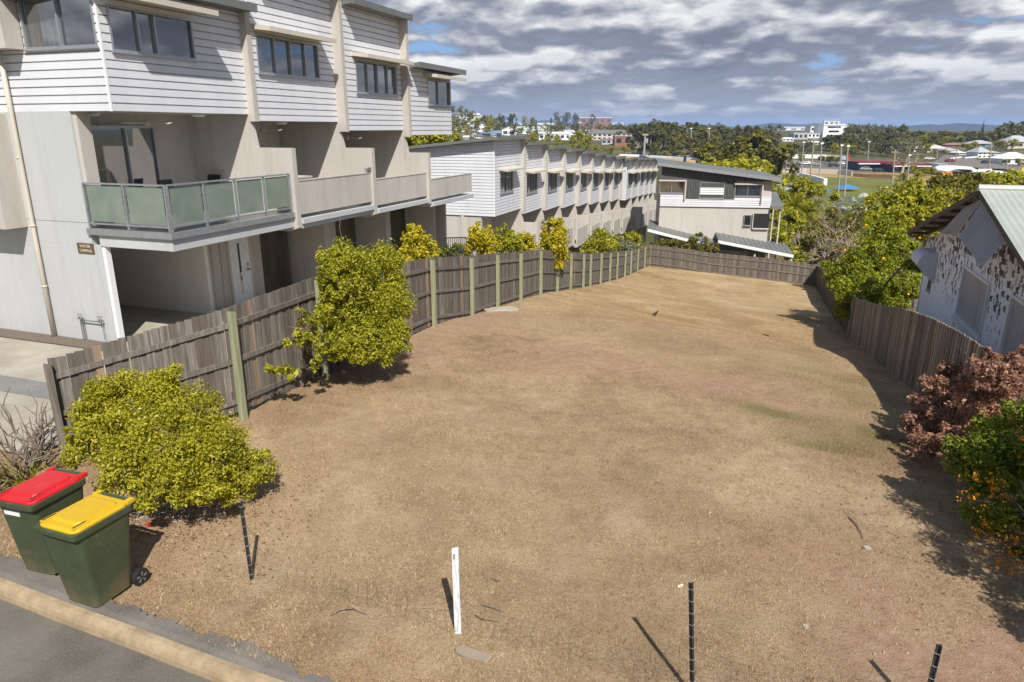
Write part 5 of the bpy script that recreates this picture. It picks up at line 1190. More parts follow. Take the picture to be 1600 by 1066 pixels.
def wheelie(label, loc, rz, lid, stripe=None):
    # local: x right, y back (wheels/handle), z up
    t = thing('wheelie_bin', label, 'bin', loc, rz, 'wheelie bins on the verge')
    m = LMB(); R = []
    for (z, hw, y0, y1, r) in ((.012, .205, -.235, .20, .05), (.03, .222, -.25, .215, .06), (.30, .240, -.285, .245, .065), (.62, .258, -.32, .278, .065), (.88, .272, -.345, .305, .065), (.895, .276, -.35, .31, .06), (.93, .278, -.352, .312, .055), (.945, .279, -.353, .313, .055)):
        R.append(rrect(hw, (y1 - y0) / 2, r, z, 0, (y0 + y1) / 2))
    m.loft(R); m.build('body', MT['bin'], t, smooth=False, bevel=0)
    m = LMB(); R = [rrect(hw, (y1 - y0) / 2, .045, z, 0, (y0 + y1) / 2) for (z, hw, y0, y1) in ((.93, .282, -.355, .32), (.925, .295, -.39, .325), (.945, .298, -.405, .325), (.99, .298, -.405, .325), (.99, .27, -.36, .30))]
    m.loft(R); m.build('rim', MT['bin'], t)
    m = LMB(); R = [rrect(hw, (y1 - y0) / 2, r, z, 0, (y0 + y1) / 2) for (z, hw, y0, y1, r) in ((.985, .272, -.365, .315, .09), (1.005, .272, -.365, .315, .09), (1.018, .262, -.352, .31, .085), (1.028, .245, -.33, .30, .08))]
    m.loft(R); R = [rrect(hw, (y1 - y0) / 2, r, z, 0, (y0 + y1) / 2) for (z, hw, y0, y1, r) in ((1.02, .205, -.27, .24, .06), (1.046, .19, -.25, .225, .055), (1.05, .17, -.23, .2, .05))]
    m.loft(R); ld = m.build('lid', MT[lid], t)
    for sx in (-1, 1):
        m = LMB(); m.box(sx * .215 - .028, sx * .215 + .028, -.345, -.16, 1.02, 1.042); m.build('grip', MT[lid], ld, bevel=.008)
        m = LMB(); m.box(sx * .215 - .010, sx * .215 + .010, -.33, -.18, 1.038, 1.044); m.build('grip_slot', MT['black'], ld)
        m = LMB(); m.box(sx * .235 - .03, sx * .235 + .03, .28, .375, .985, 1.035); m.build('hinge', MT[lid], ld, bevel=.008)
    m = LMB(); m.tube([(-.25, .36, 1.0), (.25, .36, 1.0)], .022, 10)
    for sx in (-.2, .2): m.box(sx - .02, sx + .02, .30, .36, .95, 1.0)
    m.build('handle', MT['bin'], t)
    m = LMB(); m.tube([(-.27, .268, .10), (.27, .268, .10)], .014, 8); m.build('axle', MT['galv'], t)
    for sx in (-1, 1):
        x0, x1 = sx * .252, sx * .305; m = LMB(); 
        m.tube([(x0, .268, .10), (x0 + sx * .006, .268, .10), (x1 - sx * .006, .268, .10), (x1, .268, .10)], [.088, .1, .1, .088], 22); wh = m.build('wheel', MT['black'], t, smooth=False)
        m = LMB(); xs = x1 + sx * .002
        for k in range(5):
            a = 2 * PI * k / 5; a2 = a + .45; pts = [(xs, .268 + rr * math.cos(aa), .10 + rr * math.sin(aa)) for rr, aa in ((.02, a), (.065, a), (.065, a2), (.02, a2))]; m.hexa(pts + [(p_[0] + sx * .006, p_[1], p_[2]) for p_ in pts])
        m.build('hub', MT['pipe'], wh)
    m = LMB(); m.hexa([(-.20, -.262, .2), (.2, -.262, .2), (.2, -.255, .2), (-.2, -.255, .2), (-.21, -.29, .42), (.21, -.29, .42), (.21, -.283, .42), (-.21, -.283, .42)])
    if stripe:
        m = LMB(); m.hexa([(-.18, -.3485, .81), (.04, -.3485, .81), (.04, -.342, .81), (-.18, -.342, .81), (-.18, -.3525, .855), (.04, -.3525, .855), (.04, -.345, .855), (-.18, -.345, .855)]); m.build('sticker', MT['white'], t)
    return t
wheelie('green wheelie bin with yellow lid, nearest the kerb', (-4.83, 7.09, hz(-4.83, 7.09) + .03), -AZ - .02, 'lid_yellow').scale = (1.065,) * 3
wheelie('green wheelie bin with red lid, behind the yellow lidded one', (-5.71, 7.68, hz(-5.71, 7.68) + .03), -AZ + .05, 'lid_red', True).scale = (1.065,) * 3
# ------------------------------------------------------------------ stakes, netting and small litter
def picket(label, base, top, mt='steel_dark', w_=.025):
    t = thing('fence_picket', label, 'picket', base, group='stakes of the wire fence'); b = np.array(base); d = np.array(top) - b; m = LMB()
    L = np.linalg.norm(d); ax = d / L; x = np.cross(ax, [0, 1, 0]); x /= np.linalg.norm(x); y = np.cross(ax, x)
    for an in (90, 210, 330):
        v = x * math.cos(math.radians(an)) + y * math.sin(math.radians(an)); n_ = np.cross(ax, v) * .004
        P = [tuple(q) for q in (-ax * .25 + n_, -ax * .25 - n_, -ax * .25 + v * w_ - n_, -ax * .25 + v * w_ + n_)]; Q = [tuple(np.array(q) + ax * (L + .25)) for q in P]; m.hexa(P + Q)
    m.build('steel_post', MT[mt], t)
    m = LMB(); z = .1
    while z < L - .03: c = ax * z; m.tube([tuple(c + x * (w_ + .006)), tuple(c + y * .03), tuple(c - x * (w_ + .006))], .0025, 4); z += .13
    m.build('tie_wire', MT['galv'], t); return t
g1 = ground_at(393, 908); g2 = ground_at(716, 990); g3 = at_z(1082, 1094, 0); g4 = at_z(1440, 1130, 0)
t1 = at_Y(376, 786, g1[1] + .02)
picket('leaning dark steel picket in front of the big olive shrub', g1, t1)
picket('upright dark steel picket at the bottom centre right', g3, at_Y(1080, 911, g3[1]))
picket('dark steel picket at the bottom right corner', g4, at_Y(1469, 1008, g4[1] + .05), w_=.03)
t = thing('timber_stake', 'weathered white timber stake standing in the dry grass', 'stake', g2, group='stakes of the wire fence'); tp = at_Y(711, 858, g2[1]) - g2
m = LMB(); m.hexa([(-.035, -.02, -.2), (.035, -.02, -.2), (.035, .02, -.2), (-.035, .02, -.2), (tp[0] - .035, -.02, tp[2]), (tp[0] + .035, -.02, tp[2] + .01), (tp[0] + .035, .02, tp[2] + .01), (tp[0] - .035, .02, tp[2])])
n = N('flaking_white_timber'); p = n.obj(); gg = n.noise(n.map(p, (24, 24, 1.6)), 2.2, 6, .65); n.col(n.ramp(gg, [(.34, (.22, .21, .20)), (.46, (.62, .62, .62)), (.7, (.80, .80, .81))])).set(.85); m.build('post', n.m, t)
m = LMB(); m.box(tp[0] * .9 - .02, tp[0] * .9 + .0, -.026, -.02, tp[2] * .9, tp[2] * .96); m.build('nail_plate', MT['galv'], t)
wire = MB(); thinw = flat('rusted_thin_wire', (.13, .10, .08), .6, .3); r = np.random.RandomState(2)
def net(P, Q, n, hs, lean, sagf, wireobj, jit=.03, rad=.0016):
    P = np.array(P); Q = np.array(Q); rows = []
    for h in hs:
        row = []
        for k in range(n + 1):
            s = k / n; b = P + (Q - P) * s; gz = hz(b[0], b[1]) + .06; f = sagf(s); off = np.array([lean[0], lean[1], 0]) * h * (1 - f)
            row.append(np.array([b[0] + off[0] + r.normal() * jit * .5, b[1] + off[1] + r.normal() * jit, gz + h * f + abs(r.normal()) * jit * .4]))
        rows.append(row); wireobj.tube([tuple(q) for q in row], rad, 4, cap=False)
    for k in range(n + 1): wireobj.tube([tuple(rw[k]) for rw in rows], rad, 4, cap=False)
sag = lambda s: .06 + .9 * abs(2 * s - 1) ** 5
HS = (0, .12, .24, .38, .52, .68)
net(g1, g2, 22, HS, (-.1, .6), sag, wire, rad=.0012); net(g2, g3, 18, HS, (.1, .55), sag, wire, rad=.0012); net(g3, g4, 12, HS, (.1, .4), lambda s: .25 + .7 * abs(2 * s - 1) ** 3, wire)
tag(wire.build('wire_netting', thinw, None, recalc=False, origin=g1), 'slack rusty wire netting lying in the grass between the stakes', 'netting')
wr2 = MB(); gA = at_z(205, 830, .03); gB = at_z(352, 822, .03); net(gA, gB, 13, (0, .12, .24, .36), (.12, .35), lambda s: .55 + .1 * math.sin(s * 7), wr2, .02, .0022)
tag(wr2.build('wire_netting', MT['galv'], None, recalc=False, origin=gA), 'crumpled silver wire netting under the big olive shrub', 'netting')
def slab(name, label, cat, px, py, L, wd, h, rz, mt, pts=None, z=.0):
    g = ground_at(px, py); m = LMB(); r = random.Random(px); R = []
    n_ = 14
    for zz, sc in ((-.03, 1), (h * .6, 1), (h, .94)):
        R.append([(L / 2 * sc * (abs(math.cos(2 * PI * k / n_)) ** .45) * (1 if math.cos(2 * PI * k / n_) > 0 else -1) * (1 + .06 * math.sin(k * 5 + px)), wd / 2 * sc * (abs(math.sin(2 * PI * k / n_)) ** .45) * (1 if math.sin(2 * PI * k / n_) > 0 else -1) * (1 + .1 * math.sin(k * 3 + px)), zz) for k in range(n_)])
    m.loft(R); o = m.build(name, mt, None); o.location = (g[0], g[1], g[2] + .03 + z); o.rotation_euler = (0, 0, rz); return tag(o, label, cat)
slab('plank_offcut', 'flat grey brown plank offcut with rounded ends below the white stake', 'plank', 739, 1028, .40, .115, .03, -.42, paint('grey_brown_board', (.30, .235, .17), .85, .1, 6))
slab('concrete_lump', 'flat pale broken concrete slab at the foot of the left fence', 'concrete', 786, 487, 1.0, .5, .09, .2, MT['conc'])
slab('concrete_lump', 'smaller pale rock beside the broken concrete slab', 'rock', 764, 489, .3, .25, .1, .5, MT['conc'])
slab('stone', 'small white stone in the grass right of the dark picket', 'stone', 1258, 985, .07, .05, .035, .5, MT['conc']); slab('stone', 'pale stone lying near the right shrub shadow', 'stone', 1354, 862, .09, .07, .04, .2, MT['conc'])
t = thing('plastic_bottle', 'small clear plastic bottle with yellow label lying in the grass', 'bottle', ground_at(1063, 919), rz=.6); t.scale = (.8,) * 3; m = LMB(); m.tube([(-.05, 0, .04), (-.045, 0, .04), (.03, 0, .04), (.045, 0, .04), (.06, 0, .04)], [.014, .02, .02, .01, .009], 12); m.build('body', MT['white'], t, smooth=True)
m = LMB(); m.tube([(-.025, 0, .04), (.012, 0, .04)], .021, 12); m.build('bottle_label', MT['yellow'], t)
t = thing('drink_can', 'crushed red drink can beside the yellow lidded bin', 'can', ground_at(235, 824)); m = LMB(); m.tube([(-.05, 0, .04), (-.045, 0, .04), (.04, .01, .035), (.05, .012, .035)], [.024, .032, .03, .02], 12); m.build('body', MT['red'], t, smooth=True)
def stick(label, pts, rad, mt='twig'):
    m = MB(); P = []
    for k, (px, py) in enumerate(pts):
        g = ground_at(px, py); P.append((g[0], g[1], g[2] + .045 + (.02 if 0 < k < len(pts) - 1 else 0)))
    m.tube(P, [rad] * (len(P) - 1) + [rad * .5], 6); tag(m.build('stick', MT[mt], None, origin=P[0]), label, 'stick')
stick('curved brown stick left of the white stake', [(517, 967), (532, 960), (552, 958), (574, 966)], .008); stick('dark thin stick right of the white stake', [(752, 950), (768, 956), (788, 962)], .006, 'bark')
stick('bent dark twig above the plank offcut', [(742, 966), (752, 974), (780, 977)], .006, 'bark'); stick('reddish stick at the edge of the right shrub shadow', [(1326, 812), (1340, 828), (1348, 846)], .011)
stick('short branch lying in the upper right of the lot', [(1192, 524), (1202, 527), (1212, 528)], .03); stick('curled black twig right of the white stake', [(760, 912), (768, 909), (776, 914), (782, 912)], .006, 'bark')
# dark bird on the lawn
g = ground_at(1023, 497); t = thing('bird', 'dark bird standing on the dry grass far up the lot', 'bird', g, rz=.5); t.scale = (.68,) * 3
m = LMB(); prof_ = [(-.26, .015, .24), (-.16, .035, .25), (-.08, .075, .24), (.02, .09, .25), (.10, .07, .29), (.15, .045, .34), (.18, .05, .38), (.22, .035, .39), (.255, .008, .38)]
R = [[(x, rr * math.cos(2 * PI * k / 10), z + rr * math.sin(2 * PI * k / 10)) for k in range(10)] for x, rr, z in prof_]; m.loft(R); m.build('body', MT['black'], t, smooth=True)
for s_ in (-.04, .04): m = LMB(); m.tube([(.0, s_, .19), (.01, s_, .1), (0, s_, .02)], .009, 5); m.tube([(0, s_, .02), (.06, s_, .02)], .007, 4); m.build('leg', MT['steel_dark'], t)
# iron gate behind the fence left of the golden shrubs
t = thing('garden_gate', 'black metal pool fence panel behind the fence beside the golden shrub', 'fence', W(14, 4.2, hz(*W(14, 4.2, 0)[:2])))
p0 = np.array(at_Y(694, 372, 24.5)); p1 = np.array(at_Y(728, 371, 25.2)); m = MB(); 
for k in range(12):
    q = p0 + (p1 - p0) * k / 11; m.tube([(q[0], q[1], q[2] - 1.3), tuple(q)], .012, 5)
m.build('bars', MT['steel_dark'], t); m = MB(); m.tube([tuple(p0), tuple(p1)], .02, 6); m.tube([tuple(p0 - [0, 0, 1.2]), tuple(p1 - [0, 0, 1.2])], .02, 6); m.build('rail', MT['steel_dark'], t)
# white marker stake leaning on the left fence
g = at_Y(904, 453, 34.6); m = MB(); m.tube([tuple(g), tuple(at_Y(905.5, 420, 34.7))], .03, 6); tag(m.build('marker_stake', MT['white'], None, origin=g), 'thin white stake leaning on the left fence', 'stake')
# ------------------------------------------------------------------ far setting: sports field, race track, roads
def sheet(name, pts, m, off, nu=30, nv=30):
    P = [ground_at(*p)[:2] for p in pts]; s, t = np.meshgrid(np.linspace(0, 1, nu), np.linspace(0, 1, nv), indexing='ij')
    XY = [(1 - s) * (1 - t) * P[0][k] + s * (1 - t) * P[1][k] + s * t * P[2][k] + (1 - s) * t * P[3][k] for k in (0, 1)]
    Z = hgt(XY[0], XY[1]) + off; i = np.arange(nu * nv).reshape(nu, nv)
    q = np.stack([i[:-1, :-1], i[1:, :-1], i[1:, 1:], i[:-1, 1:]], -1).reshape(-1, 4)
    me = raw_mesh(name, np.stack([XY[0], XY[1], Z], -1).reshape(-1, 3), q); me.materials.append(m); o = bpy.data.objects.new(name, me); C.objects.link(o); o['kind'] = 'structure'; return o
def m_turf(name, lo, hi, sc=.08):
    n = N(name); p = n.pos(); a = n.noise(n.map(p, (1, .4, 1)), sc, 5); b = n.noise(p, sc * 12, 4)
    n.col(n.ramp(n.math('ADD', n.math('MULTIPLY', a, .6), n.math('MULTIPLY', b, .4)), [(.35, lo), (.65, hi)])).set(.95, 0, .1); return n.m
sheet('dry_bank', [(1120, 266), (1480, 292), (1480, 274), (1120, 258)], m_turf('dry_bank_grass', (.30, .20, .07), (.42, .28, .12)), .25)
sheet('sports_field', [(1195, 345), (1400, 345), (1440, 281), (1205, 277)], m_turf('sports_turf', (.11, .125, .028), (.19, .185, .05)), .35)
sheet('race_track', [(935, 258), (1150, 262), (1140, 254), (960, 243.5)], m_turf('race_track_sand', (.40, .26, .12), (.52, .36, .19)), .3)
sheet('car_park', [(1195, 268), (1475, 272), (1440, 255), (1210, 253)], MT['asphalt'], .4)
sheet('hill_road', [(1440, 266), (1500, 270), (1530, 247), (1475, 243)], m_asphalt('hill_road_asphalt', (.13, .115, .10), (.20, .18, .155)), .45)
sheet('cross_road', [(1490, 262), (1600, 268), (1600, 256), (1490, 250)], m_asphalt('cross_road_asphalt', (.15, .13, .11), (.22, .19, .16)), .55)
# hills
def hills(name, Yh, pts, m, depth=900):
    co_ = []; q = []; n_ = len(pts); r = np.random.RandomState(3)
    xs = np.linspace(pts[0][0], pts[-1][0], 160); ys = np.interp(xs, [p[0] for p in pts], [p[1] for p in pts]) + r.normal(size=160) * .25
    for layer, (f, d) in enumerate(((0, -depth), (.6, -depth * .45), (1, 0), (.5, depth * .6), (0, depth))):
        for k in range(160):
            tp = at_Y(xs[k], ys[k], Yh); h = tp[2] + 12
            co_.append((tp[0], Yh + d + r.normal() * depth * .06 * (layer in (1, 3)), -12 + h * f * (1 + .15 * r.normal() * (layer in (1, 3)))))
    i = np.arange(5 * 160).reshape(5, 160); q = np.stack([i[:-1, :-1], i[:-1, 1:], i[1:, 1:], i[1:, :-1]], -1).reshape(-1, 4)
    me = raw_mesh(name, np.array(co_), q); me.polygons.foreach_set('use_smooth', [True] * len(me.polygons)); me.materials.append(m); o = bpy.data.objects.new(name, me); C.objects.link(o); o['kind'] = 'structure'
hm = m_turf('forested_hill', (.03, .045, .02), (.09, .085, .05), .01)
hills('hills', 6000, [(840, 200), (1000, 199), (1060, 196), (1100, 195), (1130, 197), (1155, 199), (1180, 196), (1205, 192), (1225, 193.5), (1250, 195), (1275, 193), (1300, 196), (1340, 199), (1400, 200)], hm)
hills('hills', 5200, [(1380, 202), (1420, 200), (1432, 196), (1450, 194.5), (1470, 197), (1485, 196), (1500, 192.5), (1515, 194), (1530, 195), (1560, 197), (1620, 196), (1700, 200)], hm)
hills('hills', 5600, [(560, 200), (800, 200), (840, 189), (862, 188), (885, 193), (930, 199)], hm)
# ------------------------------------------------------------------ far trees: a few kinds, many individuals
def tree_proto(kind, seed, leafm, bark, h, blobs, n, size, ratio=.55, spread=.34, sub=60):
    t = thing(kind, 'x', 'tree'); co_, q, tint, cs = leaf_cloud(blobs, n, size, seed, sub, spread, .5, .45, ratio)
    o = bpy.data.objects.new('crown', leaf_mesh('crown', co_, q, tint, MT[leafm])); C.objects.link(o); o.parent = t
    m = LMB(); r = np.random.RandomState(seed); b = np.array(blobs); zf = b[:, 2].min() * .55; fork = np.array([r.normal() * .02 * h, r.normal() * .02 * h, max(zf, .12 * h)])
    m.tube([(0, 0, -1.0), tuple(fork * .5), tuple(fork)], [.03 * h, .024 * h, .02 * h], 7)
    for c in b:
        mid = (fork + c[:3]) / 2 + r.normal(size=3) * .03 * h; m.tube([tuple(fork), tuple(mid), tuple(c[:3])], [.016 * h, .011 * h, .006 * h], 5)
    m.build('trunk', MT[bark], t); t.location = (0, 0, 0); t['h'] = h; return t
def rb(seed, n, h, w_, z0=.45, flatn=.8):
    r = np.random.RandomState(seed); out = []
    for k in range(n):
        a = 2 * PI * k / n + r.rand(); z = h * (z0 + (1 - z0 - .12) * r.rand()); rad = w_ * (.15 + .85 * r.rand()) * (1.15 - .6 * (z / h)) ; rr = w_ * r.uniform(.34, .52); out.append((math.cos(a) * rad * .75, math.sin(a) * rad * .75, z, rr, rr, rr * flatn))
    out.append((0, 0, h * .86, w_ * .4, w_ * .4, w_ * .34)); return out
PRO = {}
for k in range(3): PRO['gum_tree', k] = tree_proto('gum_tree', 200 + k, ('leaf_euc', 'leaf_euc2', 'leaf_euc')[k], 'bark_pale', 10, rb(210 + k, 11, 10, 4.8, .26, .9), 3600, .5)
for k in range(2): PRO['leafy_tree', k] = tree_proto('leafy_tree', 220 + k, ('leaf_green', 'leaf_olive')[k], 'bark', 8, rb(230 + k, 8, 8, 4.2, .3, .9), 2400, .45)
PRO['bare_gum', 0] = tree_proto('gum_tree', 240, 'leaf_grey', 'bark_pale', 10, rb(241, 9, 10, 4.4, .5), 900, .40)
used = set()
def plant_tree(kind, k, px, pyb, pyt, label, group, Y=None, wide=1.0):
    p = ground_at(px, pyb) if Y is None else np.array([ray(px, pyb)[0] / ray(px, pyb)[1] * Y, Y, 0.]); z = hz(p[0], p[1]) - .2
    top = at_Y(px, pyt, p[1])[2]; h = top - z; pr = PRO[kind, k]; s = h / (pr['h'] * .98)
    rz = rnd.uniform(0, 6.28); key = (kind, k); ww = s * wide
    if key not in used:
        used.add(key); pr.location = (p[0], p[1], z); pr.rotation_euler = (0, 0, rz); pr.scale = (ww, ww, s); pr['label'] = label; pr['group'] = group; return pr
    return dup(pr, (p[0], p[1], z), rz, (ww, ww, s), label, group)
r = random.Random(5)
GT = 'gum trees in the belt beyond the race track'
# belt behind the track, px 930..1215
for row, (yb, dy) in enumerate(((232, 0), (243, 0), (252, 0))):
    n_ = (17, 16, 10)[row]; x0, x1 = ((988, 1220), (1000, 1215), (1100, 1215))[row]
    for i in range(n_):
        x = x0 + (x1 - x0) * (i + r.uniform(.1, .9)) / n_; top = np.interp(x, [925, 960, 1000, 1050, 1100, 1150, 1215], [186, 184, 190, 192, 193, 197, 203]) + (0, 12, 24)[row] + r.uniform(-4, 5)
        plant_tree('gum_tree', r.randrange(3), x, yb + r.uniform(-3, 3), top, ('tall gum tree in the back row of the belt beyond the race track', 'gum tree in the middle row of the belt beyond the race track', 'dark gum tree at the front right end of the belt by the race track')[row], GT + (' back row', ' middle row', ' front row')[row], wide=1.35)
for (x, yb, yt, k, lb) in ((1140, 283, 222, 0, 'big gum tree with pale trunk behind the charcoal house roof'), (1180, 290, 208, 1, 'tallest big gum tree behind the right end of the charcoal roof'), (1205, 292, 222, 2, 'gum tree right of the tallest one behind the charcoal roof'), (1105, 268, 226, 1, 'smaller gum tree behind the middle of the charcoal roof')):
    plant_tree('gum_tree', k, x, yb, yt, lb, None, Y=(175, 165, 160, 190)[[1140, 1180, 1205, 1105].index(x)], wide=1.2)
plant_tree('leafy_tree', 0, 1130, 290, 252, 'bright green bushy tree just over the charcoal roof', None, Y=120, wide=1.7); plant_tree('leafy_tree', 1, 1165, 300, 262, 'yellow green bush just over the right part of the charcoal roof', None, Y=110, wide=1.7)
# left: around the school
for (x, yb, yt, kd, k) in ((745, 210, 187, 'leafy_tree', 0), (765, 212, 186, 'leafy_tree', 1), (782, 208, 180, 'gum_tree', 0), (800, 206, 177, 'gum_tree', 2), (820, 203, 182, 'leafy_tree', 1), (832, 205, 184, 'leafy_tree', 0), (870, 196, 175, 'gum_tree', 1), (885, 196, 175, 'gum_tree', 2), (900, 196, 178, 'gum_tree', 0), (925, 190, 178, 'gum_tree', 1)):
    plant_tree(kd, k, x, yb, yt, 'tree among the school roofs and houses on the far left hill', 'trees among the school roofs', wide=.85)
for (x, yb, yt, k) in ((905, 238, 206, 0), (895, 240, 214, 1), (918, 241, 212, 0), (870, 236, 212, 1), (855, 236, 214, 0), (832, 232, 208, 1), (930, 244, 226, 1)):
    plant_tree('leafy_tree', k, x, yb, yt, 'green tree just above the middle row roofline, before the school', 'trees behind the middle row roofs', wide=1.15)
for (x, yb, yt, k) in ((955, 243, 230, 0), (975, 240, 229, 1), (1000, 241, 231, 0), (1040, 246, 236, 1), (1065, 247, 236, 0), (985, 236, 226, 1)):
    plant_tree('leafy_tree', k, x, yb, yt, 'low bush along the near side of the far gum belt', 'bushes along the race track', wide=2.0)
# right wooded ridge
GR = 'trees of the wooded ridge at right'
for row, (yb, n_, x0, x1) in enumerate(((222, 18, 1310, 1620), (232, 16, 1320, 1480), (243, 9, 1290, 1450))):
    for i in range(n_):
        x = x0 + (x1 - x0) * (i + r.uniform(.1, .9)) / n_; top = np.interp(x, [1310, 1335, 1370, 1400, 1430, 1460, 1500, 1540, 1570, 1600], [202, 198, 198, 193, 203, 203, 209, 205, 194, 189]) + (0, 10, 24)[row] + r.uniform(-3, 4)
        if row == 0 and 1425 < x < 1540: top += 6
        plant_tree(('gum_tree', 'gum_tree', 'leafy_tree')[r.randrange(3)], r.randrange(2), x, yb + r.uniform(-3, 3), top, ('tree on the skyline of the wooded ridge at right', 'tree in the middle of the wooded ridge at right', 'low tree in front of the wooded ridge at right')[row], GR + (' skyline', ' middle', ' front')[row], wide=1.35)
for x in np.linspace(1424, 1540, 11): plant_tree('gum_tree', r.randrange(3), x + r.uniform(-4, 4), 223 + r.uniform(-2, 4), 206 + r.uniform(-2, 3), 'dark tree under the blue hills behind the right hill houses', 'trees under the blue hills', wide=1.5)
for (x, yb, yt, lb) in ((1203, 207, 194, 'rounded tree left of the pale hill roofs'), (1218, 207, 194, 'rounded tree standing beside the dark roofed far building')): plant_tree('gum_tree', 1, x, yb, yt, lb, None, wide=1.4)
for (x, yb, yt) in ((1245, 240, 224), (1262, 240, 222), (1300, 236, 212), (1312, 238, 210), (1290, 235, 214), (1325, 240, 214), (1237, 248, 232)): plant_tree('gum_tree', r.randrange(3), x, yb, yt, 'tree between the car park and the white hospital building', 'trees below the hospital', wide=1.5)
for (x, yb, yt) in ((1282, 257, 244), (1295, 258, 244), (1307, 257, 245), (1252, 255, 242)): plant_tree('leafy_tree', r.randrange(2), x, yb, yt, 'rounded green tree in the far car park', 'trees in the car park', wide=1.7)
plant_tree('bare_gum', 0, 1408, 277, 217, 'pale branched spreading gum tree in front of the maroon shop', None, wide=1.5)
for (x, yb, yt) in ((1425, 272, 258), (1445, 274, 262), (1455, 276, 262), (1412, 284, 270), (1432, 284, 268)): plant_tree('leafy_tree', r.randrange(2), x, yb, yt, 'bush beside the far shops above the sports field', 'bushes beside the shops', wide=1.8)
for (x, yb, yt) in ((1460, 243, 233), (1475, 243, 234), (1512, 240, 226), (1520, 236, 222), (1590, 262, 248), (1570, 260, 249), (1580, 236, 218), (1560, 234, 220), (1500, 226, 214), (1485, 228, 216)): plant_tree('leafy_tree', r.randrange(2), x, yb, yt, 'garden tree among the houses on the right hill', 'garden trees on the right hill', wide=1.6)
for i in range(12):
    x = 1535 + i * 9 + r.uniform(-3, 3); plant_tree('leafy_tree', i % 2, x, 296, 274 + r.uniform(-3, 4), 'yellow green scrub behind the sage roof ridge', 'scrub behind the sage roof', Y=150 + r.uniform(-10, 10), wide=1.8)
# far woods that read as one mass
def far_woods():
    rr = np.random.RandomState(77); co_ = []; q = []; tn = []; n0 = 0
    for k in range(620):
        y = rr.uniform(640, 1900); qx = rr.uniform(-.13, .95); x = qx * y
        if .20 < qx < .47 and y < 760 or .29 < qx < .45 or .52 < qx < .67: continue
        z = hz(x, y); h = rr.uniform(8, 15); w_ = h * rr.uniform(.5, .8)
        bl_ = [(x + rr.normal() * w_ * .4, y + rr.normal() * w_ * .4, z + h * rr.uniform(.35, .75), w_ * .55, w_ * .55, w_ * .42) for _ in range(4)]
        c, f, t_, _ = leaf_cloud(bl_, 130, 1.7, 1000 + k, 12, .4, .5, .4, .7); co_.append(c); q.append(f + n0); tn.append(t_); n0 += len(c)
    o = bpy.data.objects.new('far_woods', leaf_mesh('far_woods', np.concatenate(co_), np.concatenate(q), np.concatenate(tn), MT['leaf_euc'])); C.objects.link(o)
    tag(o, 'far off olive green woods covering the ridges under the hills', 'woods', kind='stuff')
far_woods()
# air
m = LMB(); m.box(-11000, 11000, -600, 12500, -60, 110); hz_o = m.build('haze', None, None); n = N('thin_air'); n.n.remove(n.b); pv = n.add('ShaderNodeVolumePrincipled'); pv.inputs['Color'].default_value = (.45, .64, 1.0, 1); pv.inputs['Density'].default_value = 1.1e-4; n.l.new(pv.outputs[0], n.out.inputs['Volume']); hz_o.data.materials.append(n.m); hz_o['kind'] = 'stuff'; tag(hz_o, 'thin bluish haze over the far town and hills', 'haze')
# norfolk pine
p = ground_at(1532, 220); t = thing('norfolk_pine', 'tall narrow pointed pine on the right skyline', 'tree', (p[0], p[1], hz(p[0], p[1]))); hh = at_Y(1534.5, 186, p[1])[2] - t.location.z
bl_ = [(0, 0, hh * (.12 + .84 * k / 16), hh * (.15 * (1 - k / 16.5) + .006), hh * (.15 * (1 - k / 16.5) + .006), hh * .02) for k in range(17)]
co_, q, tint, cs = leaf_cloud(bl_, 2600, hh * .028, 9, 260, .3, .3, .3, .4); o = bpy.data.objects.new('crown', leaf_mesh('crown', co_, q, tint, MT['leaf_pine'])); C.objects.link(o); o.parent = t
m = LMB(); m.tube([(0, 0, -1), (0, 0, hh * .98)], [hh * .018, hh * .003], 6); m.build('trunk', MT['bark'], t)
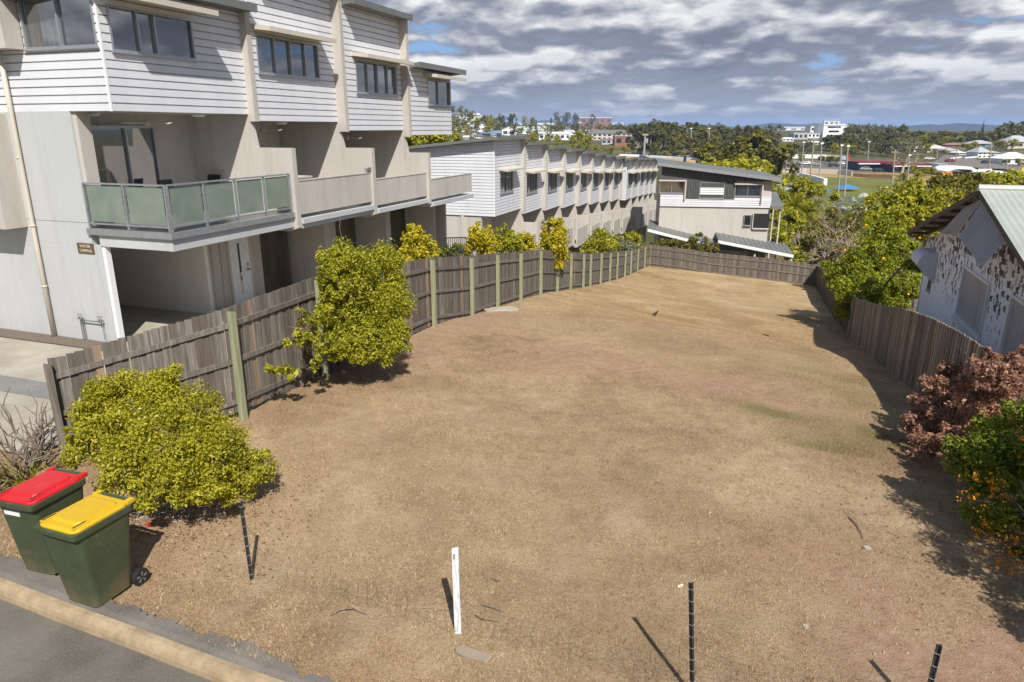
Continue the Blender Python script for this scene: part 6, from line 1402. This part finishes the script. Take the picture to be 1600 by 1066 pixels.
# ------------------------------------------------------------------ far buildings
def far_bld(name, label, cat, x0, x1, yb, yt, wallm, roofm, roof='gable', rise=.35, depth=10, nwin=4, rows=1, yaw=0, over=.5, group=None, winm='glass', Y=None, band=None):
    xc = (x0 + x1) / 2; g = ground_at(xc, yb) if Y is None else at_Y(xc, yb, Y); Yc = g[1]; a = at_Y(x0, yb, Yc); b = at_Y(x1, yb, Yc); L = abs(b[0] - a[0]); z0 = min(g[2], hz(g[0], g[1])) - 1.5; zt = at_Y(xc, yt, Yc)[2]; H = zt - g[2]
    t = thing(name, label, cat, (g[0], g[1], z0), yaw, group); hw = H * (1 - (rise if roof != 'flat' else .08)); zb = g[2] - z0; ze = zb + hw; ztp = zb + H; x_0, x_1 = -L / 2, L / 2
    m = LMB(); m.box(x_0, x_1, 0, depth, 0, ze); 
    if roof == 'gable_end': m.prism([(x_0, ze), (x_1, ze), (0, ztp - .15)], .0, depth)
    m.build('wall', MT[wallm], t)
    m = LMB(); o_ = over; th_ = max(.15, H * .05)
    if roof == 'flat': m.box(x_0 - o_, x_1 + o_, -o_, depth + o_, ze + .01, ztp)
    elif roof == 'gable': m.prism_a([(-o_, ze - .1), (depth / 2, ztp - th_), (depth + o_, ze - .1), (depth + o_, ze + th_ - .1), (depth / 2, ztp), (-o_, ze + th_ - .1)], x_0 - o_, x_1 + o_)
    elif roof == 'gable_end': m.prism([(x_0 - o_, ze - .2), (0, ztp - th_), (x_1 + o_, ze - .2), (x_1 + o_, ze), (0, ztp), (x_0 - o_, ze)], -o_, depth + o_)
    elif roof == 'skillion': m.prism_a([(-o_, ze + .01), (depth + o_, ztp - th_), (depth + o_, ztp), (-o_, ze + th_)], x_0 - o_, x_1 + o_)
    else:
        rl = max(.1, (L - depth) / 2) if L > depth else .1; i = m.pts([(x_0 - o_, -o_, ze), (x_1 + o_, -o_, ze), (x_1 + o_, depth + o_, ze), (x_0 - o_, depth + o_, ze), (-rl, depth / 2, ztp), (rl, depth / 2, ztp)])
        m.fi(i, i + 1, i + 5, i + 4); m.fi(i + 1, i + 2, i + 5); m.fi(i + 2, i + 3, i + 4, i + 5); m.fi(i + 3, i, i + 4); m.fi(i, i + 3, i + 2, i + 1)
    m.build('roof', MT[roofm], t)
    for rw in range(rows):
        hz_ = hw / rows; z1 = zb + hz_ * rw + hz_ * .32; z2 = zb + hz_ * rw + hz_ * .78; n_ = nwin; st = L / max(n_, 1)
        for k in range(n_):
            w_ = st * rnd.uniform(.45, .7); xx = x_0 + st * (k + .5); m = LMB(); m.tint = rnd.choice((0, .1, .3)); m.box(xx - w_ / 2, xx + w_ / 2, -.06, .05, z1, z2); m.build('window', MT[winm], t)
    if band:
        m = LMB(); m.box(x_0 - 1, x_1 + 1, -1.6, -.02, ze - H * .16, ze - H * .06); m.build('awning', MT[band], t)
    return t
SCH = [('school_hall', 'pale green roofed hall with white gable end on the far left', 784, 806, 213, 197, 'white', 'greenroof', 'gable_end', .35, 34, 2, 1), ('school_hall', 'long pale green roof behind the white gable hall', 806, 858, 210, 197.5, 'white', 'greenroof', 'gable', .55, 14, 4, 1),
       ('school_shed', 'white flat roofed shed with open dark bays before the green roof', 842, 891, 219, 206, 'white', 'white', 'skillion', .25, 12, 6, 1), ('school_block', 'long low cream and red building with blue roof panels above the green hall', 803, 870, 199, 192, 'cream', 'paleroof', 'gable', .5, 10, 7, 1),
       ('school_block', 'two storey cream school block with solar roof and dark end wall', 918, 986, 219, 203, 'cream', 'roofgrey', 'hip', .38, 12, 9, 2), ('school_block', 'brown brick school block under a blue roof', 925, 974, 204, 191, 'brick', 'blueroof', 'gable', .45, 12, 5, 1),
       ('school_block', 'white topped brown building highest on the school hill', 897, 956, 194, 183.5, 'brick', 'white', 'flat', .3, 12, 6, 1), ('school_block', 'grey roofed school block left of the brown brick one', 866, 905, 206, 196, 'paleroof', 'roofgrey', 'gable', .5, 10, 5, 1),
       ('school_block', 'pale grey long roof in front of the grey school block', 872, 922, 211, 203, 'white', 'paleroof', 'gable', .55, 10, 5, 1), ('school_block', 'low pinkish brown building right of the two storey school block', 960, 1000, 228, 212, 'brick', 'paleroof', 'flat', .2, 10, 3, 1),
       ('school_block', 'small dark navy shed left of the white gable hall', 755, 782, 213, 204, 'navy', 'blueroof', 'gable', .5, 10, 2, 1), ('school_block', 'pale roofed low block under the school trees', 940, 962, 226, 217, 'paleroof', 'paleroof', 'flat', .2, 8, 3, 1)]
for s_ in SCH: far_bld(s_[0], s_[1], 'school building', *s_[2:6], s_[6], s_[7], s_[8], s_[9], s_[10], s_[11], s_[12])
for i in range(30):
    x = r.uniform(702, 768); y = 178 + 37 * ((i + .5) / 30) + r.uniform(-1, 1); w_ = r.uniform(7, 13); far_bld('house', 'small pale house crowded on the far left hillside', 'house', x, x + w_, y + 3.5, y - 2.2, r.choice(('white', 'white', 'cream', 'paleroof')), r.choice(('paleroof', 'white', 'roofgrey', 'tile')), r.choice(('hip', 'gable')), .45, 9, 3, 1, group='houses on the far left hillside')
for i in range(16):
    x = r.uniform(702, 775); y = r.uniform(186, 213); plant_tree('leafy_tree', i % 2, x, y + 3, y - 6, 'small garden tree among the far left hillside houses', 'garden trees on the far left hillside', wide=1.6)
# hospital
far_bld('hospital', 'white multi storey hospital block with dark window bands on the skyline', 'hospital', 1285, 1318, 216, 194, 'white', 'white', 'flat', .2, 22, 1, 3)
far_bld('hospital_wing', 'low white wing left of the hospital block', 'hospital', 1266, 1286, 207, 197, 'white', 'white', 'flat', .2, 20, 3, 1); far_bld('hospital_wing', 'white wing with ribbon windows right of the hospital block', 'hospital', 1312, 1332, 207, 196, 'white', 'paleroof', 'flat', .2, 20, 3, 1)
far_bld('hospital_plant_room', 'white rooftop plant room on the hospital block', 'building', 1287, 1311, 196, 189, 'white', 'white', 'flat', .2, 10, 3, 1)
for x in (1298, 1304, 1309, 1313, 1301): 
    p = at_Y(x, 189, ground_at(1300, 216)[1] + 8); m = MB(); hh = r.uniform(1.5, 4); m.tube([tuple(p - [0, 0, 3]), tuple(p + [0, 0, hh])], .28, 5); m.box(p[0] - 1.0, p[0] + 1.0, p[1] - .2, p[1] + .2, p[2] + hh - .8, p[2] + hh); tag(m.build('antenna', MT['galv'], None, origin=p), 'thin antenna on the hospital rooftop', 'antenna', 'antennas on the hospital roof')
for a in (('warehouse', 'long grey roofed building on the ridge left of the hospital', 1216, 1264, 204, 198, 'white', 'paleroof', 'gable'), ('warehouse', 'dark flat roofed building at the left end of the ridge', 1174, 1206, 207, 202, 'navy', 'roofgrey', 'flat'), ('warehouse', 'white roofed shed below the hospital, nearer the trees', 1222, 1240, 221, 215, 'white', 'white', 'gable'), ('warehouse', 'white low building with a square tower below the ridge', 1240, 1262, 218, 208, 'paleroof', 'white', 'flat'), ('warehouse', 'white boxy building just left below the hospital', 1262, 1280, 216, 208, 'white', 'white', 'flat'), ('warehouse', 'long pale roof right of the hospital behind the trees', 1345, 1362, 204, 200, 'white', 'white', 'gable'), ('warehouse', 'white roofed building by the gum tree left of the car park', 1210, 1226, 237, 231, 'white', 'white', 'gable'), ('warehouse', 'grey building on the slope under the hospital', 1272, 1288, 226, 221, 'paleroof', 'white', 'skillion')):
    far_bld(a[0], a[1], 'building', *a[2:6], a[6], a[7], a[8], .4, 14, 3, 1)
def wall_strip(name, label, pts, h, m, th=.3, cat='wall'):
    mb = MB()
    P = [ground_at(*p) for p in pts]
    for a, b in zip(P[:-1], P[1:]):
        d = np.array([b[0] - a[0], b[1] - a[1]]); d /= np.linalg.norm(d); n_ = np.array([-d[1], d[0]]) * th; mb.hexa([(a[0], a[1], a[2] - 2), (b[0], b[1], b[2] - 2), (b[0] + n_[0], b[1] + n_[1], b[2] - 2), (a[0] + n_[0], a[1] + n_[1], a[2] - 2), (a[0], a[1], a[2] + h), (b[0], b[1], b[2] + h), (b[0] + n_[0], b[1] + n_[1], b[2] + h), (a[0] + n_[0], a[1] + n_[1], a[2] + h)])
    tag(mb.build(name, MT[m], None, origin=P[0]), label, cat)
wall_strip('track_wall', 'long white wall curving along the race track', [(968, 244), (1000, 245), (1050, 248), (1100, 251.5), (1130, 254)], 1.3, 'white'); wall_strip('track_rail', 'white inner rail of the race track below the long white wall', [(985, 239.5), (1030, 242), (1080, 245), (1120, 247)], .8, 'paleroof', cat='rail')
wall_strip('white_wall', 'long white wall behind the car park under the trees', [(1232, 247.5), (1262, 247.5), (1290, 248), (1322, 250)], 2.2, 'white'); wall_strip('retaining_wall', 'long beige retaining wall along the near edge of the car park', [(1212, 270), (1260, 271), (1310, 273), (1330, 276)], 2.2, 'cream'); wall_strip('retaining_wall', 'dark low wall continuing right of the beige retaining wall', [(1332, 277), (1360, 279), (1395, 281)], 1.6, 'tile')
wall_strip('garden_wall', 'left low white garden wall beside the hill road', [(1485, 250), (1502, 248)], 1.2, 'white'); wall_strip('garden_wall', 'right low white garden wall beside the hill road', [(1508, 249), (1526, 247.5)], 1.2, 'white')
# shops
far_bld('shop', 'long shop with maroon sign board and white awning, left of the pale gum tree', 'shop', 1341, 1398, 268, 253, 'navy', 'maroon', 'flat', .35, 14, 6, 1, band='white'); far_bld('shop', 'second maroon topped shop with white awning right of the pale gum tree', 'shop', 1396, 1450, 271, 257, 'navy', 'maroon', 'flat', .3, 14, 6, 1, band='white')
far_bld('shop', 'white box shaped shop beside the service station canopy', 'shop', 1463, 1476, 272, 256, 'white', 'paleroof', 'flat', .15, 9, 1, 1)
def canopy(label, x0, x1, yb, yt, zr, mt, colr=None):
    g = ground_at((x0 + x1) / 2, yb); Yc = g[1]; a = at_Y(x0, yb, Yc); b = at_Y(x1, yb, Yc); zt = at_Y(x0, yt, Yc)[2]; t = thing('service_station', label, 'canopy', (g[0], g[1], g[2]))
    m = MB(); L = b[0] - a[0]; xm = (a[0] + b[0]) / 2; m.prism([(a[0], zt - .9), (a[0] + L * .3, zt + zr - .9), (xm + L * .2, zt + zr - 1.1), (b[0], zt - 1.3), (b[0], zt - .5), (xm + L * .2, zt + zr), (a[0] + L * .3, zt + zr), (a[0], zt)], Yc, Yc + 12); m.build('roof', MT[mt], t)
    for k in range(4): x = a[0] + L * (.1 + .26 * k); m = MB(); m.tube([(x, Yc + 3, g[2] - 1), (x, Yc + 3, zt - .5)], .2, 6); m.build('post', MT['white'], t)
    m = MB(); m.box(a[0] + L * .1, a[0] + L * .9, Yc + 9, Yc + 11, g[2] - 1, zt - 1.2); m.build('wall', MT['navy'], t)
canopy('white service station canopy left of the leaning wooden pole', 1474, 1532, 276, 267, 1.6, 'white'); canopy('lower white canopy right of the leaning wooden pole', 1545, 1580, 279, 272, 1.0, 'white')
def board(name, label, x0, x1, y0, y1, yg, mt, cat='sign', legs=True, dY=0):
    g = ground_at((x0 + x1) / 2, yg); Yc = g[1] + dY; a = at_Y(x0, y1, Yc); b = at_Y(x1, y0, Yc); t = thing(name, label, cat, (g[0], Yc, g[2])); m = MB(); m.box(a[0], b[0], Yc, Yc + .3, a[2], b[2]); m.build('panel', MT[mt], t)
    m = MB(); xm = (a[0] + b[0]) / 2; m.box(xm - .15, xm + .15, Yc + .05, Yc + .25, g[2] - 1.5, a[2] - .001); m.build('post', MT['galv'], t)
board('sign_board', 'bright orange and yellow shop front sign by the service station', 1472, 1488, 268, 272, 276, 'orange'); board('sign_board', 'left yellow square sign under the orange board', 1473, 1480, 272.5, 276, 278, 'yellow'); board('sign_board', 'right yellow square sign under the orange board', 1482, 1489, 272.5, 276, 278, 'yellow')
board('sign_board', 'flat yellow sign above the olive trees near the sage roof', 1490, 1500, 282.5, 285, 290, 'yellow'); board('sign_board', 'maroon sign board at the right end of the shops', 1578, 1597, 272, 276.5, 280, 'maroon'); board('sign_board', 'white lettered sign panel on the canopy beside the wooden pole', 1528, 1550, 264, 267.5, 276, 'white', dY=-3)
board('sign_board', 'small yellow sign at the right edge above the shops', 1596, 1604, 262, 268, 276, 'yellow')
board('pylon_sign', 'pink topped pale blue pylon sign at the car park', 1321.5, 1327.5, 250, 262, 263.5, 'paleroof'); board('sign_board', 'pink square sign above the pale pylon', 1322, 1328, 243.5, 248.5, 263, 'red')
# houses on the right hill
for a in ((1428, 1446, 237, 228.5, 'white', 'paleroof', 'pale blue grey hipped roof house left on the right hill'), (1444, 1481, 238, 226.5, 'cream', 'cream', 'wide pale cream hipped roof house behind a dark hedge'), (1477, 1512, 230, 223.5, 'brick', 'tile', 'long house with tan tiled roof behind the cream roofed house'), (1480, 1498, 240, 231, 'greenroof', 'paleroof', 'grey green roofed house beside the hill road'), (1498, 1510, 242, 236, 'white', 'white', 'small white gabled outbuilding by the hill road'), (1518, 1552, 230, 219.5, 'blueroof', 'paleroof', 'pale roofed blue house below the pointed pine'), (1527, 1548, 247, 229.5, 'white', 'paleroof', 'tall white two storey house left of the leaning pole'), (1566, 1612, 258, 238.5, 'white', 'white', 'white roofed house at the right edge above the shops'), (1574, 1612, 232, 212, 'cream', 'paleroof', 'pale roofed house high at the right edge'), (1552, 1562, 242, 236, 'white', 'paleroof', 'tiny white house between pole and right edge house'), (1496, 1506, 222, 215, 'cream', 'tile', 'far tan house under the blue hills')):
    far_bld('house', a[6], 'house', *a[:4], a[4], a[5], 'hip', .5, 11, 3, 1 if a[3] > 231 or a[3] < 229 else 2, over=.7)
# ------------------------------------------------------------------ poles
def pole(label, x, yt, yb, kind, r0=.16, Y=None, xb=None, group=None):
    g = ground_at(xb or x, yb) if Y is None else at_Y(xb or x, yb, Y); tp = at_Y(x, yt, g[1]); zg = hz(g[0], g[1]); nm = {'light': 'light_pole', 'wood': 'power_pole', 'stadium': 'floodlight_tower'}[kind]
    t = thing(nm, label, 'pole', (g[0], g[1], zg), group=group); m = MB(); m.tube([(g[0], g[1], zg - .5), tuple(tp)], [r0, r0 * .65], 8); m.build('shaft', MT['wood_pole' if kind == 'wood' else 'galv'], t)
    s = g[1] / FPX
    if kind == 'wood':
        m = MB(); z = tp[2] - 1.0; m.box(tp[0] - 1.2, tp[0] + 1.2, tp[1] - .3, tp[1] - .12, z, z + .18); m.build('cross_arm', MT['wood_pole'], t)
        for dx in (-1.05, -.4, .4, 1.05): m = MB(); m.tube([(tp[0] + dx, tp[1] - .2, z + .18), (tp[0] + dx, tp[1] - .2, z + .45)], .06, 6); m.build('insulator', MT['white'], t)
    elif kind == 'stadium':
        m = MB(); m.box(tp[0] - 4 * s, tp[0] + 4 * s, tp[1] - .6, tp[1], tp[2] - .4, tp[2] + 1.2 * s); m.build('lamp_rack', MT['galv'], t)
        for dx in np.linspace(-3.4, 3.4, 6): m = MB(); m.tube([(tp[0] + dx * s, tp[1] - .62, tp[2] + .3), (tp[0] + dx * s, tp[1] - 1.0, tp[2] + .1)], [.3 * s * 2, .5 * s * 2], 8); m.build('lamp', MT['white'], t)
        m = MB(); m.tube([(g[0] + 1.2, g[1], tp[2] - 12 * s), (g[0] + 1.2, g[1], tp[2] - 5 * s)], 2.2 * s, 9); m.build('dish', MT['galv'], t)
    else:
        m = MB(); m.box(tp[0] - 1.3 * s * 1.6, tp[0] + 1.3 * s * 1.6, tp[1] - .3, tp[1] + .05, tp[2] - .1, tp[2] + .35); m.build('lamp_head', MT['white'], t)
pole('grey floodlight tower with dish behind the middle row roofs', 1008, 211, 246, 'stadium', .75, xb=1006); pole('thin light pole in front of the school trees', 906, 192, 229, 'light', .3)
pole('tall thin pole standing before the gum belt', 1080, 201, 242, 'light', .5); pole('light pole with twin heads right of the tall thin pole', 1108, 201, 247, 'light', .45)
for (x, yt, yb, k, lb) in ((1230, 231, 273, 'light', 'leftmost thin field light pole'), (1256, 223, 279, 'light', 'field light pole left of the tall wooden pole'), (1284, 225, 288, 'light', 'field light pole right of the tall wooden pole'), (1315, 228, 312, 'light', 'tall field light pole left of the blue shade tent'), (1325, 229, 309, 'light', 'field light pole right beside the tall one at the blue tent'), (1358, 222, 254, 'light', 'pale pole above the maroon shop'), (1421, 243, 288, 'light', 'steel pole right of the pale gum tree'), (1574, 248, 266, 'light', 'thick pale pole by the right edge house'), (1465, 232, 248, 'light', 'small pole before the cream roofed house')):
    pole(lb, x, yt, yb, k, .3, xb=x - (yb - yt) * .07)
for (x, yt, yb, lb) in ((1272, 214, 286, 'tall wooden power pole beside the sports field'), (1399, 234, 289, 'wooden power pole before the pale gum tree'), (1549, 224, 268, 'leaning wooden power pole on the canopy road'), (1495, 232, 250, 'thin wooden power pole on the hill road')): pole(lb, x, yt, yb, 'wood', .32, xb=x - (yb - yt) * .09)
# shade tents, goal shelter, cars
def tent(label, x0, x1, yt, yb):
    g = ground_at((x0 + x1) / 2, yb); a = at_Y(x0, yb, g[1]); b = at_Y(x1, yb, g[1]); w_ = (b[0] - a[0]) / 2; zt = at_Y(x0, yt, g[1])[2] - g[2]; t = thing('shade_tent', label, 'tent', tuple(g)); m = LMB(); e = zt * .55
    i = m.pts([(-w_, -w_, e), (w_, -w_, e), (w_, w_, e), (-w_, w_, e), (0, 0, zt)]); [m.fi(i + k, i + (k + 1) % 4, i + 4) for k in range(4)]; m.build('canopy', MT['blue'], t)
    for sx in (-1, 1):
        for sy in (-1, 1): m = LMB(); m.tube([(sx * w_ * .96, sy * w_ * .96, -.2), (sx * w_ * .96, sy * w_ * .96, e)], .08, 5); m.build('leg', MT['galv'], t)
tent('large bright blue shade tent on the green field', 1308, 1337, 288, 300); tent('small blue shade tent at the far edge of the field', 1232, 1246, 269, 277)
wall_strip('field_shelter', 'long thin white roof edge along the side of the field', [(1248, 281), (1268, 286), (1286, 291.5)], 2.6, 'white', th=1.2, cat='shelter')
board('equipment_box', 'small blue box at the near side of the field', 1291.5, 1296, 297, 302, 303, 'blue', cat='box')
def car_proto(label):
    t = thing('parked_car', label, 'car'); m = LMB(); pr = [(-2.2, .35), (2.2, .35), (2.25, .75), (1.4, .92), (.75, 1.42), (-1.1, 1.45), (-1.9, .98), (-2.25, .9)]; m.prism(pr, -.88, .88); m.build('body', MT['white'], t, bevel=.05)
    m = LMB(); m.prism([(1.15, .96), (.72, 1.36), (-1.05, 1.39), (-1.65, 1.0)], -.89, .89); m.tint = 0; m.build('glass', MT['glass'], t)
    for sx in (-1.35, 1.4):
        for sy in (-.82, .82): m = LMB(); m.tube([(sx, sy - .1, .32), (sx, sy + .1, .32)], .33, 12); m.build('wheel', MT['black'], t)
    return t
CARC = [(1242, 257, 'silver parked car at the left of the far car park', 'galv'), (1258, 259, 'white parked car left of the wooden pole in the car park', 'white'), (1266, 258.5, 'white parked car behind the wooden pole', 'white'), (1275, 260, 'silver parked car right of the wooden pole', 'galv'), (1302, 262, 'navy parked car below the round car park trees', 'navy'), (1318, 259, 'white parked car beside the pylon sign', 'white'), (1338, 263, 'white parked car before the maroon shop', 'white'), (1352, 268, 'silver parked car at the maroon shop', 'galv'), (1372, 270, 'navy parked car under the shop awning', 'navy'), (1452, 251, 'white car on the hill road', 'white'), (1484, 254.5, 'small red car on the hill road', 'maroon'), (1556, 256, 'silver car near the right edge house', 'galv'), (1540, 257, 'dark car near the leaning wooden pole', 'navy'), (1005, 249, 'dark truck beside the floodlight tower', 'navy')]
cp = None
for (x, y, lb, mm) in CARC:
    g = ground_at(x, y); 
    if cp is None: cp = car_proto(lb); cp['group'] = 'cars parked in the far car park'; cp.location = (g[0], g[1], g[2] + .45); o_ = cp
    else: o_ = dup(cp, (g[0], g[1], g[2] + .45), rnd.uniform(-.5, .5), 1.15, lb, 'cars parked in the far car park')
    for ch in o_.children:
        if ch.name.startswith('body'): ch.data = ch.data.copy(); ch.data.materials[0] = MT[mm]
